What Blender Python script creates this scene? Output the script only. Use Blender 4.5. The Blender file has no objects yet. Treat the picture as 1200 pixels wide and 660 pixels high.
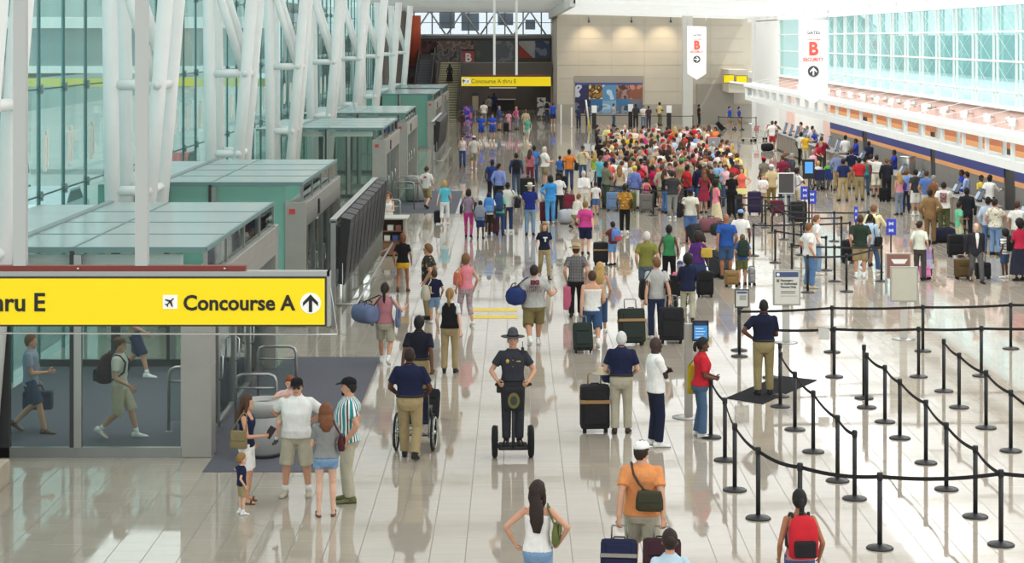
import bpy, bmesh, math, random
import numpy as np
from mathutils import Vector, Matrix, Quaternion
random.seed(7)
rng = np.random.default_rng(7)
SC = bpy.context.scene
COL = SC.collection
TMP = bpy.data.scenes.new('work'); TVL = TMP.view_layers[0]     # small scratch scene for evaluating modifiers, removed at the end
def evaluated(ob):
    TMP.collection.objects.link(ob); TVL.update(); dg = TVL.depsgraph; dg.update()
    me = bpy.data.meshes.new_from_object(ob.evaluated_get(dg)); TMP.collection.objects.unlink(ob); return me
PI = math.pi
# ------------------------------------------------------------------ camera model of the photograph (1200 x 660)
F, CX, HY, HC = 2300.0, 604.0, 45.0, 6.7
def at(px, py, Y):                      # point seen at a pixel, at depth Y
    return Vector(((px-CX)*Y/F, Y, HC-(py-HY)*Y/F))
def gp(px, py, z=0.0):                  # point seen at a pixel, at height z
    Y = F*(HC-z)/(py-HY)
    return Vector(((px-CX)*Y/F, Y, z))
# ------------------------------------------------------------------ materials
MATS = {}
def srgb(c):
    if isinstance(c, str):
        c = c.lstrip('#'); c = tuple(int(c[i:i+2], 16)/255 for i in (0, 2, 4))
    return tuple((v/12.92 if v <= .04045 else ((v+.055)/1.055)**2.4) for v in c[:3])
def new_mat(name):
    m = bpy.data.materials.new(name); m.use_nodes = True
    nt = m.node_tree; b = nt.nodes['Principled BSDF']
    return m, nt, b
def mat(col, rough=.6, metal=0., spec=.5, noise=.0, scale=8., name=None, emit=0.):
    key = ('m', col, rough, metal, spec, noise, scale, emit)
    if key in MATS: return MATS[key]
    m, nt, b = new_mat(name or 'surface')
    c = srgb(col)
    b.inputs['Base Color'].default_value = (*c, 1)
    b.inputs['Roughness'].default_value = rough
    b.inputs['Metallic'].default_value = metal
    b.inputs['Specular IOR Level'].default_value = spec
    if emit:
        b.inputs['Emission Color'].default_value = (*c, 1); b.inputs['Emission Strength'].default_value = emit
    if noise:
        tc = nt.nodes.new('ShaderNodeTexCoord'); n = nt.nodes.new('ShaderNodeTexNoise')
        n.inputs['Scale'].default_value = scale; n.inputs['Detail'].default_value = 3
        nt.links.new(tc.outputs['Object'], n.inputs['Vector'])
        r = nt.nodes.new('ShaderNodeMapRange')
        r.inputs['From Min'].default_value = .3; r.inputs['From Max'].default_value = .7
        r.inputs['To Min'].default_value = 1-noise; r.inputs['To Max'].default_value = 1+noise*.6
        nt.links.new(n.outputs['Fac'], r.inputs['Value'])
        v = nt.nodes.new('ShaderNodeMix'); v.data_type = 'RGBA'; v.blend_type = 'MULTIPLY'
        v.inputs[0].default_value = 1; v.inputs[6].default_value = (*c, 1)
        nt.links.new(r.outputs['Result'], v.inputs[7]); nt.links.new(v.outputs[2], b.inputs['Base Color'])
    MATS[key] = m
    return m
def wrinkle(m):                          # soft folds in cloth
    nt = m.node_tree; b = nt.nodes['Principled BSDF']; N, L = nt.nodes.new, nt.links.new
    tc = N('ShaderNodeTexCoord'); mp = N('ShaderNodeMapping'); mp.inputs['Scale'].default_value = (1, 1, .55); mp.inputs['Rotation'].default_value = (.5, .35, 0)
    n = N('ShaderNodeTexNoise'); n.inputs['Scale'].default_value = 11; n.inputs['Detail'].default_value = 2; n.inputs['Distortion'].default_value = .8
    L(tc.outputs['Object'], mp.inputs[0]); L(mp.outputs[0], n.inputs['Vector'])
    bp = N('ShaderNodeBump'); bp.inputs['Strength'].default_value = .55; bp.inputs['Distance'].default_value = .035; L(n.outputs['Fac'], bp.inputs['Height']); L(bp.outputs[0], b.inputs['Normal'])
def fabric(col, pattern=None, col2=None, col3=None, scale=1.):
    """cloth: plain, stripe, hstripe, plaid, floral, print"""
    key = ('f', col, pattern, col2, col3, scale)
    if key in MATS: return MATS[key]
    if pattern is None:
        m = mat(col, .9, 0, .15, .09, 9, name='cloth'); MATS[key] = m; wrinkle(m); return m
    m, nt, b = new_mat('cloth'); L = nt.links.new; N = nt.nodes.new
    b.inputs['Roughness'].default_value = .9; b.inputs['Specular IOR Level'].default_value = .15
    tc = N('ShaderNodeTexCoord'); c1 = (*srgb(col), 1); c2 = (*srgb(col2), 1); c3 = (*srgb(col3 or col2), 1)
    def ramp(src, stops):
        r = N('ShaderNodeValToRGB'); r.color_ramp.interpolation = 'CONSTANT'
        e = r.color_ramp.elements; e[0].position = stops[0][0]; e[0].color = stops[0][1]; e[1].position = stops[1][0]; e[1].color = stops[1][1]
        for p, c in stops[2:]:
            q = e.new(p); q.color = c
        L(src, r.inputs['Fac']); return r.outputs['Color']
    def frac(axis, freq):
        s = N('ShaderNodeSeparateXYZ'); L(tc.outputs['Object'], s.inputs[0])
        mu = N('ShaderNodeMath'); mu.operation = 'MULTIPLY'; mu.inputs[1].default_value = freq
        if axis == 'XY':
            ad = N('ShaderNodeMath'); ad.operation = 'ARCTAN2'; L(s.outputs['X'], ad.inputs[0]); L(s.outputs['Y'], ad.inputs[1]); L(ad.outputs[0], mu.inputs[0]); mu.inputs[1].default_value = freq*.17
        else: L(s.outputs[axis], mu.inputs[0])
        f = N('ShaderNodeMath'); f.operation = 'FRACT'; L(mu.outputs[0], f.inputs[0]); return f.outputs[0]
    if pattern == 'stripe':
        out = ramp(frac('XY', 13*scale), [(0, c1), (.35, c2), (.55, c3), (.75, c2)])
    elif pattern == 'hstripe':
        out = ramp(frac('Z', 13*scale), [(0, c1), (.5, c2), (.75, c3)])
    elif pattern == 'plaid':
        a = ramp(frac('XY', 16*scale), [(0, c1), (.5, c2)]); z = ramp(frac('Z', 16*scale), [(0, c1), (.5, c3)])
        mx = N('ShaderNodeMix'); mx.data_type = 'RGBA'; mx.inputs[0].default_value = .5; L(a, mx.inputs[6]); L(z, mx.inputs[7]); out = mx.outputs[2]
    else:
        v = N('ShaderNodeTexNoise'); v.inputs['Scale'].default_value = (16 if pattern == 'floral' else 8)*scale; v.inputs['Detail'].default_value = 1.5
        L(tc.outputs['Object'], v.inputs['Vector'])
        out = ramp(v.outputs['Fac'], [(0, c1), (.5, c2), (.58, c3)] if pattern == 'floral' else [(0, c1), (.55, c2), (.64, c3)])
    L(out, b.inputs['Base Color']); MATS[key] = m; wrinkle(m)
    return m
# ------------------------------------------------------------------ mesh building
class MB:
    """collects shapes for ONE mesh object"""
    def __init__(s): s.v = []; s.f = []; s.mi = []; s.sm = []
    def add(s, verts, faces, mi=0, smooth=False):
        o = len(s.v); s.v.extend([tuple(p) for p in verts]); s.f.extend([tuple(i+o for i in f) for f in faces])
        s.mi.extend([mi]*len(faces)); s.sm.extend([smooth]*len(faces)); return s
    def box(s, x0, x1, y0, y1, z0, z1, mi=0, bev=0.):
        if bev > 0:
            bm = bmesh.new(); bmesh.ops.create_cube(bm, size=1)
            for v in bm.verts: v.co = Vector(((x0+x1)/2+v.co.x*(x1-x0), (y0+y1)/2+v.co.y*(y1-y0), (z0+z1)/2+v.co.z*(z1-z0)))
            bmesh.ops.bevel(bm, geom=bm.edges[:], offset=bev, segments=2, affect='EDGES', profile=.6)
            bm.verts.index_update(); vs = [v.co.copy() for v in bm.verts]; fs = [[v.index for v in f.verts] for f in bm.faces]; bm.free()
            return s.add(vs, fs, mi)
        v = [(x, y, z) for z in (z0, z1) for y in (y0, y1) for x in (x0, x1)]
        return s.add(v, [(0,2,3,1),(4,5,7,6),(0,1,5,4),(2,6,7,3),(0,4,6,2),(1,3,7,5)], mi)
    def tube(s, pts, r, n=8, mi=0, cap=True, closed=False):
        pts = [Vector(p) for p in pts]
        rs = [r]*len(pts) if isinstance(r, (int, float)) else list(r)
        t0 = (pts[1]-pts[0]).normalized(); ref = Vector((0, 0, 1)) if abs(t0.z) < .9 else Vector((0, 1, 0))
        u = t0.cross(ref).normalized(); rings = []; pt = t0
        for i, p in enumerate(pts):
            a = pts[i-1] if i or closed else p; b = pts[(i+1) % len(pts)] if i < len(pts)-1 or closed else p
            t = (b-a).normalized(); q = pt.rotation_difference(t); u = (q @ u).normalized(); pt = t; w = t.cross(u)
            rings.append([p+(u*math.cos(2*PI*k/n)+w*math.sin(2*PI*k/n))*rs[i] for k in range(n)])
        vs = [c for rg in rings for c in rg]; fs = []; m = len(pts)
        for i in range(m if closed else m-1):
            j = (i+1) % m
            for k in range(n):
                fs.append((i*n+k, i*n+(k+1) % n, j*n+(k+1) % n, j*n+k))
        if cap and not closed: fs += [tuple(range(n))[::-1], tuple((m-1)*n+k for k in range(n))]
        return s.add(vs, fs, mi, True)
    def lathe(s, prof, c=(0, 0, 0), n=20, mi=0, axis='Z', smooth=True):
        vs = []; fs = []
        for r, z in prof:
            for k in range(n):
                a = 2*PI*k/n; x, y = r*math.cos(a), r*math.sin(a)
                p = (x, y, z) if axis == 'Z' else ((z, x, y) if axis == 'X' else (x, z, y))
                vs.append((p[0]+c[0], p[1]+c[1], p[2]+c[2]))
        for i in range(len(prof)-1):
            for k in range(n): fs.append((i*n+k, i*n+(k+1) % n, (i+1)*n+(k+1) % n, (i+1)*n+k))
        fs += [tuple(range(n))[::-1], tuple((len(prof)-1)*n+k for k in range(n))]
        return s.add(vs, fs, mi, smooth)
    def prism(s, poly, axis, a, b, mi=0):
        """extrude 2-D poly along axis between a and b; poly in the two other axes in xyz order"""
        def p3(p, t): return {'X': (t, p[0], p[1]), 'Y': (p[0], t, p[1]), 'Z': (p[0], p[1], t)}[axis]
        n = len(poly); vs = [p3(p, a) for p in poly]+[p3(p, b) for p in poly]
        fs = [tuple(range(n)), tuple(range(n, 2*n))[::-1]]+[(i, (i+1) % n, n+(i+1) % n, n+i) for i in range(n)]
        return s.add(vs, fs, mi)
    def loft(s, rings, mi=0, cap=True, smooth=True):
        n = len(rings[0]); vs = [p for r in rings for p in r]; fs = []
        for i in range(len(rings)-1):
            for k in range(n): fs.append((i*n+k, i*n+(k+1) % n, (i+1)*n+(k+1) % n, (i+1)*n+k))
        if cap: fs += [tuple(range(n))[::-1], tuple((len(rings)-1)*n+k for k in range(n))]
        return s.add(vs, fs, mi, smooth)
    def ell(s, c, r, n=10, m=7, mi=0, R=None):
        vs = []; fs = []; c = Vector(c)
        for i in range(m+1):
            th = PI*i/m
            for k in range(n):
                a = 2*PI*k/n; p = Vector((r[0]*math.sin(th)*math.cos(a), r[1]*math.sin(th)*math.sin(a), -r[2]*math.cos(th)))
                vs.append(c+(R @ p if R else p))
        for i in range(m):
            for k in range(n): fs.append((i*n+k, i*n+(k+1) % n, (i+1)*n+(k+1) % n, (i+1)*n+k))
        return s.add(vs, fs, mi, True)
    def mesh(s, name, mats=()):
        me = bpy.data.meshes.new(name); me.from_pydata(s.v, [], s.f)
        for m in mats: me.materials.append(m)
        if s.f:
            me.polygons.foreach_set('material_index', np.array(s.mi, dtype=np.int32))
            me.polygons.foreach_set('use_smooth', np.array(s.sm, dtype=bool))
        me.update(); return me
    def build(s, name, m, parent=None, loc=None, kind=None, fix=True):
        ms = m if isinstance(m, (list, tuple)) else [m]
        me = s.mesh(name, ms)
        if fix:
            bm = bmesh.new(); bm.from_mesh(me); bmesh.ops.recalc_face_normals(bm, faces=bm.faces[:]); bm.to_mesh(me); bm.free()
        o = bpy.data.objects.new(name, me); COL.objects.link(o)
        if parent: o.parent = parent
        if loc is not None: o.location = loc
        if kind: o['kind'] = kind
        return o
def tag(o, label=None, cat=None, group=None, kind=None):
    if label: o['label'] = label
    if cat: o['category'] = cat
    if group: o['group'] = group
    if kind: o['kind'] = kind
    return o
def thing(name, label, cat, loc=(0, 0, 0), rz=0., group=None):
    o = bpy.data.objects.new(name, None); COL.objects.link(o); o.empty_display_size = .1
    o.location = loc; o.rotation_euler = (0, 0, rz); return tag(o, label, cat, group)
def dup(root, loc, rz, label=None, group=None, scale=None):
    r = root.copy(); COL.objects.link(r); r.location = loc; r.rotation_euler = (0, 0, rz)
    if label: r['label'] = label
    if group: r['group'] = group
    if scale: r.scale = scale
    for ch in list(root.children):
        c = ch.copy(); COL.objects.link(c); c.parent = r
        for g in list(ch.children):
            d = g.copy(); COL.objects.link(d); d.parent = c
    return r
def text_mesh(txt, size, depth=.004, font_scale_x=1., bold=0.0, align='LEFT'):
    cu = bpy.data.curves.new('t', 'FONT'); cu.body = txt; cu.size = size; cu.extrude = depth; cu.align_x = align; cu.align_y = 'CENTER'; cu.offset = bold
    cu.resolution_u = 3
    ob = bpy.data.objects.new('t', cu); me = evaluated(ob)
    bpy.data.objects.remove(ob); bpy.data.curves.remove(cu)
    vs = [v.co.copy() for v in me.vertices]; fs = [tuple(p.vertices) for p in me.polygons]; bpy.data.meshes.remove(me)
    for v in vs: v.x *= font_scale_x
    return vs, fs
def add_text(mb, txt, size, x, y, z, mi=0, sx=1., bold=0., align='LEFT', depth=.004, face='cam', ry=None):
    """upright lettering facing the camera side (-Y) at (x,y,z)"""
    vs, fs = text_mesh(txt, size, depth, sx, bold, align)
    mb.add([(x+v.x, y-v.z, z+v.y) for v in vs], fs, mi)
# shared materials
STEEL = mat('#a9a9a4', .32, .85, .5, .06, 3, 'brushed_steel')
STEEL_L = mat('#a5a199', .42, .45, .5, .06, 2, 'steel_cladding')
BLACK = mat('#19181a', .5, 0, .4, name='black_plastic')
BLACKM = mat('#232223', .38, .3, .5, name='black_metal')
RUBBER = mat('#151516', .75, 0, .2, name='rubber')
WHITE = mat('#f2f2ef', .45, 0, .4, .03, 2, 'white_paint')
CHROME = mat('#c9c9c6', .2, .95, .5, name='chrome')
# ------------------------------------------------------------------ people
PAL = {'white': '#f1efea', 'cream': '#e8dfc8', 'light grey': '#b9b9b6', 'grey': '#8f8f8c', 'charcoal': '#3d3d40', 'black': '#17171a', 'navy': '#1b2140',
 'dark blue': '#1c2c66', 'blue': '#3b64a8', 'royal blue': '#2746b4', 'bright blue': '#2f8fd8', 'sky blue': '#8fb6e0', 'pale blue': '#bccbe2', 'light blue': '#86a6d8', 'turquoise': '#62c0d4',
 'denim': '#3f5d86', 'light denim': '#7f9fc0', 'dark denim': '#2b3a58', 'khaki': '#a8946c', 'tan': '#b99f76', 'beige': '#cdbfa3', 'stone': '#b9b29c', 'brown': '#5f4530', 'dark brown': '#38281f',
 'olive': '#686a3e', 'grey green': '#5b6250', 'dark green': '#243a2c', 'green': '#3d8a56', 'bright green': '#5fc23c', 'mint': '#7cc8a4', 'lime': '#a3bf4e', 'moss': '#84833f', 'teal': '#2e8f96',
 'red': '#c42a33', 'crimson': '#c02455', 'maroon': '#6e2335', 'pink': '#e58a96', 'pale pink': '#efc3c6', 'hot pink': '#e0409a', 'coral': '#f0705c', 'orange': '#e8823a', 'yellow': '#efcf3d', 'pale yellow': '#efe09a',
 'gold': '#b98632', 'purple': '#5a2f78', 'lilac': '#b3a3d8', 'magenta': '#c93a86', 'salmon': '#e79a86', 'dusty pink': '#c07f86', 'peach': '#e8b592'}
SKIN = ['#e2b49a', '#cf9a7c', '#a9714f', '#5e3a28', '#3e2820']
HAIRC = {'black': '#15110f', 'dark brown': '#2b1c13', 'brown': '#4d3220', 'light brown': '#7a5535', 'blonde': '#c39c5c', 'dark blonde': '#96713f', 'red': '#8a4523', 'grey': '#9a9893', 'white': '#d9d6cf', 'auburn': '#7a4a2c'}
def skin_mat(i):
    return mat(SKIN[i], .55, 0, .35, .05, 20, name='skin')
TABM = [(.78,.120,.080),(.86,.166,.108),(.93,.172,.114),(1.02,.156,.106),(1.10,.154,.106),(1.20,.164,.114),(1.30,.180,.118),(1.37,.182,.110),(1.42,.150,.096),(1.455,.104,.080),(1.485,.068,.064),(1.53,.058,.058)]
TABF = [(.78,.125,.085),(.86,.176,.118),(.93,.180,.120),(1.02,.150,.102),(1.10,.133,.095),(1.20,.145,.106),(1.29,.158,.122),(1.36,.158,.106),(1.41,.134,.088),(1.45,.090,.072),(1.478,.060,.056),(1.53,.050,.052)]
def sm(t): t = max(0., min(1., t)); return t*t*(3-2*t)
def axis_ring(c, u, w, a, b, n, e=2.0):
    out = []
    for k in range(n):
        t = 2*PI*k/n; ct, st = math.cos(t), math.sin(t)
        out.append(c+u*(a*math.copysign(abs(ct)**(2/e), ct))+w*(b*math.copysign(abs(st)**(2/e), st)))
    return out
def limb(mb, pts, rs, n=10, mi=0, sub=1):
    P = [Vector(p) for p in pts]
    mb.tube(P, rs, n, mi)
def remesh(mb, vox, smooth=2):
    me = mb.mesh('t'); bm = bmesh.new(); bm.from_mesh(me); bmesh.ops.recalc_face_normals(bm, faces=bm.faces[:]); bm.to_mesh(me); bm.free()
    ob = bpy.data.objects.new('t', me)
    m = ob.modifiers.new('r', 'REMESH'); m.mode = 'VOXEL'; m.voxel_size = vox; m.adaptivity = vox*.15
    if smooth:
        s = ob.modifiers.new('s', 'SMOOTH'); s.factor = .5; s.iterations = smooth
    r = evaluated(ob)
    bpy.data.objects.remove(ob); bpy.data.meshes.remove(me)
    co = np.empty(len(r.vertices)*3, dtype=np.float32); r.vertices.foreach_get('co', co)
    vs = co.reshape(-1, 3).tolist(); nl = len(r.loops); lv = np.empty(nl, dtype=np.int32); r.loops.foreach_get('vertex_index', lv); ls = np.empty(len(r.polygons), dtype=np.int32); r.polygons.foreach_get('loop_start', ls)
    lv = lv.tolist(); ls = ls.tolist()+[nl]; fs = [lv[ls[i]:ls[i+1]] for i in range(len(ls)-1)]; bpy.data.meshes.remove(r)
    out = MB(); out.add(vs, fs, 0, True); return out
ARMS = {  # wrist (outward, forward, height), elbow hint (outward, forward, up)
 'down': ((.245, .03, .905), (.4, -1, 0)), 'swingf': ((.215, .24, .97), (.4, -1, -.2)), 'swingb': ((.245, -.20, .93), (.5, -1, 0)),
 'hip': ((.195, .05, 1.03), (1, -.55, .1)), 'cross': ((-.10, .19, 1.21), (1, .0, -.9)), 'front': ((.09, .30, 1.10), (.5, -.4, -1)),
 'pull': ((.265, -.24, .85), (.5, -1, 0)), 'push': ((.21, .36, 1.02), (.6, -.5, -1)), 'strap': ((.12, .15, 1.36), (.8, 0, -1)),
 'phone': ((.13, .10, 1.56), (.9, .3, -.6)), 'reach': ((.20, .46, 1.20), (.6, -.2, -1)), 'out': ((.46, .22, 1.16), (.3, -.6, -1)),
 'lap': ((.14, .30, 1.06), (.7, -.5, -.6)), 'back': ((.06, -.19, 1.02), (1, -.4, 0)), 'carry': ((.235, .04, .92), (.4, -1, 0)), 'read': ((.07, .30, 1.18), (.8, -.2, -1)),
 'hug': ((.05, .30, 1.42), (.8, .2, -.3)), 'rail': ((.10, .40, 1.05), (.6, -.3, -1)), 'up': ((.30, .25, 1.70), (.8, .3, -.2)), 'lean': ((.30, .40, .98), (.7, -.6, 0))}
def hair_shell(mb, kind, hs, R, org, rough, n=18, m=12):
    """cap of hair around the skull; vertices outside the hair zone are sunk into the head"""
    thick = {'buzz': .003, 'short': .013, 'thin': .004, 'curly': .05, 'afro': .075, 'long': .017, 'bob': .022, 'pony': .010, 'bun': .010, 'ring': .010, 'wavy': .026}.get(kind, .012)
    c = Vector((0, 0, .118)); vs = []; fs = []
    for i in range(m+1):
        th = PI*i/m
        for k in range(n):
            a = 2*PI*k/n; d = Vector((math.sin(th)*math.cos(a), math.sin(th)*math.sin(a), math.cos(th)))
            p = Vector((d.x*.079, d.y*.100-.002, d.z*.117))
            z = p.z+.118
            fy = d.y
            line = .178 if fy > .62 else (.178-(.62-fy)/.5*.085 if fy > .12 else .093-(.12-fy)/.6*.07)
            if kind in ('afro', 'curly'): line -= .015
            if kind in ('long', 'bob', 'wavy') and fy < .35: line -= .075
            inz = sm((z-line)/.022+.5)
            if kind == 'ring' and z > .185+(.02 if fy < -.5 else 0): inz = 0
            if kind == 'ring' and fy > .35: inz = 0
            t = thick*(1+rough*(random.random()-.5))
            f = 1-.10*(1-inz); q = Vector((p.x*f, p.y*f, p.z*f))+d*t*inz
            vs.append(org+R @ ((q+c)*hs))
    for i in range(m):
        for k in range(n): fs.append((i*n+k, (i+1)*n+k, (i+1)*n+(k+1) % n, i*n+(k+1) % n))
    mb.add(vs, fs, 0, True)
PEOPLE = []
def person(px, py, face=0., H=1.72, sex='m', top=('tee', 'white'), bot=('trousers', 'khaki'), hair=('short', 'brown'), skin=1, arms=('down', 'down'),
           legs='stand', lean=0., head=(0., 0.), hat=None, girth=1., shoes='black', label=None, hd=False, q=None, loc=None, z0=0., hipz=None, glasses=None,
           belt=None, group=None, sd=None, beard=None, socks=None, build=1., twist=0., sand=False, tie=None, bare=False):
    s = H/1.75
    if loc is None:
        loc = gp(px, py, H*.925) if hd else gp(px, py, 0.)
        loc.z = 0.
    loc = Vector(loc); loc.z = z0
    sc = F/max(loc.y, .1)
    q = q or ('near' if sc > 46 else 'mid' if sc > 29 else 'far')
    vox = {'near': .0115, 'mid': .017, 'far': .026}[q]/max(s, .45)
    nr = {'near': 14, 'mid': 12, 'far': 9}[q]
    female = sex == 'f'; kid = H < 1.4
    hs = 1.0 if not kid else min(1.55, 1.0+(1.4-H)*.75)     # head size relative to body scale
    TAB = TABF if female and not kid else TABM
    aw = (.86 if female else 1.)*(1+.5*(girth-1)); lw = (.95 if female else 1.)*(1+.45*(girth-1)); ex = hs if kid else 1.
    hip0 = .93
    # ---- legs
    LEG = {'stand': ((.11, .02, 0), (.11, -.02, 0)), 'wide': ((.17, .03, 0), (.17, -.03, 0)), 'walkl': ((.10, -.30, .09), (.10, .27, .0)), 'walkr': ((.10, .27, 0.), (.10, -.30, .09)),
           'stepl': ((.10, -.16, .03), (.10, .17, 0)), 'stepr': ((.10, .17, 0), (.10, -.16, .03)), 'sit': ((.12, .47, .0), (.12, .44, .0)), 'together': ((.07, .03, 0), (.07, 0, 0)),
           'back1': ((.10, .02, 0), (.12, -.28, .12)), 'dangle': ((.20, .20, .30), (.20, .20, .30)), 'squat': ((.13, .12, 0), (.13, -.12, .04))}
    lg = LEG[legs] if isinstance(legs, str) else legs      # right, left: (outward, forward, lift)
    TH, SH, AK = .43, .425, .08
    if hipz is None:
        hz = hip0+.005
        for (o, f, l) in lg:
            r = TH+SH-.004
            d2 = r*r-f*f-(o-.09)**2
            hz = min(hz, (math.sqrt(max(d2, .05))+AK+l) if l < .02 or True else hz)
        if legs == 'squat': hz = .55
    else: hz = hipz
    drop = hz-hip0
    def T(p, zz=None):                       # torso-space point (standing coords, hip at .93) to posed body space
        p = Vector(p); a = lean*sm((p.z-.88)/.16); piv = Vector((0, 0, .95))
        d = p-piv; ca, sa = math.cos(-a), math.sin(-a)
        if twist:
            tw = twist*sm((p.z-.95)/.4); d = Vector((d.x*math.cos(tw)-d.y*math.sin(tw), d.x*math.sin(tw)+d.y*math.cos(tw), d.z))
        return piv+Vector((d.x, d.y*ca-d.z*sa, d.y*sa+d.z*ca))+Vector((0, 0, drop))
    def trow(z):
        for i in range(len(TAB)-1):
            if TAB[i][0] <= z <= TAB[i+1][0]:
                t = (z-TAB[i][0])/(TAB[i+1][0]-TAB[i][0]); a, b = TAB[i], TAB[i+1]
                w, d = a[1]+(b[1]-a[1])*t, a[2]+(b[2]-a[2])*t
                break
        else:
            w, d = (TAB[0][1:] if z < TAB[0][0] else TAB[-1][1:])
        g = 1+(girth-1)*(1 if z < 1.38 else max(.25, 1-(z-1.38)*8))*(1.0); cy = (girth-1)*.16*sm((z-.85)/.15)*sm((1.35-z)/.15)
        if female and not kid: cy += .014*sm((z-1.18)/.08)*sm((1.38-z)/.08)
        return w*g*build, d*(1+(g-1)*1.35), cy
    def tring(z, ew=0., ed=None, n=None, wmul=1.):
        w, d, cy = trow(z); ed = ew if ed is None else ed
        c = T((0, cy, z)); u = (T((.1, cy, z))-T((0, cy, z))).normalized(); v = (T((0, cy+.1, z))-T((0, cy, z))).normalized()
        return axis_ring(c, u, v, w*wmul+ew, d+ed, n or nr+4, 2.3)
    shw = (.158 if female and not kid else .178)*(1+.35*(girth-1))*build
    J = {}
    for side, sg in (('R', 1), ('L', -1)):
        k = 0 if side == 'R' else 1
        a = arms[k]; w, hint = (ARMS[a] if isinstance(a, str) else a)
        S = T((sg*shw, -.005, 1.385)); W = T((sg*w[0], w[1], w[2]))
        U, FA = .30, .265
        D = W-S; L = D.length
        if L > (U+FA)*.995: W = S+D*((U+FA)*.995/L); D = W-S; L = D.length
        if L < .16: W = S+D*(.16/max(L, .01)); D = W-S; L = D.length
        x = (U*U-FA*FA+L*L)/(2*L); h = math.sqrt(max(U*U-x*x, 0.)); dn = D/L
        hv = Vector((sg*hint[0], hint[1], hint[2])); hv = (hv-dn*hv.dot(dn)).normalized()
        E = S+dn*x+hv*h
        o, f, l = lg[k]
        hp = Vector((sg*.092*(1+.3*(girth-1)), 0, hz)); an = Vector((sg*o, f, AK+l))
        D = an-hp; L = D.length
        if L > (TH+SH)*.998: an = hp+D*((TH+SH)*.998/L); D = an-hp; L = D.length
        x = (TH*TH-SH*SH+L*L)/(2*L); h = math.sqrt(max(TH*TH-x*x, 0.)); dn = D/L
        hv = Vector((sg*.12, 1, .1)); hv = (hv-dn*hv.dot(dn)).normalized()
        J[side] = dict(S=S, E=E, W=W, hip=hp, knee=hp+dn*x+hv*h, ank=an, lift=l, grip=(a in ('pull', 'push', 'carry', 'rail', 'strap')) if isinstance(a, str) else True)
    # ---- head frame
    org = T((0, .006, 1.505))
    la = lean*.45+head[1]
    R = Matrix.Rotation(head[0], 3, 'Z') @ Matrix.Rotation(-la, 3, 'X')
    hsz = hs*1.02
    def hp_(p): return org+R @ (Vector(p)*hsz)
    B = MB()
    B.loft([tring(z, -.008) for z in (.805, .84, .88, .93, .98, 1.03, 1.10, 1.17, 1.24, 1.30, 1.35, 1.39, 1.425, 1.455, 1.485, 1.52)])
    B.ell(hp_((0, -.004, .118)), (.077*hsz, .097*hsz, .115*hsz), 14, 10, R=R)
    B.ell(hp_((0, .026, .052)), (.058*hsz, .062*hsz, .066*hsz), 12, 8, R=R)
    B.ell(hp_((0, .076, .008)), (.026*hsz, .020*hsz, .020*hsz), 8, 6, R=R)
    if q != 'far':
        B.ell(hp_((0, .092, .080)), (.0135*hsz, .024*hsz, .027*hsz), 8, 6, R=R)
        B.ell(hp_((0, .078, .128)), (.050*hsz, .018*hsz, .012*hsz), 8, 6, R=R)
        for sg in (1, -1): B.ell(hp_((sg*.079, -.006, .092)), (.011*hsz, .021*hsz, .032*hsz), 8, 6, R=R)
    else:
        B.ell(hp_((0, .092, .080)), (.018*hsz, .026*hsz, .030*hsz), 8, 6, R=R)
        for sg in (1, -1): B.ell(hp_((sg*.078, -.006, .092)), (.016*hsz, .022*hsz, .032*hsz), 6, 5, R=R)
    nk = (.052 if female else .060)*(1 if not kid else .9)*(1+.3*(girth-1))
    B.tube([T((0, -.012, 1.43)), T((0, -.006, 1.50)), hp_((0, -.012, .06))], [nk*1.15, nk, nk*.98], nr)
    isl = MB()
    for side, sg in (('R', 1), ('L', -1)):
        j = J[side]; S, E, W = j['S'], j['E'], j['W']
        B.ell(S, (.054*aw, .054*aw, .056*aw), 10, 7)
        B.tube([S, S.lerp(E, .35), S.lerp(E, .7), E], [.052*aw, .049*aw, .042*aw, .038*aw], nr)
        B.tube([E, E.lerp(W, .3), E.lerp(W, .7), W], [.038*aw, .040*aw, .032*aw, .0265*aw], nr)
        B.ell(E, (.038*aw,)*3, 8, 6)
        h, kn, an = j['hip'], j['knee'], j['ank']
        B.ell(h+Vector((0, -.005, -.03)), (.090*lw, .098*lw, .11), 10, 7)
        B.tube([h, h.lerp(kn, .35), h.lerp(kn, .75), kn], [.090*lw, .080*lw, .062*lw, .056*lw], nr)
        B.ell(kn, (.056*lw,)*3, 8, 6)
        bk = Vector((0, -.012, 0))
        B.tube([kn, kn.lerp(an, .28)+bk, kn.lerp(an, .65), an], [.055*lw, .058*lw, .043*lw, .036*lw], nr)
        ft = math.radians(8)*sg; fd = Vector((math.sin(ft), math.cos(ft), -.55*min(1., j['lift']/.09) if j['lift'] > .02 and hipz is None else 0)).normalized()
        j['fd'] = fd
        B.tube([an-fd*.03+Vector((0, 0, -.03)), an+fd*.08+Vector((0, 0, -.045)), an+fd*.16+Vector((0, 0, -.055))], [.036, .034, .022], 8)
        # hand
        d = (W-E).normalized()
        if isinstance(arms[0 if sg == 1 else 1], str) and arms[0 if sg == 1 else 1] in ('down', 'swingf', 'swingb', 'pull', 'carry'): d = (d+Vector((0, 0, -.6))).normalized()
        inw = T((0, .06, 1.12))-W; inw = (inw-d*inw.dot(d))
        inw = inw.normalized() if inw.length > .01 else d.orthogonal().normalized()
        wv = d.cross(inw).normalized()
        if wv.dot(Vector((0, 1, .6))) < 0: wv = -wv
        hsc = (.92 if female else 1.)*(1.12 if kid else 1.)
        j['grab'] = W+d*.09*hsc+inw*.02
        rr = [axis_ring(W+d*(t*hsc), wv, inw, a*hsc, b*hsc, 10) for t, a, b in ((-.01, .026, .021), (.025, .036, .018), (.06, .041, .017), (.085, .040, .015), (.095, .034, .011))]
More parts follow.
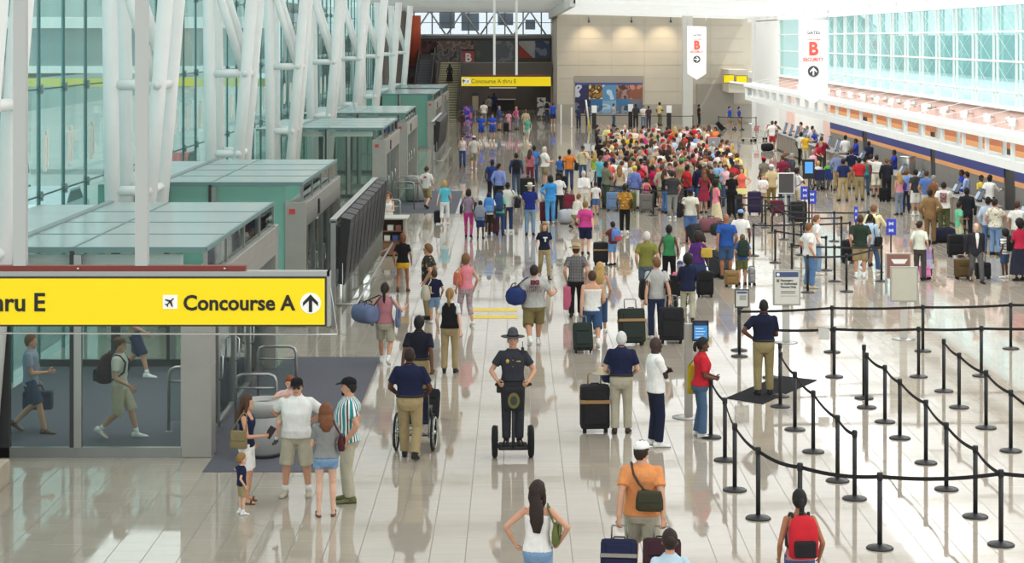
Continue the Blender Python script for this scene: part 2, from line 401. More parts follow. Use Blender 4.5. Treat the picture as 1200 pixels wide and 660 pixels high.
        B.loft(rr)
        curl = 1.15 if j['grip'] else .38
        for fi, (off, ln) in enumerate(((.030, .068), (.010, .076), (-.010, .071), (-.029, .055))):
            base = W+d*(.082*hsc)+wv*(off*hsc); pts = [base]; ang = curl*.35
            for sgm, fr in enumerate((.46, .31, .23)):
                ang += curl*(.35 if sgm == 0 else .75)
                pts.append(pts[-1]+(d*math.cos(ang)+inw*math.sin(ang))*(ln*fr*hsc))
            isl.tube(pts, [.0098*hsc, .0092*hsc, .0084*hsc, .0065*hsc], 6 if q == 'near' else 4)
        tb = W+d*(.028*hsc)+wv*(.026*hsc)
        isl.tube([tb, tb+(d*.55+wv*.75+inw*.25)*(.036*hsc), tb+(d*.95+wv*.78+inw*.6)*(.052*hsc), tb+(d*1.35+wv*.7+inw*.85)*(.058*hsc)], [.0125*hsc, .0115*hsc, .010*hsc, .0075*hsc], 6 if q == 'near' else 4)
    RM = remesh(B, vox, 2)
    RM.add(isl.v, isl.f, 0, True)
    # face details as further islands of the body mesh
    for sg in (1, -1):
        RM.ell(hp_((sg*.030, .0825, .106)), (.0115*hsz, .0065*hsz, .0065*hsz), 8, 5, 1 if q != 'far' else 2, R)
        if q != 'far': RM.ell(hp_((sg*.030, .0875, .106)), (.0055*hsz, .0030*hsz, .0058*hsz), 6, 4, 2, R)
        RM.ell(hp_((sg*.032, .0935, .1265)), (.017*hsz, .004*hsz, .0035*hsz), 6, 4, 3, R)
    RM.ell(hp_((0, .085, .040)), (.022*hsz, .007*hsz, .0065*hsz), 8, 5, 4, R)
    hc = HAIRC.get(hair[1], '#2b1c13')
    sk = skin_mat(skin)
    lip = mat({0: '#b8685f', 1: '#a85d52', 2: '#84483c', 3: '#4c2a22', 4: '#3a201b'}[skin], .5, 0, .3, name='lips')
    for c in (RM, isl): pass
    def fin(mb): mb.v = (np.array([tuple(p) for p in mb.v], dtype=np.float64)*s).tolist(); return mb
    t0, tcol = top[0], top[1]
    root = thing('person', None, 'person', loc, face, group)
    fin(RM).build('body', [sk, mat('#c9c0b8', .4, 0, .3, name='eye_white'), mat('#1d1512', .3, 0, .5, name='iris'), mat(hc, .8, 0, .2, name='brow'), lip], root, fix=False)
    # ---- hair
    hk = hair[0]
    hm = mat(hc, .62, 0, .3, .22, 40, name='hair')
    if hk != 'bald':
        Hm = MB(); hair_shell(Hm, hk, hsz, R, org, {'near': .5, 'mid': .4, 'far': .3}[q] if hk not in ('afro', 'curly') else .25, 18 if q != 'far' else 12, 12 if q != 'far' else 9)
        ln = hair[2] if len(hair) > 2 else None
        if hk in ('long', 'wavy'):
            L = ln or .30; e = .012 if hk == 'wavy' else .0
            rr = []
            for i in range(9):
                t = i/8; z = .17-(L+.10)*t
                c = T((0, -.085-.025*sm((t-.25)*3)-(girth-1)*.03, 1.505+z*hsz)) if t > .35 else hp_((0, -.062-.03*t, z))
                wd = (.074+.028*sm(t*2)-.045*sm((t-.7)*3.2))*hsz+e*math.sin(i*2.3); dp = (.045+.008*t-.03*sm((t-.75)*4))*hsz
                rr.append(axis_ring(c, R @ Vector((1, 0, 0)), R @ Vector((0, 1, 0)), wd, dp, 12))
            Hm.loft(rr)
            for sg in (1, -1):
                Hm.tube([hp_((sg*.072, .012, .15)), hp_((sg*.086, .012, .07)), hp_((sg*.094, .0, -.01)), hp_((sg*.085, -.02, -.07))], [.020*hsz, .026*hsz, .026*hsz, .012*hsz], 8)
        elif hk == 'bob':
            rr = []
            for i in range(6):
                t = i/5; rr.append(axis_ring(hp_((0, -.040-.006*t, .15-.15*t)), R @ Vector((1, 0, 0)), R @ Vector((0, 1, 0)), (.086+.016*sm(t*1.5)-.02*sm((t-.8)*5))*hsz, (.066-.02*sm((t-.75)*4))*hsz, 12))
            Hm.loft(rr)
        elif hk == 'pony':
            L = ln or .26
            Hm.tube([hp_((0, -.085, .15)), hp_((0, -.128, .13)), hp_((0, -.140, .06)), hp_((0, -.130, .06-L*.6)), hp_((0, -.118, .08-L))], [.022, .030*hsz, .032*hsz, .027*hsz, .008], 9)
        elif hk == 'bun':
            Hm.ell(hp_((0, -.115, .14)), (.045*hsz, .042*hsz, .045*hsz), 12, 8, R=R)
        fin(Hm).build('hair', hm, root, fix=False)
    if beard:
        Bm = MB(); Bm.ell(hp_((0, .076, .012)), (.038*hsz, .026*hsz, .026*hsz), 10, 7, R=R)
        if beard != 'goatee':
            for sg in (1, -1): Bm.ell(hp_((sg*.05, .04, .03)), (.018*hsz, .045*hsz, .036*hsz), 8, 6, R=R)
        fin(Bm).build('beard', mat(HAIRC.get(hair[1]), .8, 0, .2, name='hair'), root)
    if glasses:
        Gm = MB()
        for sg in (1, -1):
            Gm.ell(hp_((sg*.033, .098, .106)), (.024*hsz, .005, .018*hsz), 10, 6, R=R); Gm.tube([hp_((sg*.056, .09, .108)), hp_((sg*.083, .0, .108))], .003, 5)
        Gm.tube([hp_((-.01, .101, .108)), hp_((.01, .101, .108))], .003, 5)
        if glasses == 'onhead':
            Gm.v = [tuple(Vector(p)+R @ Vector((0, -.055, .098))) for p in Gm.v]
        fin(Gm).build('sunglasses', mat('#141416', .2, 0, .6, name='dark_lens'), root)
    # ---- top
    near = q == 'near'; cn = nr+4
    def cloth(mb, v=None): return remesh(mb, v or vox*1.05, 2) if q != 'far' else mb
    pat = dict(zip(('pattern', 'col2', 'col3', 'scale'), top[2:])) if len(top) > 2 else {}
    for kk in ('col2', 'col3'):
        if kk in pat: pat[kk] = PAL.get(pat[kk], pat[kk])
    tm = fabric(PAL.get(tcol, tcol), **pat)
    tuck = belt is not None or t0.endswith('_in')
    kind = t0.replace('_in', '')
    long_ = kind in ('shirt', 'jacket', 'suit', 'sweater', 'cardigan', 'blouse3')
    hem = {'jacket': .82, 'suit': .79, 'long': .72, 'tunic': .70, 'crop': 1.06}.get(kind, .87 if not female else .91)
    if tuck: hem = .985
    if kind != 'none':
        M = MB(); ea = {'suit': .024, 'jacket': .030, 'sweater': .022}.get(kind, .015 if not female else .011)
        if kid: ea += .006
        if kind in ('tank', 'vest', 'cami'):
            zz = [hem, hem+.05, 1.0, 1.06, 1.12, 1.19, 1.26, 1.31, 1.345]
            zz = [z for z in zz if z >= hem]
            rr = [tring(z, ea*.8, None, cn) for z in zz]
            M.loft(rr)
            for sg in (1, -1):
                xo = .105 if kind == 'vest' else .085
                if kind == 'cami': xo = .075
                wd = .044 if kind == 'vest' else .036 if kind == 'tank' else .011
                pts = [T((sg*xo, .085+(.02 if female else .0), 1.31)), T((sg*xo*.98, .062, 1.385)), T((sg*xo*.92, .0, 1.452)), T((sg*xo*.95, -.070, 1.400)), T((sg*xo, -.098, 1.31))]
                M.loft([axis_ring(p, Vector((1, 0, 0)), Vector((0, .6, .6)), wd, .026, 8) for p in pts])
            fin(cloth(M, vox*.9)).build('vest' if kind == 'vest' else 'tank_top', tm, root, fix=q == 'far')
        else:
            zz = [z for z in (.70, .74, .79, .82, .87, .91, .985, 1.03, 1.10, 1.17, 1.24, 1.30, 1.35, 1.39) if z > hem+.015]
            rr = [tring(hem, ea+(.012 if not tuck else .004), None, cn)]+[tring(z, ea+(.010 if tuck and z < 1.1 else .004 if z < 1.0 else 0), None, cn) for z in zz]
            rr += [tring(1.43, ea*.7, None, cn), tring(1.462, .008, None, cn), tring(1.483, .010, None, cn)]
            M.loft(rr)
            sl = {'tee': .62, 'polo': .70, 'tunic': .6, 'crop': .4, 'blouse': .75, 'dress': .45, 'long': .62, 'sleeveless': 0}.get(kind, 1.)
            for side in 'RL':
                j = J[side]; S, E, W = j['S'], j['E'], j['W']
                inn = S.lerp(T((0, 0, 1.38)), .35)
                if long_:
                    M.ell(S+Vector((0, 0, .003)), (.066*aw+ea*.3,)*3, 10, 7); M.tube([inn, S+Vector((0, 0, .004)), S.lerp(E, .5), E, E.lerp(W, .5), E.lerp(W, .96)], [.07*aw, .066*aw+ea*.4, .056*aw+ea*.5, .049*aw+ea*.5, .043*aw+ea*.4, .034*aw+ea*.3], nr)
                elif sl:
                    e = S.lerp(E, sl); fl = .064 if not female else .056; M.ell(S+Vector((0, 0, .003)), (.066*aw, .066*aw, .066*aw), 10, 7)
                    M.tube([inn, S+Vector((0, 0, .004)), S.lerp(E, sl*.5), e], [.07*aw, .068*aw, fl*aw+.004, fl*aw+.004], nr)
                    if sl > .7 and kind == 'blouse': pass
            part = {'tee': 'shirt', 'polo': 'polo_shirt', 'shirt': 'shirt', 'suit': 'suit_jacket', 'jacket': 'jacket', 'sweater': 'sweater', 'dress': 'dress', 'blouse': 'blouse', 'long': 'shirt', 'tunic': 'tunic'}.get(kind, 'shirt')
            fin(cloth(M)).build(part, tm, root, fix=q == 'far')
            if kind == 'suit':
                V = MB(); V.loft([axis_ring(T((0, trow(z)[1]+trow(z)[2]+ea-.004, z)), Vector((1, 0, 0)), Vector((0, 1, 0)), w, .012, 8) for z, w in ((1.02, .012), (1.2, .035), (1.35, .055), (1.44, .05), (1.47, .04))])
                fin(V).build('shirt_front', fabric(PAL['white']), root)
            if kind == 'polo' and q != 'far':
                Cc = MB(); Cc.tube([tuple(T((math.cos(a)*.068, math.sin(a)*.064-.004, 1.488-.018*math.sin(a)))) for a in np.linspace(0, 2*PI, 13)[:-1]], .012, 6, closed=True)
                fin(Cc).build('collar', tm, root)
    # ---- bottoms
    bk_, bc = bot[0], bot[1]
    bp = dict(zip(('pattern', 'col2', 'col3', 'scale'), bot[2:])) if len(bot) > 2 else {}
    for kk in ('col2', 'col3'):
        if kk in bp: bp[kk] = PAL.get(bp[kk], bp[kk])
    bm_ = fabric(PAL.get(bc, bc), **bp)
    def leg_cloth(M, frac, r0, r1, r2):
        for side in 'RL':
            j = J[side]; h, kn, an = j['hip'], j['knee'], j['ank']
            if frac <= 1.0:
                e = h.lerp(kn, frac); M.tube([h+Vector((0, 0, .03)), h.lerp(kn, frac*.5), e], [r0*lw, (r0*.5+r1*.5)*lw, r1*lw], nr)
            else:
                g = frac-1; e = kn.lerp(an, g)
                M.tube([h+Vector((0, 0, .03)), h.lerp(kn, .5), kn, kn.lerp(an, g*.5), e], [r0*lw, (r0+r1)*.5*lw, r1*lw, (r1+r2)*.5*lw, r2*lw], nr)
    if bk_ != 'none':
        M = MB()
        zt = 1.03 if (tuck or kind in ('none', 'tank', 'vest', 'cami', 'crop')) else max(hem+.035, .93)
        ez = .012 if tuck or kind in ('none', 'crop') else .002
        hi = [tring(z, .012 if z < .9 else ez, None, cn) for z in (.775, .80, .84, .88, .93, .97, 1.005, 1.03) if z <= zt+.001]
        if bk_ in ('skirt', 'longskirt', 'dress_skirt', 'mini'):
            ends = {'skirt': .50, 'longskirt': .18, 'dress_skirt': .48, 'mini': .66}[bk_]
            rr = []
            kR, kL = J['R'], J['L']
            for i in range(7):
                t = i/6; z = 1.03+(ends-1.03)*t; zz = z+drop
                if z > .9: rr.append(tring(z, .014 if tuck or kind == 'crop' else .003, None, cn)); continue
                def pt(j):
                    h, k, a = j['hip'], j['knee'], j['ank']
                    return h.lerp(k, (h.z-zz)/(h.z-k.z)) if zz > k.z else k.lerp(a, min(1, (k.z-zz)/(k.z-a.z)))
                a, b = pt(kR), pt(kL); c = (a+b)/2; c.z = zz
                fl = (.03+.08*t)*(1.35 if bk_ == 'longskirt' else 1)
                rr.append(axis_ring(c, Vector((1, 0, 0)), Vector((0, 1, 0)), abs(a.x-b.x)/2+.085*lw+fl*.8, abs(a.y-b.y)/2+.095*lw+fl*.7, cn))
            M.loft(rr); nm = 'skirt'
            fin(cloth(M)).build(nm, bm_, root, fix=q == 'far')
        else:
            M.loft(hi)
            if bk_ == 'trousers': leg_cloth(M, 1.97, .104, .078, .068); nm = 'trousers'
            elif bk_ == 'slim': leg_cloth(M, 1.97, .098, .066, .050); nm = 'trousers'
            elif bk_ == 'jeans': leg_cloth(M, 1.98, .100, .072, .068); nm = 'jeans'
            elif bk_ == 'flare': leg_cloth(M, 1.99, .098, .068, .085); nm = 'jeans'
            elif bk_ == 'shorts': leg_cloth(M, .92, .106, .096, .09); nm = 'shorts'
            elif bk_ == 'cargo': leg_cloth(M, 1.06, .110, .10, .102); nm = 'shorts'
            elif bk_ == 'short': leg_cloth(M, .42, .104, .102, .09); nm = 'shorts'
            elif bk_ == 'capri': leg_cloth(M, 1.55, .098, .074, .07); nm = 'capri_trousers'
            fin(cloth(M)).build(nm, bm_, root, fix=q == 'far')
    if belt:
        M = MB(); M.loft([tring(z, e, None, cn) for z, e in ((.985, .020), (.985, .030), (1.022, .030), (1.022, .020))])
        fin(M).build('belt', mat(PAL.get(belt, belt), .5, 0, .4, name='leather'), root)
    # ---- shoes
    shm = mat(PAL.get(shoes, shoes), .6, 0, .3, name='shoe_leather')
    for side, sg in (('R', 1), ('L', -1)):
        j = J[side]; an, fd = j['ank'], j['fd']; lat = Vector((fd.y, -fd.x, 0)).normalized(); up = lat.cross(fd)
        M = MB()
        prof = [(-.085, .020, .030, .035), (-.07, .034, .050, .060), (-.02, .036, .054, .085), (.04, .040, .042, .070), (.10, .047, .030, .048), (.15, .044, .023, .036), (.185, .026, .016, .024)]
        k_ = .92 if female else 1.05
        if sand:
            for t0_, t1_ in ((-.08, .17),):
                M.loft([axis_ring(an+fd*t*k_+up*(-AK+.012), lat, up, w, .010, 8) for t, w in ((-.085, .022), (-.05, .036), (.05, .038), (.12, .044), (.17, .024))])
            M.loft([axis_ring(an+fd*t+up*(-AK+.045), lat, up, .043, .034, 8) for t in (.09, .115)])
        else:
            M.loft([axis_ring(an+fd*(t*k_)+up*(-AK+h), lat, up, w*k_, h, 10, 2.4) for t, w, h, tp in prof])
            M.tube([an+up*(-.03), an+up*.012], [.046, .043], 10)
        fin(M).build('sandal' if sand else 'shoe', shm, root)
        if socks:
            kn = j['knee']; M = MB(); M.tube([an+(kn-an).normalized()*-.01, an+(kn-an).normalized()*.09], [.040*lw, .042*lw], 10)
            fin(M).build('sock', fabric(PAL.get(socks, socks)), root)
    # ---- hat
    if hat:
        hk, hcol = hat[0], PAL.get(hat[1], hat[1]); fm = fabric(hcol); M = MB()
        X, Yv, Z = R @ Vector((1, 0, 0)), R @ Vector((0, 1, 0)), R @ Vector((0, 0, 1))
        if hk == 'cap':
            rr = [axis_ring(hp_((0, -.004, z)), X, Yv, a*hsz, b*hsz, 16) for z, a, b in ((.150, .088, .108), (.175, .089, .109), (.205, .080, .098), (.228, .058, .072), (.243, .026, .032), (.246, .005, .006))]
            M.loft(rr); fin(M); o = M.build('cap', fm, root)
            M2 = MB(); sg = -1 if len(hat) > 2 and hat[2] == 'back' else 1
            M2.loft([axis_ring(hp_((0, sg*y, z)), X, R @ Vector((0, 0, 1)), w*hsz, .005, 10) for y, z, w in ((.085, .160, .080), (.12, .158, .078), (.155, .150, .060), (.178, .143, .030))])
            fin(M2).build('cap_brim', fabric(PAL.get(hat[3], hat[3])) if len(hat) > 3 else fm, o)
        elif hk in ('straw', 'sun', 'bucket'):
            bw = {'straw': .165, 'sun': .19, 'bucket': .135}[hk]
            rr = [axis_ring(hp_((0, -.004, z)), X, Yv, a*hsz, b*hsz, 18) for z, a, b in ((.150, .086, .106), (.15-.012*(hk == 'bucket'), bw, bw*1.08), (.160, bw, bw*1.08), (.168, .090, .110), (.215, .082, .100), (.262, .070, .085), (.268, .03, .035))]
            M.loft(rr); o = fin(M).build('hat', fm, root)
            if hk == 'straw':
                b = MB(); b.loft([axis_ring(hp_((0, -.004, z)), X, Yv, a*hsz, bb*hsz, 18) for z, a, bb in ((.166, .088, .108), (.168, .0925, .1125), (.192, .088, .108), (.194, .084, .104))]); fin(b).build('hat_band', fabric(PAL['brown']), o)
        elif hk == 'trooper':
            rr = [axis_ring(hp_((0, -.002, z)), X, Yv, a, b, 22) for z, a, b in ((.155, .085, .105), (.150, .10, .12), (.158, .185, .205), (.164, .188, .208), (.168, .10, .12), (.185, .088, .108), (.24, .080, .098), (.275, .066, .082), (.30, .030, .04), (.292, .012, .014))]
            M.loft(rr); o = fin(M).build('campaign_hat', fm, root)
            b = MB(); b.loft([axis_ring(hp_((0, -.002, z)), X, Yv, a, bb, 22) for z, a, bb in ((.169, .095, .115), (.169, .101, .121), (.190, .094, .114), (.190, .086, .106))]); fin(b).build('hat_band', fabric(PAL['black']), o)
    rec = dict(root=root, J=J, s=s, T=T, loc=loc, face=face, H=H, trow=trow, sd=sd, top=top, bot=bot, hair=hair, hat=hat, label=label, group=group, sex=sex, org=org, R=R, q=q, kid=kid, sc=sc)
    rec['W'] = lambda p: loc+Matrix.Rotation(face, 3, 'Z') @ (Vector(p)*s)
    rec['hand'] = lambda side: rec['W'](J[side]['grab'])
    PEOPLE.append(rec)
    if label: root['label'] = label
    return rec
# ------------------------------------------------------------------ the setting
XL, XP, XR, XC = -9.8, -4.95, 18.0, 13.5          # facade, vestibule fronts, ticket wall, light bridge
def nodes(m): return m.node_tree.nodes, m.node_tree.links.new
def glass_mat(name, tint, refl=.25, rough=.02, body=0., bodycol='#8fc4bf'):
    m = bpy.data.materials.new(name); m.use_nodes = True; nt = m.node_tree; nt.nodes.clear(); N, L = nt.nodes.new, nt.links.new
    o = N('ShaderNodeOutputMaterial'); t = N('ShaderNodeBsdfTransparent'); t.inputs['Color'].default_value = (*srgb(tint), 1)
    g = N('ShaderNodeBsdfGlossy'); g.inputs['Roughness'].default_value = rough; g.inputs['Color'].default_value = (.9, 1, .98, 1)
    fr = N('ShaderNodeLayerWeight'); fr.inputs['Blend'].default_value = refl
    mx = N('ShaderNodeMixShader'); L(fr.outputs['Fresnel'], mx.inputs[0]); L(g.outputs[0], mx.inputs[2])
    if body:
        d1 = N('ShaderNodeBsdfDiffuse'); d1.inputs['Color'].default_value = (*srgb(bodycol), 1); d2 = N('ShaderNodeBsdfTranslucent'); d2.inputs['Color'].default_value = (*srgb(bodycol), 1)
        d = N('ShaderNodeMixShader'); d.inputs[0].default_value = .5; L(d1.outputs[0], d.inputs[1]); L(d2.outputs[0], d.inputs[2])
        m2 = N('ShaderNodeMixShader'); m2.inputs[0].default_value = body; L(t.outputs[0], m2.inputs[1]); L(d.outputs[0], m2.inputs[2]); L(m2.outputs[0], mx.inputs[1])
    else: L(t.outputs[0], mx.inputs[1])
    L(mx.outputs[0], o.inputs['Surface']); return m
GL_FAC = glass_mat('facade_glass', '#c6ebe7', .10, .02, .20, '#b4dfdb')
GL_POD = glass_mat('vestibule_glass', '#eef4f2', .12, .02, .03, '#c5d0cd')
GL_TEAL = glass_mat('teal_side_glass', '#c6e6de', .08, .05, .72, '#a9dbcd')
GL_ROOF = glass_mat('frosted_roof_glass', '#eef2f1', .08, .18, .90, '#e0e6e5')
GL_WIN = glass_mat('ticket_hall_glass', '#c3e4e1', .12, .02, .22, '#a9d8d3')
def floor_mat():
    m, nt, b = new_mat('polished_tile'); N, L = nt.nodes.new, nt.links.new
    tc = N('ShaderNodeTexCoord'); sp = N('ShaderNodeSeparateXYZ'); L(tc.outputs['Object'], sp.inputs[0])
    def M(op, a, bb=None, c=None):
        n = N('ShaderNodeMath'); n.operation = op
        for i, x in enumerate((a, bb, c)):
            if x is None: continue
            if isinstance(x, (int, float)): n.inputs[i].default_value = x
            else: L(x, n.inputs[i])
        return n.outputs[0]
    T = .461
    u = M('DIVIDE', M('ADD', sp.outputs['X'], 2.03+100*T), T); fu = M('FRACT', u); iu = M('FLOOR', u)
    off = M('MULTIPLY', M('FRACT', M('MULTIPLY', iu, .37)), 1.0)
    v = M('ADD', M('DIVIDE', sp.outputs['Y'], T), off); fv = M('FRACT', v); iv = M('FLOOR', v)
    du = M('MINIMUM', fu, M('SUBTRACT', 1., fu)); dv = M('MINIMUM', fv, M('SUBTRACT', 1., fv))
    gu = M('LESS_THAN', du, .013); gv = M('LESS_THAN', dv, .012)
    g = M('MAXIMUM', gu, M('MULTIPLY', gv, .55))
    cb = N('ShaderNodeCombineXYZ'); L(iu, cb.inputs[0]); L(iv, cb.inputs[1])
    wn = N('ShaderNodeTexWhiteNoise'); wn.noise_dimensions = '2D'; L(cb.outputs[0], wn.inputs['Vector'])
    ns = N('ShaderNodeTexNoise'); ns.inputs['Scale'].default_value = 1.3; ns.inputs['Detail'].default_value = 6; 
    st = N('ShaderNodeMapping'); st.inputs['Scale'].default_value = (1, 3.2, 1); L(tc.outputs['Object'], st.inputs[0]); L(st.outputs[0], ns.inputs['Vector'])
    val = M('ADD', M('MULTIPLY', wn.outputs['Value'], .10), M('MULTIPLY', ns.outputs['Fac'], .16)); val = M('ADD', val, .84)
    c = N('ShaderNodeMix'); c.data_type = 'RGBA'; c.blend_type = 'MULTIPLY'; c.inputs[0].default_value = 1; c.inputs[6].default_value = (*srgb('#ada293'), 1); L(val, c.inputs[7])
    c2 = N('ShaderNodeMix'); c2.data_type = 'RGBA'; L(M('MULTIPLY', g, .62), c2.inputs[0]); L(c.outputs[2], c2.inputs[6]); c2.inputs[7].default_value = (*srgb('#5d574e'), 1)
    L(c2.outputs[2], b.inputs['Base Color'])
    L(M('ADD', M('ADD', M('MULTIPLY', g, .4), .025), M('MULTIPLY', wn.outputs['Value'], .05)), b.inputs['Roughness'])
    b.inputs['Specular IOR Level'].default_value = .38; b.inputs['IOR'].default_value = 1.5
    bp = N('ShaderNodeBump'); bp.inputs['Strength'].default_value = .022; bp.inputs['Distance'].default_value = .02
    n2 = N('ShaderNodeTexNoise'); n2.inputs['Scale'].default_value = 1.6; n2.inputs['Detail'].default_value = 1; L(tc.outputs['Object'], n2.inputs['Vector'])
    L(M('ADD', n2.outputs['Fac'], M('MULTIPLY', wn.outputs['Value'], .12)), bp.inputs['Height']); L(bp.outputs[0], b.inputs['Normal'])
    return m
def struct(name, mb, m, parent=None):
    o = mb.build(name, m, parent)
    if parent is None: o['kind'] = 'structure'
    return o
FLOOR = struct('floor', MB().box(XL-.3, XR+.4, 6, 186, -.2, 0), floor_mat())
struct('outside_ground', MB().box(-90, XL-.3, 6, 330, -.3, -.02), mat('#a3a49f', .9, 0, .2, .12, .2, 'asphalt'))
# ---- ceiling: white panels on cross ribs
cw = mat('#e4e4e0', .8, 0, .2, name='ceiling_white')
cm = bpy.data.materials.new('luminous_ceiling'); cm.use_nodes = True; _nt = cm.node_tree; _b = _nt.nodes['Principled BSDF']; _b.inputs['Base Color'].default_value = (.8, .8, .78, 1); _b.inputs['Roughness'].default_value = .8
_tl = _nt.nodes.new('ShaderNodeBsdfTranslucent'); _tl.inputs['Color'].default_value = (.9, .9, .88, 1); _mx = _nt.nodes.new('ShaderNodeMixShader'); _mx.inputs[0].default_value = .50
_nt.links.new(_b.outputs[0], _mx.inputs[1]); _nt.links.new(_tl.outputs[0], _mx.inputs[2]); _nt.links.new(_mx.outputs[0], _nt.nodes['Material Output'].inputs['Surface'])
_m = MB(); _m.add([(XL-.3, 6, 9.6), (3, 6, 9.6), (3.2, 6, 9.05), (XR+.3, 6, 8.6), (XL-.3, 186, 9.6), (3, 186, 9.6), (3.2, 186, 9.05), (XR+.3, 186, 8.6)], [(0, 1, 5, 4), (1, 2, 6, 5), (2, 3, 7, 6)])
cm2 = cm.copy(); cm2.node_tree.nodes['Mix Shader'].inputs[0].default_value = .92
_m.mi = [0, 0, 1]
struct('ceiling', _m, [cm, cm2])
sk = MB()
for y in np.arange(8, 106, 7.05): sk.box(XL-.3, 3, y, y+.35, 9.3, 9.6); sk.prism([(3.2, 8.7), (XR, 8.3), (XR, 8.56), (3.2, 9.0)], 'Y', y, y+.35)
struct('trim_6', sk, WHITE)
rb = MB()
for i in range(11):
    y = 108+i*4.6
    rb.prism([(3.2, 8.62), (XR, 8.22), (XR, 8.56), (3.2, 9.02)], 'Y', y, y+.35)
struct('trim_1', rb, WHITE)
rb = MB(); rb.box(XL, 3.2, 176.6, 177.2, 9.15, 9.5); rb.box(3.0, 3.3, 108, 178, 8.45, 9.4)
for x in np.arange(XL+1, 3, 1.6): rb.box(x, x+.12, 120, 177, 9.25, 9.5)
for y in np.arange(112, 176, 6.5): rb.box(XL, 3.0, y, y+.15, 9.0, 9.2)
struct('trim_2', rb, mat('#cfd0cc', .6, 0, .3, name='rib_grey'))
# ---- left glass facade
g = MB()
g.add([(XL, 20, 0), (XL, 150, 0), (XL, 150, 9.55), (XL, 20, 9.55)], [(0, 1, 2, 3)])
W1 = struct('window_1', g, GL_FAC)
fin_m = mat('#2c6e6c', .25, 0, .5, name='glass_fin'); fins = MB(); j = MB(); sp = MB(); pl = MB()
ys = np.arange(22.8, 150, 2.2)
for y in ys:
    fins.box(XL-.05, XL+.02, y-.03, y+.03, 0, 9.5)
    if y < 110:
        for z in (3.45, 5.65, 7.9):
            sp.box(XL, XL+.08, y-.12, y+.12, z-.015, z+.015); sp.box(XL, XL+.08, y-.012, y+.012, z-.10, z+.10)
        pl.box(XL+.08, XL+.15, y-.05, y+.05, 3.95, 4.7, bev=.02); pl.box(XL+.08, XL+.15, y+.12, y+.22, 4.05, 4.8, bev=.02)
for z in (3.45, 5.65, 7.9): j.box(XL-.02, XL+.02, 20, 150, z-.015, z+.015)
struct('glass_fin', fins, fin_m, W1); struct('glass_joint', j, mat('#39605c', .4, .2, .4, name='joint'), W1)
struct('spider_fitting', sp, mat('#8d9a97', .35, .6, .5, name='fitting'), W1); struct('bracket_plate', pl, mat('#e6e4da', .5, .1, .4, name='plate'), W1)
# white sill wall behind the vestibules at the foot of the facade
# ---- right ticket wall
pink = mat('#f4cfc4', .5, 0, .4, .10, 6, 'pink_stone'); navy = mat('#38407c', .5, 0, .3, name='navy_band'); amber = mat('#e0a06a', .5, 0, .3, name='amber_band')
woodw = mat('#b9714a', .5, 0, .3, .10, 3, 'wood_panel'); greyb = mat('#8d8b86', .4, .2, .4, .06, 2, 'grey_bulkhead')
XW = XR
wr = MB(); wr.box(XW, XW+.3, 30, 152, 7.95, 9.0); wr.box(XW, XW+.3, 134, 147, 0, 8.0); struct('wall_right', wr, mat('#fbfaf7', .7, 0, .2, name='white_wall'))
struct('wall_right_stone', MB().box(XW, XW+.3, 30, 134, 3.13, 4.2).box(XW-.05, XW, 126.5, 130, 0, 3.13).box(XW-.05, XW, 112, 114.5, 0, 3.13), pink)
struct('wall_right_panels', MB().box(XW, XW+.3, 30, 112, 2.66, 3.13), woodw)
am = MB(); nv = MB(); gr = MB()
for a, b in ((30, 70.6), (72.2, 84.0), (85, 100.2), (101.6, 112)):
    nv.box(XW-.04, XW, a, b, 1.57, 2.45); am.box(XW-.04, XW, a, b, 1.38, 1.57); am.box(XW-.04, XW, a, b, 2.45, 2.66); gr.box(XW-.02, XW+.02, a, b, 0, 1.38)
struct('wall_right_navy_band', nv, navy); struct('wall_right_amber_band', am, amber); struct('wall_right_bulkhead', gr, greyb)
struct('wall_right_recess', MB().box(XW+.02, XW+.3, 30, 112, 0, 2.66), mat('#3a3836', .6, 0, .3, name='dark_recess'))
struct('wall_right_far', MB().box(XW, XW+.3, 112, 134, 0, 3.13), mat('#e9e7e2', .7, 0, .2, name='white_wall_low'))
g = MB(); g.add([(XW+.05, 30, 4.2), (XW+.05, 134, 4.2), (XW+.05, 134, 7.95), (XW+.05, 30, 7.95)], [(3, 2, 1, 0)])
W2 = struct('window_2', g, GL_WIN)
fr = MB(); cb = MB()
for k in range(20):
    y = 66.7+3.35*k-10.05
    for dy in (-.3, .3): fr.box(XW-.08, XW, y+dy-.035, y+dy+.035, 4.2, 7.95)
    for z0 in (4.74, 5.86, 6.95):
        z1 = {4.74: 5.86, 5.86: 6.95, 6.95: 7.95}[z0]
        cb.tube([(XW-.12, y+.3, z0), (XW-.12, y+3.05, z1)], .007, 4); cb.tube([(XW-.12, y+.3, z1), (XW-.12, y+3.05, z0)], .007, 4)
for z in (4.2, 4.74, 5.86, 6.95, 7.95): fr.box(XW-.09, XW, 30, 134, z-.035, z+.035)
struct('window_frame', fr, mat('#e9e7e6', .45, .1, .4, name='window_frame_white'), W2); struct('window_cable', cb, mat('#dfe7e6', .4, .3, .4, name='cable'), W2)
struct('window_sill', MB().box(XW-.25, XW+.02, 30, 134, 4.12, 4.22), WHITE, W2)
# outside the right windows: pale roof slab and teal building face
struct('outside_terrace', MB().box(XW+.3, XW+30, 20, 170, 3.6, 4.1), mat('#eef0ef', .8, 0, .2, .05, .4, 'pale_roof'))
struct('outside_building', MB().box(XW+14, XW+20, 20, 200, 3.9, 9.5), mat('#9cc4c4', .7, 0, .2, .08, .3, 'pale_block'))
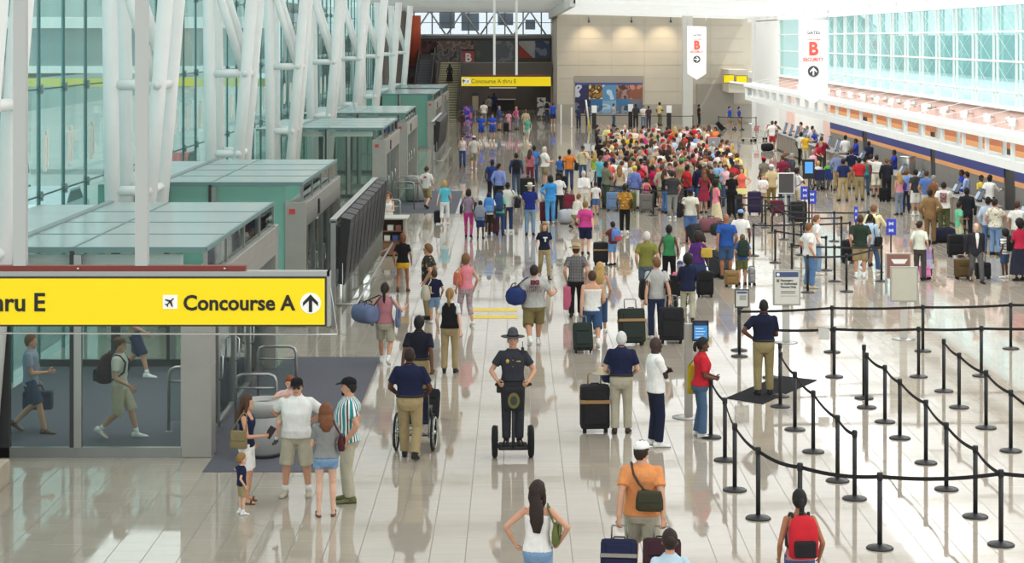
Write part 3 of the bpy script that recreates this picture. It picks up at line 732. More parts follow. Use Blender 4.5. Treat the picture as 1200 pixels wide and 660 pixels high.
# ---- far end
beige = mat('#c4bbaa', .8, 0, .2, .03, .6, 'beige_wall'); beige_lo = mat('#a79f91', .6, 0, .3, name='beige_wall_low')
struct('wall_back', MB().box(3.3, XR+1.2, 155, 155.4, 1.5, 9.0).box(3.3, 3.7, 155.4, 183.4, 0, 9.4), beige)
struct('baseboard_back', MB().box(3.28, XR+1.2, 154.9, 155, 0, 1.5), beige_lo)
struct('wall_back_recess', MB().box(14.3, 17.2, 154.6, 155, 0, 3.1), mat('#9b9488', .7, 0, .2, name='grey_recess'))
struct('wall_back_corner', MB().box(XR-.25, XR+1.3, 147, 147.4, 0, 9.0), mat('#fbfaf7', .7, 0, .2, name='white_wall'))
struct('wall_back_ledge', MB().box(16.3, XR-.2, 150, 155, 2.55, 4.3), mat('#cbc3b2', .7, 0, .2, name='ledge_beige'))
ln = MB()
for z in (2.5, 3.55, 4.6, 5.65, 6.7, 7.75): ln.box(3.3, XR, 154.985, 155, z-.012, z+.012)
for x in np.arange(5, 18, 2.6): ln.box(x-.012, x+.012, 154.985, 155, 1.5, 9)
struct('trim_3', ln, mat('#b6ad9a', .8, 0, .2, name='joint_line'))
c = MB().box(12.5, 13.25, 146.6, 147.4, 0, 9, bev=.04); struct('trim_4', c, mat('#cfcdc6', .45, .15, .4, name='column_white'))
# left part of the end: dark hall under a mural band and a clerestory
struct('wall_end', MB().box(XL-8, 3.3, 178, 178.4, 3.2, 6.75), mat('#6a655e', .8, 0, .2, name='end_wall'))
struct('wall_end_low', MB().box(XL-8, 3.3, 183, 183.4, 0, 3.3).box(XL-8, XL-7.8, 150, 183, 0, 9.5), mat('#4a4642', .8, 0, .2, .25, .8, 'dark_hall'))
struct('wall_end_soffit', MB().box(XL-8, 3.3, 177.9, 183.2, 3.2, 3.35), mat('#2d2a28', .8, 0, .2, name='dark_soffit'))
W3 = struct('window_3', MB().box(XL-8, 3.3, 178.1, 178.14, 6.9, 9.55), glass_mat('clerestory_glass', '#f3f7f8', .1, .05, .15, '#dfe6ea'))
fr = MB()
for x in np.arange(XL-6, 3.4, 1.65): fr.box(x-.06, x+.06, 177.9, 178.1, 6.9, 9.5)
fr.box(XL-8, 3.3, 177.8, 178.1, 6.7, 6.95); fr.box(XL-8, 3.3, 177.95, 178.1, 8.1, 8.16)
struct('window_frame', fr, mat('#8e9396', .5, .2, .4, name='clerestory_frame'), W3)
bl = MB()
for x0, x1, z0, z1 in ((-4.9, -3.3, 7.4, 9.0), (-1.6, -.2, 7.9, 9.0), (-6.9, -5.5, 7.6, 9.2), (.9, 1.8, 7.5, 8.4)): bl.box(x0, x1, 178.0, 178.08, z0, z1)
struct('window_blind', bl, mat('#9fb2c4', .7, 0, .2, name='blue_grey_view'), W3)
# ------------------------------------------------------------------ entrance vestibules
FRAME = mat('#8f908b', .38, .55, .5, .05, 2, 'vestibule_frame'); DARKF = mat('#3b3d3c', .4, .3, .4, name='dark_frame')
def vestibule(Y0, Y1, label, teal, doors=2):
    t = thing('entrance_vestibule', label, 'vestibule', ((XL+XP)/2, Y0, 0), 0, 'glass entrance vestibules along the left facade')
    ox, oy = (XL+XP)/2, Y0; L = Y1-Y0
    def P(mb, nm, m, parent=t, lab=None):
        mb.v = [(p[0]-ox, p[1]-oy, p[2]) for p in mb.v]; o = mb.build(nm, m, parent)
        if lab: o['label'] = lab
        return o
    xm = (XL+XP)/2+.3; r = MB()
    r.box(-8.2, xm-.01, Y0, Y1, 3.31, 3.35); r.box(xm+.01, XP, Y0, Y1, 3.31, 3.35)
    ro = P(r, 'roof', GL_ROOF)
    sm_ = MB()
    for k in range(1, 4): sm_.box(-8.2, XP, Y0+L*k/4-.015, Y0+L*k/4+.015, 3.345, 3.358)
    sm_.box(xm-.02, xm+.02, Y0, Y1, 3.30, 3.358); sm_.box(-8.2, XP, Y0-.02, Y0+.02, 3.27, 3.36); sm_.box(XP-.02, XP+.02, Y0, Y1, 3.29, 3.36)
    P(sm_, 'roof_seam', mat('#6d8a88', .5, .1, .4, name='seam'), ro)
    gt = MB(); gt.box(-8.34, -8.2, Y0, Y1, 3.24, 3.38); gt.box(XL+.1, -8.34, Y0, Y1, 3.25, 3.29); P(gt, 'gutter', mat('#8d9a98', .5, .4, .4, name='gutter'))
    lf = MB(); lf.box(XL+.1, -8.34, Y0+.1, Y1-.1, 3.29, 3.31); P(lf, 'rear_roof_panel', mat('#b9c4c2', .4, .2, .4, .08, 2, 'roof_metal'))
    gm = GL_TEAL if teal else GL_POD
    for nm, y in (('side_glass', Y0), ('side_glass', Y1)):
        s = MB(); s.box(XL+.1, xm-.05, y-.012, y+.012, .14, 3.29); s.box(xm+.05, XP-.38, y-.012, y+.012, .14, 3.29); P(s, nm, gm)
    fr = MB()
    for y in (Y0, Y1):
        fr.box(xm-.05, xm+.02, y-.04, y+.04, .1, 3.3)
        fr.box(XL+.1, XP-.38, y-.05, y+.05, 0, .14); fr.box(XL+1.55, XL+1.72, y-.06, y+.06, 0, 3.2)
    P(fr, 'side_frame', DARKF)
    fr = MB()
    for y in (Y0, Y1): P(MB().box(xm+.02, xm+.14, y-.05, y+.05, .16, 3.24), 'mullion', STEEL)
    P(MB().box(XL+.1, XP-.38, Y0-.06, Y0+.06, 0, .16), 'sill', FRAME)
    for y in (Y0+.16, Y1-.22): P(MB().box(XL+.3, XP-.4, y, y+.06, 3.02, 3.22), 'inner_rail', WHITE)
    for y in (Y0-.06, Y1-.36):
        p = MB(); p.box(XP-.40, XP+.10, y, y+.42, 0, 2.9, bev=.015); p.box(XP-.405, XP+.105, y-.005, y+.425, 1.46, 1.475); P(p, 'pillar', STEEL_L)
    h = MB(); h.box(XP-.36, XP+.10, Y0+.36, Y1-.36, 2.32, 2.88, bev=.015); h.box(XP+.10, XP+.106, Y0+.36, Y1-.36, 2.59, 2.605); P(h, 'header_beam', STEEL_L)
    f = MB(); f.box(XP-.02, XP, Y0+.02, Y1-.02, 2.90, 3.30); P(f, 'fascia_glass', GL_POD)
    fb = MB()
    for k in range(5): y = Y0+.02+(L-.04)*k/4; fb.box(XP-.05, XP+.02, y-.03, y+.03, 2.88, 3.31)
    P(fb, 'fascia_post', FRAME)
    n = 4; w = (L-.72)/n
    for k in range(n):
        y0 = Y0+.36+w*k
        d = MB(); d.box(XP-.20, XP-.18, y0+.06, y0+w-.06, .08, 2.30); o = P(d, 'door', GL_POD)
        e = MB()
        for a in (y0+.01, y0+w-.09): e.box(XP-.24, XP-.14, a, a+.08, 0, 2.32)
        e.box(XP-.24, XP-.14, y0, y0+w, 2.22, 2.32); e.box(XP-.24, XP-.14, y0, y0+w, 0, .10); P(e, 'door_frame', STEEL, o)
        hd = MB(); hd.tube([(XP-.12, y0+w-.16, .85), (XP-.06, y0+w-.16, .9), (XP-.06, y0+w-.16, 1.25), (XP-.12, y0+w-.16, 1.3)], .016, 6); P(hd, 'door_handle', CHROME, o)
    sn = MB(); sn.box(XP+.02, XP+.14, Y0+2.6, Y0+2.8, 2.40, 2.76, bev=.02); P(sn, 'door_sensor', BLACK)
    ib = MB(); ib.box(XL+.3, XL+.42, Y0+.3, Y1-.3, 0, 2.3); ib.v = [p for p in ib.v]
    st = MB(); st.box(XP-.30, XP-.16, Y0-.075, Y0-.06, 2.62, 2.74); P(st, 'warning_sticker', mat('#c23a36', .5, name='red_sticker'))
    return t
VST = [(31.4, 40.1, 'glass vestibule nearest the camera behind the big yellow hanging sign', False), (45.6, 54.3, 'second glass vestibule with green side, just behind the nearest one', True),
       (73.4, 82.4, 'third vestibule with clear glass sides beyond the monitor bank', False), (88.2, 97.5, 'fourth vestibule, partly hidden right behind the third clear-sided one', False),
       (119., 129.5, 'fifth vestibule, solid green glass side, beyond the two clear ones', True), (133., 143., 'farthest vestibule, white-edged roof showing above the fifth green one', False)]
for v in VST: vestibule(*v)
# entrance carpets
carp = mat('#63636a', .95, 0, .1, .12, 30, 'grey_carpet')
for i, (x0, x1, y0, y1, lab) in enumerate(((-4.83, -2.83, 30.3, 41.2, 'large dark grey carpet mat at the nearest vestibule door'), (-4.83, -2.3, 75.2, 86, 'dark grey carpet mat by the third vestibule under walking man'), (-9.6, -4.83, 31.6, 40, 'grey carpet inside the nearest glass vestibule'), (-9.6, -4.83, 45.8, 54.1, 'grey carpet inside the second vestibule'))):
    tag(MB().box(x0, x1, y0, y1, .0, .012).build('carpet', carp), lab, 'carpet')
# stone block at lower left
tag(MB().box(-8.2, -7.62, 25.5, 29.6, 0, .36, bev=.02).build('stone_bench', mat('#b8ab98', .5, 0, .4, .12, 5, 'bench_stone')), 'low beige stone block at lower left edge by the vestibule', 'bench')
# guard rails at the doors
def guard_rail(x0, x1, y, h, label):
    t = thing('guard_rail', label, 'rail', (x0, y, 0), 0, 'steel guard rails at the doors'); w = x1-x0; r = .12
    a = [(0, 0, 0), (0, 0, h-r), (r*.3, 0, h-r*.3), (r, 0, h), (w-r, 0, h), (w-r*.3, 0, h-r*.3), (w, 0, h-r), (w, 0, 0)]
    MB().tube(a, .028, 10).build('rail_tube', STEEL, t); MB().tube([(0, 0, h*.78), (w, 0, h*.78)], .018, 8).build('cross_bar', STEEL, t)
    MB().box(.04, w-.04, -.006, .006, .18, h*.76).build('infill_glass', GL_POD, t)
    for x in (0, w): MB().lathe([(.06, 0), (.06, .012), (.035, .02)], (x, 0, 0), 14).build('base_plate', STEEL, t)
    return t
for x0, x1, y, h, l in ((-4.70, -4.02, 33.0, 1.05, 'steel U-shaped guard rail just behind the grey trash bin'), (-4.72, -4.02, 36.0, 1.05, 'steel guard rail farther along the nearest vestibule, behind the first rail'), (-5.9, -5.25, 33.4, 1.1, 'guard rail inside the nearest vestibule, left of the metal pillar'),
                        (-4.75, -4.0, 68.2, 1.1, 'steel guard rail beside the woman in white at the kiosk'), (-4.75, -3.95, 76.5, 1.1, 'first steel rail at the third vestibule door beyond the kiosk'), (-4.75, -3.95, 79.5, 1.1, 'second steel rail at the third vestibule door, behind the first one')): guard_rail(x0, x1, y, h, l)
# trash bins
def trash_bin(loc, label, r=.31, h=.92):
    t = thing('trash_bin', label, 'trash bin', loc, 0, 'grey trash bins'); g = mat('#9b9a96', .45, .25, .4, .05, 3, 'bin_grey')
    MB().lathe([(r*.93, .06), (r, .10), (r, h*.72), (r*.985, h*.725)], n=26).build('bin_body', g, t)
    MB().lathe([(r*1.02, h*.735), (r*1.03, h*.95), (r*.98, h), (r*.72, h), (r*.62, h*.93), (.02, h*.92)], n=26).build('bin_lid', mat('#b4b3ae', .4, .35, .4, name='bin_lid'), t)
    MB().lathe([(r*.6, h*.925), (r*.6, h*.935), (.01, h*.936)], n=20).build('bin_opening', BLACK, t)
    MB().lathe([(r*.85, 0), (r*.85, .07)], n=20).build('bin_base', BLACK, t); return t
trash_bin(gp(309, 535), 'round grey trash bin behind the woman in navy sleeveless top')
# ------------------------------------------------------------------ inclined white column frames
def column_frame(Y, label):
    t = thing('column_frame', label, 'column', (-8.6, Y, 0), 0, 'white inclined steel column frames along the left facade'); ox = -8.6
    def tb(p, q, r, n=16): return MB().tube([(p[0]-ox, p[1]-Y, p[2]), (q[0]-ox, q[1]-Y, q[2])], r, n)
    for dy, r in ((0, .175), (1.5, .185)):
        y = Y+dy
        tb((-8.93, y, 0), (-9.06, y, 9.6), r).build('vertical_strut', WHITE, t)
        tb((-8.42, y, 0), (-7.62, y, 9.6), r).build('inclined_strut', WHITE, t)
        for z in (5.66, 3.3): tb((-8.86, y, z), (-8.45+.8*z/9.6, y, z), .115, 12).build('tie', WHITE, t)
        tb((-8.95, y, 8.75), (-8.02, y, 5.75), .125, 12).build('brace', WHITE, t)
    for z in (5.66, 3.3): tb((-8.42+.8*z/9.6, Y-.2, z), (-8.42+.8*z/9.6, Y+1.72, z), .10, 12).build('tie', WHITE, t)
    return t
for i, w in enumerate(('nearest, at the far left edge', 'second from the left, behind the yellow sign rod', 'third, above the second vestibule', 'fourth from the left', 'fifth from the left, above the third vestibule', 'sixth from the left', 'seventh from the left', 'eighth from the left', 'farthest, beside the orange-red wall')):
    column_frame(29.6+14.1*i, 'white inclined steel column frame, '+w)
# ------------------------------------------------------------------ yellow hanging signs
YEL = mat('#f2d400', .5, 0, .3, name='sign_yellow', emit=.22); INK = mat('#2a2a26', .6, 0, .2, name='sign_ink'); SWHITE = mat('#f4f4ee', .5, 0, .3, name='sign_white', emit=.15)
def plane_icon(mb, x, y, z, s, mi):
    pts = [(0, .5), (.06, .38), (.06, .14), (.46, -.12), (.46, -.22), (.06, -.08), (.05, -.32), (.17, -.42), (.17, -.5), (0, -.44)]
    pts = pts+[(-a, b) for a, b in pts[::-1][1:-1]]
    a = -PI/4; q = [(x+(px*math.cos(a)-pz*math.sin(a))*s, z+(px*math.sin(a)+pz*math.cos(a))*s) for px, pz in pts]
    mb.prism(q, 'Y', y-.004, y+.004, mi)
def arrow_icon(mb, x, y, z, s, mi, right=False):
    pts = [(0, .42), (.36, .04), (.36, -.14), (.08, .13), (.08, -.42), (-.08, -.42), (-.08, .13), (-.36, -.14), (-.36, .04)]
    mb.prism([((x+(b if right else a)*s), z+(-a if right else b)*s) for a, b in pts], 'Y', y-.004, y+.004, mi)
def disc(mb, x, y, z, r, mi, n=28): mb.prism([(x+r*math.cos(2*PI*k/n), z+r*math.sin(2*PI*k/n)) for k in range(n)], 'Y', y-.004, y+.004, mi)
Y = 22.0; px = lambda p: (p-CX)*Y/F; pz = lambda p: HC-(p-HY)*Y/F
x1 = px(383); x0 = x1-5.6; zb, zt = pz(382.5), pz(324)
t = thing('hanging_sign', 'big yellow hanging sign reading thru E and Concourse A', 'sign', ((x0+x1)/2, Y, zt), 0); ox = (x0+x1)/2
def P(mb, nm, m, par=None, lab=None):
    mb.v = [(p[0]-ox, p[1]-Y, p[2]-zt) for p in mb.v]; o = mb.build(nm, m, par or t)
    if lab: o['label'] = lab
    return o
P(MB().box(x0, x1, Y-.02, Y+.16, zb, zt, bev=.006), 'sign_frame', mat('#33342f', .4, .3, .4, name='sign_frame'))
P(MB().box(x0-.01, x1+.03, Y-.0, Y+.16, zt, zt+.055).box(x1, x1+.035, Y, Y+.16, zb, zt+.055), 'sign_casing', mat('#a8a8a2', .4, .3, .4, name='casing'))
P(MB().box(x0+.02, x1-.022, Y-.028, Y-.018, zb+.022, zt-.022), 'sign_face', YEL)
m = MB(); zc = pz(355)
add_text(m, 'A thru E', .285, px(54), Y-.032, pz(355), 0, .97, .006, 'RIGHT'); add_text(m, 'Concourse A', .236, px(215), Y-.032, pz(355.5), 0, .97, .006)
plane_icon(m, px(200), Y-.038, pz(353.3), .125, 0); arrow_icon(m, px(364.3), Y-.038, pz(355), .235, 0); P(m, 'lettering', INK)
m = MB(); disc(m, px(364.3), Y-.032, pz(355), .116, 0); m.box(px(191.5), px(208.5), Y-.036, Y-.030, pz(361.6), pz(345.4), bev=.002); P(m, 'symbol_panel', SWHITE)
P(MB().box(x0, px(287), Y+.02, Y+.14, zt+.055, zt+.115), 'hanger_beam', mat('#7c2f22', .5, 0, .4, name='red_beam'))
m = MB()
for p in (91, 263): m.lathe([(.014, -.01), (.014, .01)], (px(p), Y+.015, zt+.085), 10, axis='Y')
P(m, 'beam_bolt', CHROME)
for p in (22, 165): P(MB().box(px(p)-.07, px(p)+.07, Y+.02, Y+.14, zt+.11, 9.5), 'hanger_post', mat('#b9bbb6', .45, .1, .4, name='post_grey'))
P(MB().tube([(x0, Y+.05, pz(390.5)), (px(395), Y+.05, pz(393))], .012, 6), 'stay_cable', CHROME)
P(MB().tube([(px(383), Y+.1, zb), (px(395), Y+.1, pz(393)), (px(383), Y+.1, zt+.05)], .006, 5), 'end_stay', CHROME)
# far sign
Y = 122.; x0, x1, zb, zt = px(540), px(646), pz(101.5), pz(89.5); ox = (x0+x1)/2
t = thing('hanging_sign', 'far yellow hanging sign reading Concourse A thru E on two poles', 'sign', (ox, Y, zt), 0)
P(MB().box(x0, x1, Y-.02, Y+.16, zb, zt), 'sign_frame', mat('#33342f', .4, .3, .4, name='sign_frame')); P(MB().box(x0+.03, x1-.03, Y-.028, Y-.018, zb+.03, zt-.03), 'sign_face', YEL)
m = MB(); add_text(m, 'Concourse A thru E', .36, px(552), Y-.034, pz(95.4), 0, .95, .004); plane_icon(m, px(548.5), Y-.04, pz(95.3), .22, 0); P(m, 'lettering', mat('#8a7a10', .6, name='faded_ink'))
m = MB(); m.box(px(541.8), px(545.3), Y-.036, Y-.03, pz(99), pz(92)); disc(m, px(548.5), Y-.034, pz(95.3), .19, 0); P(m, 'symbol_panel', SWHITE)
m = MB(); arrow_icon(m, px(543.5), Y-.044, pz(95.3), .3, 0); P(m, 'arrow', INK)
P(MB().box(px(549), px(637), Y+.02, Y+.14, zt+.0, zt+.09), 'hanger_beam', mat('#7c2f22', .5, 0, .4, name='red_beam'))
for p in (579.3, 605.3): P(MB().box(px(p)-.075, px(p)+.075, Y+.02, Y+.14, zt+.05, 9.5), 'hanger_post', WHITE)
# ------------------------------------------------------------------ banners
def banner(px0, px1, py0, py1, Y, label, right=False, ph=0.):
    x0, x1 = (px0-CX)*Y/F, (px1-CX)*Y/F; z1 = HC-(py0-HY)*Y/F; z0 = HC-(py1-HY)*Y/F; w = x1-x0; xc = (x0+x1)/2
    t = thing('hanging_banner', label, 'banner', (xc, Y, z1), 0, 'white security banners')
    cl = MB(); nx, nz = 12, 24; vs = []; fs = []
    for j_ in range(nz+1):
        for i in range(nx+1):
            u = i/nx-.5; zz = -(z1-z0)*j_/nz
            tip = .115*(z1-z0)*(1-abs(u)*2); zb_ = -(z1-z0)*.885-tip
            vs.append((u*w, .035*math.sin(j_*.55+ph)*math.sin(u*3+1), zb_*j_/nz))
    for j_ in range(nz):
        for i in range(nx): a = j_*(nx+1)+i; fs.append((a, a+1, a+nx+2, a+nx+1))
    cl.add(vs, fs, 0, True); o = cl.build('banner_cloth', mat('#f6f6f5', .8, 0, .2, name='banner_cloth'), t, fix=False)
    H = z1-z0; k = MB(); rd = MB()
    add_text(k, 'GATES', .15*w, 0, -.05, -H*.155, 0, 1.05, .004, 'CENTER'); 
    add_text(rd, 'CONCOURSE', .085*w, 0, -.05, -H*.235, 0, 1.0, .002, 'CENTER'); add_text(rd, 'B', .62*w, 0, -.05, -H*.35, 0, .95, .03, 'CENTER'); add_text(rd, 'SECURITY', .165*w, 0, -.05, -H*.473, 0, .98, .004, 'CENTER')
    k.build('dark_lettering', mat('#55565a', .6, name='banner_grey'), t); rd.build('red_lettering', mat('#dd5243', .6, name='banner_red'), t)
    d = MB(); disc(d, 0, -.052, -H*.612, .19*w, 0); d.build('arrow_disc', mat('#3a3b3e', .6, name='disc_grey'), t)
    a = MB(); arrow_icon(a, 0, -.062, -H*.612, .33*w, 0, right); a.build('arrow', WHITE, t)
    MB().tube([(-w*.52, 0, .02), (w*.55, 0, .02)], .02, 8).build('hanging_rod', CHROME, t)
    MB().tube([(w*.5, 0, .02), (w*.5, 0, 8.6-z1)], .012, 6).tube([(-w*.5, 0, .02), (-w*.5, 0, 8.6-z1)], .006, 6).build('hanging_wire', CHROME, t); return t
banner(936, 970, 23, 122, 86.5, 'large white pointed banner GATES B SECURITY with up arrow, in front of bridge')
banner(805.5, 827.5, 31.5, 93.5, 131., 'smaller white banner GATES B SECURITY with right arrow, before beige wall', True, 2.)
# ------------------------------------------------------------------ white light bridge along the ticket hall, with flood lamps
t = thing('light_bridge', 'long white open-framed bridge along the ticket wall', 'bridge', (XC, 30, 0), 0)
b0, b1 = 30., 115.
MB().box(-.05, .55, 0, b1-b0, 3.92, 4.10).box(-.12, .0, 0, b1-b0, 3.88, 4.06).build('top_beam', WHITE, t)
MB().box(-.05, .55, 0, b1-b0, 3.12, 3.38).build('bottom_beam', WHITE, t)
for k in range(-7, 22):
    y = 53.2+2.92*k-b0
    if 0 < y < b1-b0-.3:
        for x in (-.05, .45): MB().box(x, x+.10, y, y+.13, 3.38, 3.92).build('upright', WHITE, t)
MB().box(-.05, .55, b1-b0-.16, b1-b0, 3.38, 3.92).build('end_upright', WHITE, t)
MB().tube([(.2, b1-b0, 4.0), (-.5, b1-b0+4, 4.05)], .06, 8).build('end_rod', WHITE, t)
m = MB()
for k in range(26):
    y = 1.2+k*3.35; m.tube([(.25, y, 4.08), (XR-XC-.1, y, 5.0)], .009, 5)
m.build('stay_rod', WHITE, t)
lampm = mat('#dcdad8', .35, .3, .5, name='lamp_grey')
def flood(x, y, z, label, up):
    t = thing('flood_lamp', label, 'lamp', (x, y, z), 0, 'flood lamps on the pink wall' if up else 'flood lamps on the white bridge')
    MB().lathe([(.03, -.11), (.08, -.09), (.12, .0), (.14, .09), (.12, .10)], n=14, axis='X').build('lamp_head', lampm, t)
    MB().tube([(.0, 0, -.02), (.06, 0, -.26), (.2, 0, -.30)] if not up else [(0, 0, 0), (.12, 0, -.02), (.3, 0, -.04)], .03, 6).build('lamp_arm', lampm, t)
for k in range(15):
    flood(XR-.32, 70.4+3.35*(k-1), 3.78, 'white domed flood lamp on pink wall, in the upper row', True)
    flood(XC+.3, 54.6+2.92*k, 4.36, 'small flood lamp standing on top of the white bridge', False)
# ------------------------------------------------------------------ monitors bank (seen end-on) by the second vestibule
def monitor_bank(x, y0, n, pitch, label, seen=True):
    t = thing('monitor_bank', label, 'display stand', (x, y0, 0), 0, 'banks of black monitors on steel frames'); L = n*pitch
    for k in range(0, n+1, 3): MB().box(-.32, -.20, k*pitch-.05, k*pitch+.05, 0, 2.48).build('post', STEEL, t)
    MB().box(-.34, -.18, -.05, L+.05, 2.44, 2.52).build('top_rail', STEEL, t)
    m = MB()
    for k in range(n*4+1): m.tube([(-.05, k*pitch/4, .32), (-.05, k*pitch/4, 1.5)], .012, 6)
    m.build('rail_bar', STEEL, t)
    m = MB(); m.tube([(-.26, 0, .55), (.22, 0, .55), (.26, .1, .55), (.26, L, .55)], .03, 8)
    for k in range(1, n, 2): m.tube([(-.26, k*pitch, .3), (.26, k*pitch, .55)], .02, 6)
    m.build('foot_rail', STEEL, t)
    for k in range(n):
        o = MB(); y = k*pitch
        o.prism([(-.16, 1.02), (-.02, .98), (.14, 2.5), (-.10, 2.56)], 'Y', y+.06, y+pitch-.10); b = o.build('monitor', BLACK, t)
        s = MB(); s.add([(.0+.004, y+.14, 1.1), (.0+.004, y+pitch-.18, 1.1), (.13, y+pitch-.18, 2.42), (.13, y+.14, 2.42)], [(0, 1, 2, 3)]); s.build('screen', mat('#0c0d10', .5, 0, .2, name='dark_screen'), b)
        z = MB(); z.box(-.22, -.12, y+.1, y+pitch-.14, 1.35, 2.35, bev=.02); z.build('monitor_back', BLACKM, b)
    return t
monitor_bank(-3.95, 45.4, 10, 1.36, 'bank of slanted black monitors on steel frame left of wooden kiosk')
monitor_bank(-3.9, 98.5, 8, 1.5, 'far bank of black monitors in front of the fourth vestibule')
# wooden kiosk
p = gp(459, 300); t = thing('wooden_kiosk', 'small wooden counter kiosk with shelves at end of monitor bank', 'kiosk', p)
wd = mat('#8a5f45', .5, 0, .3, .14, 4, 'kiosk_wood')
MB().box(-.40, -.33, 0, 1.0, 0, 1.12).build('side_panel', mat('#a99c8c', .4, .2, .4, name='kiosk_side'), t); MB().box(.35, .42, 0, 1.0, 0, 1.12).build('side_panel', mat('#a99c8c', .4, .2, .4, name='kiosk_side'), t)
MB().box(-.33, .35, .75, .8, 0, 1.1).build('back_panel', wd, t)
for z in (.1, .42, .74): MB().box(-.33, .35, .05, .78, z, z+.03).build('shelf', wd, t)
MB().box(-.33, .35, .02, .05, .03, .40).build('front_panel', wd, t)
MB().box(-.46, .50, -.08, 1.1, 1.12, 1.17, bev=.015).build('counter_top', mat('#b8b2a6', .3, 0, .5, name='counter_stone'), t)
for i, (x, z, c, l) in enumerate(((-.15, .45, '#dcd6ca', 'white'), (.1, .45, '#3d4f8a', 'blue'), (-.05, .77, '#e6e2d8', 'cream'), (.2, .77, '#8d5a4a', 'brown'))):
    o = MB().box(-.09, .09, .1, .35, 0, .17, bev=.01).build('leaflet_stack', mat(c, .7, name='paper')); o.location = p+Vector((x, 0, z)); tag(o, f'{l} stack of leaflets on a shelf of the wooden kiosk', 'leaflets')
# ------------------------------------------------------------------ belt stanchions
ORD = ['first', 'second', 'third', 'fourth', 'fifth', 'sixth', 'seventh', 'eighth', 'ninth', 'tenth']
def mk(fn):
    m = MB(); fn(m); return m.mesh('m')
_post = MB().tube([(0, 0, .02), (0, 0, .96)], .033, 12).mesh('post', [BLACKM])
_base = MB().lathe([(.178, 0), (.180, .012), (.165, .026), (.06, .05), (.04, .06)], n=24).mesh('base', [BLACKM])
_head = MB().lathe([(.037, .90), (.040, .905), (.040, .985), (.034, 1.0)], n=12).mesh('belt_head', [BLACK])
BELT = mat('#1d1c1d', .7, 0, .2, name='belt_webbing'); BELT2 = mat('#3a3a3c', .7, 0, .2, name='belt_webbing_grey')
def add_mesh(name, me, parent, loc=None):
    o = bpy.data.objects.new(name, me); COL.objects.link(o); o.parent = parent
    if loc: o.location = loc
    return o
def stanchion(loc, label, belt_to=None, bm=BELT, sag=.05, group='black belt posts'):
    t = thing('belt_stanchion', label, 'belt post', loc, 0, group)
    add_mesh('post', _post, t); add_mesh('base', _base, t); add_mesh('belt_head', _head, t)
    if belt_to is not None:
        d = Vector(belt_to)-Vector(loc); n = 10; m = MB(); vs = []; nrm = Vector((-d.y, d.x, 0)).normalized()*.003
        for k in range(n+1):
            u = k/n; p = d*u; p.z = .945-sag*4*u*(1-u)
            for s_ in (-1, 1):
                for z in (-.026, .026): vs.append(p+nrm*s_+Vector((0, 0, z)))
        fs = []
        for k in range(n):
            a = k*4
            fs += [(a, a+1, a+5, a+4), (a+2, a+6, a+7, a+3), (a+1, a+3, a+7, a+5), (a, a+4, a+6, a+2)]
        m.add(vs, fs); m.build('belt', bm, t)
    return t
def stanchion_row(pts, rowlab, bm=BELT, last=None, sag=.05, skip=()):
    P_ = [gp(x, y) for x, y in pts]
    for i, p in enumerate(P_):
        if pts[i][0] > 1215: continue
        nx = P_[i+1] if i+1 < len(P_) and i not in skip else (gp(*last) if last and i == len(P_)-1 else None)
        stanchion(p, f'black belt post, {ORD[i]} {rowlab}', nx, bm, sag)
stanchion_row([(833, 513), (849.5, 540), (861, 575), (888.5, 608), (937.5, 630), (1031, 643), (1173, 639), (1330, 640)], 'in the curved front row starting at woman in red')
stanchion_row([(914.5, 477), (931.5, 504), (953, 530), (981.5, 564), (1001.5, 585)], 'in the diagonal row running forward from man on mat')
stanchion_row([(1015.5, 478), (1037, 495), (1054.5, 514), (1085, 543), (1109, 574), (1143, 606)], 'in the middle diagonal row at right', last=(1173, 639))
stanchion_row([(1106, 459), (1124, 478), (1155.5, 502), (1184.5, 529), (1235, 565)], 'in the rightmost diagonal row')
stanchion_row([(866.5, 418), (975, 413), (1081.5, 412), (1184.5, 409), (1295, 406)], 'from left in the rear crosswise row behind the signs', sag=.02)
stanchion_row([(977.5, 442), (1076.5, 442), (1150, 441), (1265, 440)], 'from left in the crosswise row behind diagonal rows', sag=.02)
stanchion(gp(914, 465), 'black belt post right beside man on the black mat')
stanchion(gp(904, 443), 'black belt post half hidden behind man on black mat', gp(977.5, 442), sag=.02)
stanchion(gp(1012.5, 467), 'black belt post standing close behind head of middle diagonal row')
stanchion(gp(866, 411), 'black belt post paired behind the post with small sign')
G2 = BELT2
stanchion_row([(919, 281), (977.5, 283), (1018, 282)], 'of maze lane near the white-shirted woman', G2, sag=.02)
stanchion_row([(897, 267), (930, 290), (986, 290)], 'of maze lane behind boy with green pack', G2, sag=.02)
stanchion_row([(883, 300), (939, 299), (996, 297)], 'of maze lane beside boy with green backpack', G2, sag=.02)
stanchion_row([(908.5, 308), (968, 317)], 'of short maze lane right of boy with backpack', G2, sag=.02)
stanchion_row([(928, 327), (978, 330), (1033, 330)], 'of maze lane through man in dark green shirt', G2, sag=.02)
stanchion_row([(946.5, 343), (992, 342)], 'of nearest maze lane behind the passengers-only sign', G2, last=(1033, 330), sag=.02)
stanchion_row([(862, 262), (893, 262), (925, 261)], 'of the lane in front of coral-topped woman', G2, sag=.02)
stanchion_row([(870, 272), (905, 273), (942, 272)], 'of lane in front of boy in white tee', G2, sag=.02)
stanchion_row([(706.5, 245), (765.5, 253), (806, 251)], 'along the near edge of packed crowd', G2, sag=.02)
stanchion_row([(668, 143), (710, 142), (732, 142), (769, 142), (797, 141), (830, 140), (850, 140), (884, 140)], 'from left in farthest row before beige wall', G2, sag=.02)
stanchion_row([(677, 150), (697, 150), (738, 150), (783, 151), (812, 151)], 'from left in row behind the packed crowd', G2, sag=.02)
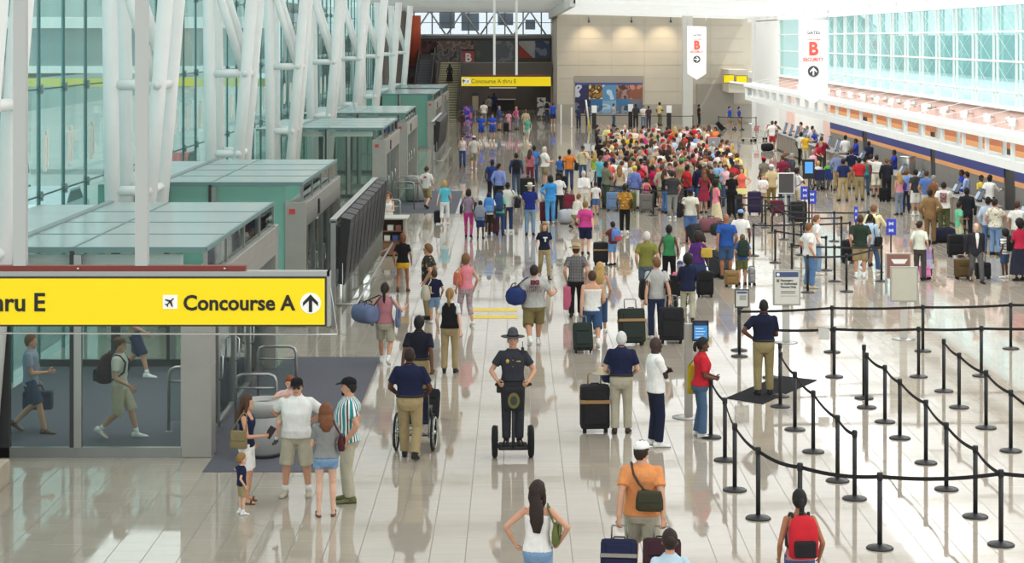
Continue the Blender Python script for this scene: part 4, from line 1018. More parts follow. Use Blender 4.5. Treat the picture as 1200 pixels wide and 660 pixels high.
stanchion_row([(842, 152), (869, 153), (886, 153)], 'from left before the two people in blue', G2, sag=.02)
stanchion_row([(693, 243), (698, 228), (702, 214), (694, 200)], 'along left flank of the packed crowd', G2, sag=.03)
# ------------------------------------------------------------------ sign stands
SG = mat('#c9c7bf', .5, .1, .4, name='sign_stand_grey'); SGD = mat('#a9a89f', .5, .15, .4, name='sign_edge')
def sign_stand(px0, px1, py0, py1, fx, fy, label, face=None, pillar=.16, base=True, edge=SGD, cat='sign', name='sign_stand'):
    p = gp(fx, fy); s = (fy-HY)/HC; t = thing(name, label, cat, p)
    x0, x1, z1, z0 = (px0-fx)/s, (px1-fx)/s, (fy-py0)/s, (fy-py1)/s
    MB().box(x0, x1, -.03, .03, z0, z1, bev=.01).build('board', edge, t)
    MB().box(x0+.035, x1-.035, -.036, -.028, z0+.035, z1-.035).build('board_face', face or SG, t)
    MB().box(-pillar/2, pillar/2, .03, .09, 0, z1-.05).build('pillar', SG, t)
    if base: MB().lathe([(.26, 0), (.26, .012), (.10, .02)], (0, .05, 0), 24).build('base_plate', STEEL, t)
    return t, x0, x1, z0, z1
t, x0, x1, z0, z1 = sign_stand(905.7, 938, 316, 358, 921.5, 402, 'grey standing sign board reading Passengers or Authorized Persons Only', mat('#dcd9d0', .5, 0, .3, name='sign_paper'))
w = x1-x0
MB().box(x0+.05, x1-.05, -.042, -.036, z1-.16, z1-.05).build('header_strip', mat('#46577e', .5, 0, .3, name='sign_blue'), t)
m = MB(); zz = z1-.245
for k, tx in enumerate(('Passengers', 'or Authorized', 'Persons Only')): add_text(m, tx, .066, x0+.165, -.04, zz+.01-k*.072, 0, .95, .002)
for k in range(2): m.box(x0+.17, x1-.12, -.041, -.037, zz-.24-k*.035, zz-.228-k*.035)
m.box(x0+.17, x1-.08, -.041, -.037, zz-.335, zz-.330); m.build('lettering', mat('#4a4a4a', .6, name='sign_text'), t)
m = MB(); m.box(x0+.075, x0+.135, -.041, -.037, zz-.03, zz+.035); m.build('symbol_box', mat('#6b7a3e', .6, name='sign_olive'), t)
m = MB(); disc(m, x0+.11, -.044, z1-.105, .036, 0); m.build('symbol_disc', WHITE, t)
sign_stand(1043, 1075.5, 312.5, 354, 1059.5, 398, 'blank pale grey sign board on pillar, seen from its back', mat('#c2bfae', .6, 0, .3, .04, 4, 'board_back'))
t, x0, x1, z0, z1 = sign_stand(1037.5, 1067.5, 296.5, 327, 1052, 344, 'brown sign board with white paper, behind the blank grey board', mat('#8a6258', .6, 0, .3, .06, 5, 'brown_board'), base=False, edge=mat('#b5aaa0', .5, name='board_edge'))
MB().prism([(x0+.22, z1-.28), (x0+.50, z1-.28), (x0+.58, z1-.16), (x0+.14, z1-.16)], 'Y', -.044, -.038).build('paper', WHITE, t)
for x in (x0+.03, x1-.03): MB().box(x-.03, x+.03, 0, .05, 0, z0+.02).build('leg', STEEL, t)
# small sign on top of the stanchion
p = gp(866.5, 418); s = (418-HY)/HC; t = thing('post_sign', 'small grey framed notice standing on top of left rear post', 'sign', p+Vector((.05, 0, 1.0)))
MB().box(-.15, .15, -.02, .02, .03, .42, bev=.01).build('frame', mat('#3e3f42', .5, name='sign_frame_dark'), t); MB().box(-.125, .125, -.026, -.018, .06, .39).build('notice', mat('#d4d2ca', .6, name='notice_paper'), t)
MB().box(-.11, .11, -.03, -.026, .33, .375).build('header_strip', mat('#46577e', .5, name='sign_blue'), t); MB().box(-.03, .03, -.01, .01, -.002, .04).build('bracket', BLACK, t)
m = MB()
for k in range(3): m.box(-.05, .09, -.03, -.026, .27-k*.035, .285-k*.035)
m.build('lettering', mat('#5a5a5a', .6, name='sign_text'), t)
# kiosk screen
p = gp(808, 490); s = (490-HY)/HC; t = thing('kiosk_screen', 'grey pillar kiosk with blue lit screen behind woman in red', 'kiosk', p)
MB().box(-.08, .06, .0, .12, 0, 1.66, bev=.01).build('pillar', STEEL_L, t); MB().lathe([(.24, 0), (.24, .015), (.1, .03)], (-.06, .05, 0), 22).build('base_plate', STEEL, t)
MB().box(.05, .335, -.06, .0, 1.36, 1.73, bev=.012).build('screen_housing', BLACK, t); MB().box(.075, .31, -.066, -.058, 1.40, 1.64).build('screen', mat('#3f86c9', .3, 0, .5, name='blue_screen', emit=.35), t)
MB().box(.09, .29, -.066, -.058, 1.65, 1.70).build('screen_header', mat('#17314f', .3, name='screen_dark'), t)
m = MB()
for k in range(4): m.box(.10, .27-.03*(k % 2), -.07, -.065, 1.43+k*.05, 1.445+k*.05)
m.build('screen_text', mat('#bfe0f5', .4, name='screen_text', emit=.2), t)
# post signs (blue)
for (x, y, fy, l) in ((943, 226, 262, 'small blue sign on post left of the wheelchairs'), (951.5, 231, 266, 'small blue sign on post just right of the other small blue sign'), (1003, 251, 297, 'narrow blue sign on post left of green shirt man'), (1044, 266, 311, 'blue sign on black post right of the man in light blue')):
    p = gp(x, fy); s = (fy-HY)/HC; zc = (fy-y)/s; t = thing('post_sign', l, 'sign', p, 0, 'small blue post signs')
    hw = .15 if x != 1003 else .06
    MB().tube([(0, 0, 0), (0, 0, zc)], .022, 8).build('post', BLACKM, t); MB().lathe([(.17, 0), (.17, .015), (.03, .04)], n=18).build('base', BLACKM, t)
    MB().box(-hw, hw, -.04, -.015, zc-.24, zc+.24, bev=.01).build('sign_plate', mat('#3345b8', .4, 0, .4, name='blue_sign', emit=.1), t)
    m = MB()
    for k in (-1, 1): m.prism([(-hw*.45, zc+k*.10-.06), (0, zc+k*.10-.02), (hw*.45, zc+k*.10-.06), (hw*.45, zc+k*.10+.06), (0, zc+k*.10+.02), (-hw*.45, zc+k*.10+.06)], 'Y', -.046, -.04)
    m.build('sign_mark', mat('#cfd6f2', .5, name='pale_mark'), t)
p = gp(948, 268); t = thing('kiosk_screen', 'small blue screen on black post beside the wheelchairs', 'kiosk', p)
MB().tube([(0, 0, 0), (0, 0, 1.9)], .03, 8).build('post', BLACKM, t); MB().box(-.22, .20, -.05, .03, 1.75, 2.45, bev=.02).build('screen_housing', BLACKM, t); MB().box(-.15, .13, -.056, -.048, 1.95, 2.35).build('screen', mat('#4f9ae0', .3, name='blue_screen2', emit=.35), t); MB().lathe([(.2, 0), (.2, .015), (.03, .04)], n=18).build('base', BLACKM, t)
t, x0, x1, z0, z1 = sign_stand(709.5, 720, 159, 168.5, 714.7, 200, 'black sign board with white lettering at left end of crowd', mat('#232326', .6, name='black_board'), .08, edge=BLACK)
m = MB(); [m.box(x0+.12+k*.045, x0+.15+k*.045, -.045, -.038, (z0+z1)/2-.04, (z0+z1)/2+.03+.02*(k % 3 == 0)) for k in range(8)]; m.build('lettering', WHITE, t)
sign_stand(830, 844, 161, 176, 837, 205, 'silver-framed notice board with blue mark at right end of crowd', mat('#8f8f94', .6, name='notice_grey'), .06)
p = gp(837.2, 205); MBs = MB(); 
t, x0, x1, z0, z1 = sign_stand(911.5, 931, 202.5, 227, 921, 262, 'white-framed dark panel standing behind man in black tee', mat('#4a4746', .6, name='dark_panel'), .06, edge=WHITE)
t, x0, x1, z0, z1 = sign_stand(683.5, 692.5, 168, 178, 688, 206, 'grey document stand with frame at left of crowd', mat('#d5d5d0', .6, name='stand_paper'), .05)
# black mat under the guard
q = [gp(851, 467), gp(893.5, 474), gp(957, 446), gp(913, 441)]
m = MB(); vs = [Vector((v.x, v.y, z)) for z in (.0, .014) for v in q]; m.add(vs, [(0, 1, 2, 3), (4, 5, 6, 7), (0, 1, 5, 4), (1, 2, 6, 5), (2, 3, 7, 6), (3, 0, 4, 7)])
tag(m.build('floor_mat', mat('#222124', .95, 0, .1, .1, 20, 'mat_black')), 'black diamond-laid rubber mat under man in navy polo', 'mat')
# reflection of a yellow sign, painted as strips on the floor near the center
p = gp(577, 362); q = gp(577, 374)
t = thing('floor_reflection', 'yellow sign reflection painted as two strips on floor right of woman in pink', 'painted reflection', ((gp(577, 367)).x, gp(577, 367).y, 0))
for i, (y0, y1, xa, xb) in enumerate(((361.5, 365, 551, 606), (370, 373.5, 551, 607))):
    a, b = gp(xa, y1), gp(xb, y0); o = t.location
    m = MB(); m.box(a.x-o.x, b.x-o.x, a.y-o.y, b.y-o.y, .0, .006); m.build('yellow_reflection', mat('#e8c928', .5, 0, .3, .25, 14, 'reflection_yellow'), t)
# white tag on the belt
p = gp(967, 443); o = MB().box(-.11, .11, -.01, .01, .76, .97, bev=.003).build('paper_tag', mat('#d2cfca', .6, name='tag_paper')); o.location = (gp(970, 443).x-.08, gp(970, 443).y-.03, 0); tag(o, 'small white card hanging on the belt right of navy polo man', 'card')
# ------------------------------------------------------------------ check-in counters, monitors
def counter(y0, y1, label, x=15.7):
    t = thing('checkin_counter', label, 'counter', (x, y0, 0), 0, 'grey check-in counters'); L = y1-y0
    MB().box(0, .62, .03, L-.03, .08, 1.0).build('counter_body', mat('#a39a8d', .4, .25, .4, .08, 4, 'counter_steel'), t)
    MB().box(-.06, .72, 0, L, 1.0, 1.05, bev=.01).build('counter_top', mat('#8b8985', .35, .3, .4, name='counter_top'), t)
    MB().box(.04, .58, .06, L-.06, 0, .08).build('kick_plate', BLACK, t)
    for k in range(1, int(L/.9)): MB().box(-.006, 0, k*.9-.012, k*.9+.012, .1, 1.0).build('panel_joint', DARKF, t)
for i, (a, b, l) in enumerate(((108, 118, 'far grey counter carrying the row of kiosks'), (97, 106, 'second grey counter, behind the man in yellow shirt'), (86.5, 95, 'third grey check-in counter from far end'), (76, 84.5, 'fourth grey check-in counter, behind the crowd in line'), (66, 74.5, 'check-in counter in front of agent in royal blue'), (57, 64.5, 'nearest check-in counter at the right edge'))): counter(a, b, l)
def monitor(x, y, label, rz=0, big=True):
    t = thing('checkin_monitor', label, 'monitor', (x, y, 1.05), rz, 'check-in monitors on the counters')
    h = .62 if big else .42
    MB().prism([(-.10, .06), (.02, .03), (.20, h), (.08, h+.05)], 'Y', -.24, .24).build('monitor_case', mat('#4b4e56', .4, .1, .4, name='monitor_grey'), t)
    MB().add([(-.104, -.2, .10), (-.104, .2, .10), (.065, .2, h), (.065, -.2, h)], [(0, 1, 2, 3)]).build('screen', mat('#a9bdd0', .3, 0, .5, name='pale_screen', emit=.1), t)
    MB().add([(-.10, -.249, .09), (.02, -.249, .07), (.17, -.249, h-.02), (.08, -.249, h)], [(0, 1, 2, 3)]).build('side_panel', mat('#8b93a3', .4, .1, .4, name='monitor_side'), t)
    MB().box(-.06, .1, -.12, .12, 0, .08).build('foot', BLACK, t)
for i, y in enumerate((109.2, 111.6, 114.0, 116.4)): monitor(15.95, y, f'check-in kiosk monitor, {ORD[3-i]} from the far end of the far counter', 0)
for i, y in enumerate((97.5, 100.2, 103.0)): monitor(15.95, y, f'check-in kiosk monitor, {ORD[2-i]} from far end on second counter', 0)
for i, y in enumerate((88, 91, 78, 81.5, 68, 71.5, 59, 62)): monitor(16.05, y, f'small check-in monitor, {ORD[i]} along the nearer counters', 0, False)
# silver cylinder bin behind counter
t = thing('silver_bin', 'tall silver cylinder standing at the bulkhead gap', 'bin', (17.3, 86.5, 0)); MB().lathe([(.33, .0), (.33, 1.45), (.30, 1.5)], n=22).build('cylinder_body', STEEL, t); MB().lathe([(.35, 1.45), (.35, 1.5), (.05, 1.52)], n=22).build('cylinder_lid', CHROME, t)
# ------------------------------------------------------------------ far end dressing
rnd = random.Random(4)
def mural(name, label, cat, Yw, panels, frame=None):
    t = thing(name, label, cat, (0, Yw, 0))
    for (a, b, c, d, col, pat, c2, c3) in panels:
        A, B_ = at(a, c, Yw), at(b, d, Yw)
        MB().box(A.x, B_.x, -.04, 0, B_.z, A.z).build('picture_panel', fabric(col, pat, c2, c3, .12) if pat else mat(col, .7, 0, .2, .25, .9, name='panel'), t)
    return t
mural('wall_mural', 'wide food-and-sky mural with blue top strip on beige wall', 'mural', 154.9, [(674, 753, 97, 99.5, '#4a5590', None, 0, 0), (674, 690, 99.5, 117, '#3a3a5c', 'print', '#c9c7d6', '#5c5878'), (690, 706, 99.5, 116, '#9a7440', 'floral', '#5c4322', '#d8c48e'), (706, 722, 99.5, 118, '#5e8fb8', 'print', '#b9cfdf', '#dfe8ee'), (722, 738, 99.5, 116, '#7a5850', 'floral', '#a3837a', '#5c403c'),
      (738, 753, 99.5, 116, '#8f5a48', 'print', '#c48870', '#a33a30'), (674, 692, 117, 133, '#33344f', 'print', '#6d7086', '#22233a'), (692, 706, 116, 124, '#3f6f9c', None, 0, 0), (706, 722, 118, 133, '#7fa6c2', 'print', '#a9c2d4', '#5a86a8'), (722, 738, 116, 124, '#47759f', None, 0, 0), (692, 706, 124, 133, '#5a7893', 'print', '#7d97ad', '#415f7c'), (722, 753, 124, 133, '#5a6f86', 'print', '#8b98a3', '#3c4c60'), (738, 753, 116, 124, '#6a6a72', None, 0, 0)])
struct('trim_5', MB().box(at(673, 0, 155).x, at(754, 0, 155).x, 154.93, 154.99, HC-52*154.95/F, HC-44*154.95/F), mat('#9c958a', .7, name='recess_strip'))
mural('wall_mural', 'dim collage mural band across the far end wall', 'mural', 177.9, [(495, 512, 48, 62, '#4a3230', 'print', '#6b4a44', '#382624'), (512, 556, 48, 58, '#7d6a60', 'floral', '#a08c80', '#5c443c'), (505, 541, 58, 75, '#6f6c66', 'floral', '#8f8b84', '#55524e'), (557, 578, 48, 87, '#5a605a', 'print', '#6d6f66', '#8a7a58'), (578, 602, 48, 87, '#74777a', 'print', '#8d9092', '#5f6265'),
      (608, 627, 48, 68, '#b9b8b4', None, 0, 0), (627, 645, 48, 68, '#4f5d78', 'print', '#8a93a3', '#38445c'), (608, 645, 68, 88, '#57543c', 'print', '#6d6846', '#474632')])
t = thing('red_pennant_panel', 'red triangular panel on the far mural', 'panel', (0, 177.84, 0)); a, b, c = at(608, 52, 177.84), at(608, 68, 177.84), at(625, 68, 177.84)
MB().prism([(a.x, a.z), (b.x, b.z), (c.x, c.z)], 'Y', -.03, 0).build('red_triangle', mat('#a8382c', .7, name='mural_red'), t)
t = thing('wall_sign', 'red and green wall sign with large white letter B', 'sign', (0, 176.8, 0)); A, B_ = at(541.5, 60, 176.8), at(556, 76, 176.8); C_ = at(556, 88.5, 176.8)
MB().box(A.x, B_.x, -.05, 0, B_.z, A.z).build('red_panel', mat('#b04440', .6, name='sign_red'), t); MB().box(A.x, B_.x, -.05, 0, C_.z, B_.z-.02).build('green_panel', mat('#3f6a3c', .6, name='sign_green'), t); MB().box(A.x-.02, B_.x+.02, -.06, 0, A.z, A.z+.18).build('top_strip', mat('#2a2420', .6, name='strip_dark'), t)
m = MB(); add_text(m, 'B', 1.05, (A.x+B_.x)/2, -.06, (A.z+B_.z)/2, 0, 1, .03, 'CENTER'); m.build('letter', WHITE, t)
MB().box(A.x+.1, B_.x-.1, .0, .3, 3.0, A.z).build('sign_support', DARKF, t)
struct('wall_left_end', MB().lathe([(.66, 4.5), (.66, 8.7)], (-8.95, 172, 0), 24).box(-9.7, -8.3, 171.5, 172.5, 4.3, 4.5), mat('#c04a20', .5, 0, .3, .25, .9, 'orange_red_wall'))
# truss in front of the clerestory
t = thing('roof_truss', 'grey triangulated roof truss across the far bright windows', 'truss', (0, 176.2, 0)); tm_ = mat('#a9abaa', .5, .2, .4, name='truss_grey')
MB().tube([(XL-2, 0, 9.15), (3.2, 0, 9.15)], .13, 8).build('top_chord', tm_, t); MB().tube([(XL-2, 0, 6.95), (3.2, 0, 6.95)], .13, 8).build('bottom_chord', tm_, t)
xs = np.linspace(-9.2, 2.8, 9)
for k in range(8): MB().tube([(xs[k], 0, 6.95 if k % 2 == 0 else 9.15), (xs[k+1], 0, 9.15 if k % 2 == 0 else 6.95)], .075, 8).build('diagonal', tm_, t)
# stairs and escalator
def stairs(x0, x1, y0, y1, z1, n, m, label, name, cat, side):
    t = thing(name, label, cat, (x0, y0, 0)); w = x1-x0; q = MB()
    for k in range(n):
        ya, yb = (y1-y0)*k/n, (y1-y0); q.box(0, w, ya, ya+(y1-y0)/n*1.02, max(0, z1*k/n-.3), z1*(k+1)/n)
    q.build('steps', m, t)
    e = MB()
    for k in range(n): e.box(0.03, w-.03, (y1-y0)*k/n-.02, (y1-y0)*k/n+.05, z1*(k+1)/n-.05, z1*(k+1)/n+.01)
    e.build('step_edge', mat('#d8d2ae' if name == 'staircase' else '#55585a', .5, name='step_edge'), t)
    for x in (-.12, w+.02):
        s = MB(); L = y1-y0; s.prism([(0, 0), (0, .95), (L, z1+.95), (L, z1-.4), (.6, 0)], 'X', x, x+.10); s.build('side_panel', side, t)
        h = MB(); h.tube([(x+.05, -.1, .95), (x+.05, L, z1+1.0)], .05, 8); h.build('handrail', BLACK, t)
stairs(-8.35, -7.1, 158, 172, 4.9, 22, mat('#6d7274', .5, .2, .4, name='escalator_step'), 'grey escalator rising beneath the orange-red wall', 'escalator', 'escalator', mat('#57504a', .4, .1, .4, name='escalator_side'))
stairs(-6.55, -4.75, 158, 171, 4.6, 24, mat('#8d8468', .6, name='stair_step'), 'wide staircase with pale step edges and woman in black', 'staircase', 'stairs', mat('#4f4a46', .3, .1, .4, name='stair_side'))
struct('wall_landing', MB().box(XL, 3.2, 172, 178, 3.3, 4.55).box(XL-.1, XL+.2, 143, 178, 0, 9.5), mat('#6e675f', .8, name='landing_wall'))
# far shop fittings, posters
t = thing('shop_counter', 'dark shop counter with pale shelf under the far sign', 'counter', (-1.2, 180, 0)); MB().box(-1.0, 1.1, 0, .8, 0, 1.05).build('counter_body', mat('#1f1d1d', .6, name='shop_dark'), t); MB().box(-1.1, 1.2, -.1, .9, 1.05, 1.12).build('counter_top', mat('#b9b4aa', .5, name='shop_top'), t); MB().box(-1.1, 1.2, .7, .8, 2.2, 2.9).build('menu_board', mat('#38342f', .6, name='menu'), t); MB().box(-1.2, 1.3, .68, .72, 2.1, 2.2).build('menu_edge', mat('#c9c4b4', .5, name='menu_edge', emit=.2), t)
for i, (a, b, c, d, fy, col, pat, c2, c3, l) in enumerate(((542, 554, 124, 147, 151, '#3a52b8', 'print', '#d06aa8', '#e08a50', 'bright blue and pink poster stand at the end of far monitors'), (629, 640, 114, 136, 139, '#d8d6d2', 'print', '#5a5a60', '#2a2a30', 'black and white poster stand before the dark far hall'), (553, 561, 109, 130, 137, '#b9a98c', None, 0, 0, 'cream stand sign with dark top before the far hall'))):
    t, x0, x1, z0, z1 = sign_stand(a, b, c, d, (a+b)/2, fy, l, fabric(col, pat, c2, c3, .3) if pat else mat(col, .7, name='stand_cream'), .08, edge=DARKF, name='poster_stand', cat='poster')
    if i == 2: MB().box(x0, x1, -.045, -.03, z1-.25, z1).build('top_strip', mat('#2b2a1c', .6, name='strip_dark2'), t)
# wall spot fixtures + ATM-like white posts at far
for i, x in enumerate((690, 740, 786)):
    A = at(x, 23, 154.6); t = thing('wall_spotlight', f'small spotlight on top of beige wall, {ORD[i]} from left', 'lamp', A, 0, 'spotlights over the beige wall')
    MB().lathe([(.05, 0), (.09, -.22), (.085, -.23)], n=12).build('lamp_head', DARKF, t); MB().tube([(0, 0, 0), (0, .1, .2), (0, .35, .2)], .025, 6).build('lamp_arm', DARKF, t)
for x, y in ((657.5, 146), (670, 150)):
    t = thing('white_post', 'slim white post left of beige wall mural' if x < 660 else 'slim white post with box left of the packed crowd', 'post', gp(x, y)); MB().box(-.06, .06, -.06, .06, 0, 1.55).build('shaft', WHITE, t); MB().box(-.12, .12, -.12, .12, 0, .04).build('base', STEEL, t)
t = thing('striped_pole', 'leaning white and yellow pole at left of packed crowd', 'pole', gp(691, 152)); MB().tube([(0, 0, .0), (-.1, 0, .8)], .06, 8).build('yellow_part', mat('#d8c33a', .5, name='pole_yellow'), t); MB().tube([(-.1, 0, .8), (-.28, 0, 2.2)], .06, 8).build('white_part', WHITE, t)
for i, (x, y, z) in enumerate(((854, 92.5, 0), (869, 93.5, 0))):
    A = at(x, y, 149.9); t = thing('yellow_wall_sign', ('left' if i == 0 else 'right')+' small yellow sign on far right ledge', 'sign', A, 0, 'yellow signs on the ledge'); MB().box(-.4, .4, -.03, .0, -.28, .28).build('sign_face', YEL, t); MB().box(-.44, .44, 0, .04, -.32, .32).build('sign_frame', DARKF, t)
# ------------------------------------------------------------------ beyond the facade: footbridge, canopy, cars
t = thing('footbridge', 'white-banded footbridge crossing the road outside the glass', 'footbridge', (-12, 96, 0))
MB().box(-32, 0, 0, 3, 5.3, 7.6).build('bridge_body', mat('#7f9392', .7, 0, .2, .1, .4, 'bridge_grey'), t); MB().box(-32, 0, -.15, 3, 5.0, 5.35).build('lower_band', WHITE, t); MB().box(-32, 0, -.15, 3, 7.2, 7.75).build('upper_band', WHITE, t); MB().box(-30, 0, -.2, -.1, 4.35, 4.75).build('yellow_band', mat('#d8d048', .6, name='outdoor_yellow'), t)
for x in (-8, -24): MB().tube([(x, 1.5, -.02), (x, 1.5, 5.1)], .4, 12).build('pier', mat('#b9beba', .7, name='concrete'), t)
tag(MB().box(-60, -45, 30, 330, -.02, 14).box(-45.2, -45, 30, 330, 3, 3.6).box(-45.2, -45, 30, 330, 7, 7.6).build('parking_garage', mat('#8fa09c', .8, 0, .2, .2, .15, 'garage')), 'pale concrete garage across the road, seen through left glass', 'building')
def car(x, y, col, label, van=False):
    t = thing('van' if van else 'car', label, 'van' if van else 'car', (x, y, -.02)); h = 2.1 if van else 1.42
    prof = [(-2.2, .35), (-2.25, .8), (-2.1, h), (1.0, h), (1.6, 1.05), (2.2, .9), (2.25, .35)] if van else [(-2.2, .35), (-2.2, .9), (-1.6, .95), (-1.0, h), (.5, h), (1.15, .95), (2.1, .82), (2.2, .35)]
    MB().prism(prof, 'X', -.85, .85).build('car_body', mat(col, .3, .1, .5, name='car_paint'), t)
    wp = [(-1.9, 1.15), (-1.85, h-.12), (.9, h-.12), (1.35, 1.15)] if van else [(-1.45, .98), (-.95, h-.08), (.45, h-.08), (1.0, .98)]
    MB().prism(wp, 'X', -.87, .87).build('side_window', BLACK, t)
    for yy in (-1.35, 1.35):
        for xx in (-.88, .70): MB().lathe([(.12, 0), (.33, .01), (.33, .17), (.12, .18)], (xx, yy, .33), 16, axis='X').build('wheel', RUBBER, t)
car(-16, 62, '#e9e9e6', 'white car parked outside the left glass wall'); car(-16.5, 70, '#b9bcc0', 'silver car outside, behind the white car'); car(-21, 80, '#e4e6e4', 'white van outside beyond the parked cars', True); car(-16, 92, '#a83a34', 'red car outside, farthest of the parked vehicles')

for x, y, l in ((709, 143, 'black sign pillar with white notice before the left half of mural'), (738.5, 149, 'black sign pillar with white notice before right half of mural'), (783.5, 151, 'black sign pillar with white notice left of the white column'), (696, 151, 'black sign pillar with white notice near left end of mural')):
    t = thing('sign_pillar', l, 'sign', gp(x, y)+Vector((0, -.35, 0)), 0, 'black sign pillars before the beige wall'); MB().box(-.16, .16, -.12, .12, 0, 1.45, bev=.02).build('pillar', BLACK, t); MB().box(-.19, .19, -.15, -.12, 1.2, 1.75).build('notice', WHITE, t)
# ------------------------------------------------------------------ luggage
def col_of(c): return PAL.get(c, c)
def pos_rz(rec, p): return rec['W'](p), rec['face']
def mx(p, rec): return rec['W'](p)
def suitcase(loc, rz, label, col='black', w=.46, h=.66, d=.26, tilt=0., handle=.42, band=None, group='suitcases and bags of travellers', hard=False):
    """rolling case standing on its wheels; origin on the floor between the wheels"""
    t = thing('suitcase', label, 'suitcase', loc, rz, group); t.rotation_euler = (tilt, 0, rz)
    m = mat(col_of(col), .45 if hard else .8, 0, .5 if hard else .2, .08, 6, 'case_shell')
    MB().box(-w/2, w/2, -d/2, d/2, .06, .06+h, bev=min(.06, d*.22)).build('case_body', m, t)
    MB().box(-w*.38, w*.38, -d/2-.03, -d/2+.02, .06+h*.12, .06+h*.58, bev=.025).box(-w*.34, w*.34, -d/2-.022, -d/2+.02, .06+h*.64, .06+h*.88, bev=.018).build('front_pocket', m, t)
    for sx in (-1, 1): MB().lathe([(.012, -.02), (.04, -.018), (.04, .018), (.012, .02)], (sx*w*.36, d*.28, .04), 12, axis='X').build('wheel', RUBBER, t)
    for sx in (-1, 1): MB().box(sx*w*.36-.03, sx*w*.36+.03, -d*.42, -d*.26, 0, .07, bev=.008).build('foot', RUBBER, t)
    if handle:
        z = .06+h
        MB().tube([(-w*.22, d*.3, z-.02), (-w*.22, d*.3, z+handle-.02), (-w*.20, d*.3, z+handle), (w*.20, d*.3, z+handle), (w*.22, d*.3, z+handle-.02), (w*.22, d*.3, z-.02)], .011, 6).build('pull_handle', mat('#8d8a86', .35, .7, .5, name='handle_metal') if band != 'gold' else mat('#b9935a', .35, .5, .5, name='handle_gold'), t)
    MB().tube([(-.08, 0, .055+h), (-.06, 0, .085+h), (.06, 0, .085+h), (.08, 0, .055+h)], .012, 6).build('grip', BLACK, t)
    if band: MB().box(-w/2-.003, w/2+.003, -d/2-.035, d/2+.003, .06+h*.60, .06+h*.68, bev=.005).build('band', mat('#8d857c', .6, name='band_grey') if band == 'grey' else mat('#a07a4a', .6, name='band_tan'), t)
    return t
def duffel(loc, rz, label, col='black', L=.55, r=.16, group='suitcases and bags of travellers', strap=None, tiltx=0.):
    t = thing('duffel_bag', label, 'bag', loc, rz, group); m = mat(col_of(col), .85, 0, .2, .12, 6, 'bag_cloth')
    rr = [axis_ring(Vector((x, 0, r)), Vector((0, 1, 0)), Vector((0, 0, 1)), r*k, r*k*1.02, 12, 2.3) for x, k in ((-L/2, .55), (-L/2+.03, .9), (-L/4, 1.02), (0, 1.04), (L/4, 1.), (L/2-.03, .9), (L/2, .55))]
    MB().loft(rr).build('bag_body', m, t)
    for s in (-1, 1): MB().tube([(-.13, s*r*.6, r*1.7), (-.09, s*r*.35, r*2.3), (.09, s*r*.35, r*2.3), (.13, s*r*.6, r*1.7)], .012, 6).build('handle', BLACK, t)
    MB().box(-L*.42, L*.42, -.012, .012, r*2.0, r*2.06).build('zip', BLACK, t)
    if strap: 
        t_ = Vector(strap)-Vector(loc); t_ = Matrix.Rotation(-rz, 3, 'Z') @ t_
        MB().tube([(-L*.42, 0, r*1.8), tuple(t_+Vector((-.04, 0, .015))), tuple(t_+Vector((.04, 0, .015))), (L*.42, 0, r*1.8)], .013, 6).build('shoulder_strap', BLACK, t)
    return t
def backpack(rec, label, col='black', col2=None, w=.30, h=.44, d=.17, group='suitcases and bags of travellers', front=False):
    s = rec['s']; g = rec['trow'](1.25)[1]+.02
    loc = rec['W'](rec['T']((0, -g-.005, .98 if not rec['kid'] else 1.0))); t = thing('backpack', label, 'backpack', loc, rec['face'], group)
    m = mat(col_of(col), .8, 0, .2, .12, 7, 'pack_cloth'); m2 = mat(col_of(col2 or col), .8, 0, .2, .12, 7, 'pack_cloth')
    rr = [axis_ring(Vector((0, -d/2*k2-.01, z*h)), Vector((1, 0, 0)), Vector((0, 1, 0)), w/2*k, d/2*k2, 14, 3) for z, k, k2 in ((0, .8, .8), (.06, .98, 1.), (.4, 1, 1.02), (.75, .95, .85), (.93, .75, .6), (1., .4, .3))]
    MB().loft(rr).build('pack_body', m, t)
    MB().box(-w*.36, w*.36, -d-.065, -d+.02, h*.07, h*.47, bev=.03).build('front_pocket', m2, t)
    MB().tube([(-.04, -.03, h*.97), (-.03, -.03, h*1.06), (.03, -.03, h*1.06), (.04, -.03, h*.97)], .009, 6).build('grab_loop', BLACK, t)
    for sg in (-1, 1):
        inv = lambda p: Matrix.Rotation(-rec['face'], 3, 'Z') @ (rec['W'](rec['T'](p))-loc)
        gy = rec['trow'](1.3)[1]+rec['trow'](1.3)[2]
        pts = [inv((sg*.09, -.08, 1.40)), inv((sg*.105, -.035, 1.466)), inv((sg*.11, .04, 1.45)), inv((sg*.115, gy+.024, 1.34)), inv((sg*.14, gy*.75+.03, 1.18)), inv((sg*.165, -.02, 1.08)), inv((sg*.12, -.10, 1.04))]
        MB().tube(pts, .018*max(s, .7), 6).build('strap', BLACK, t)
    return t
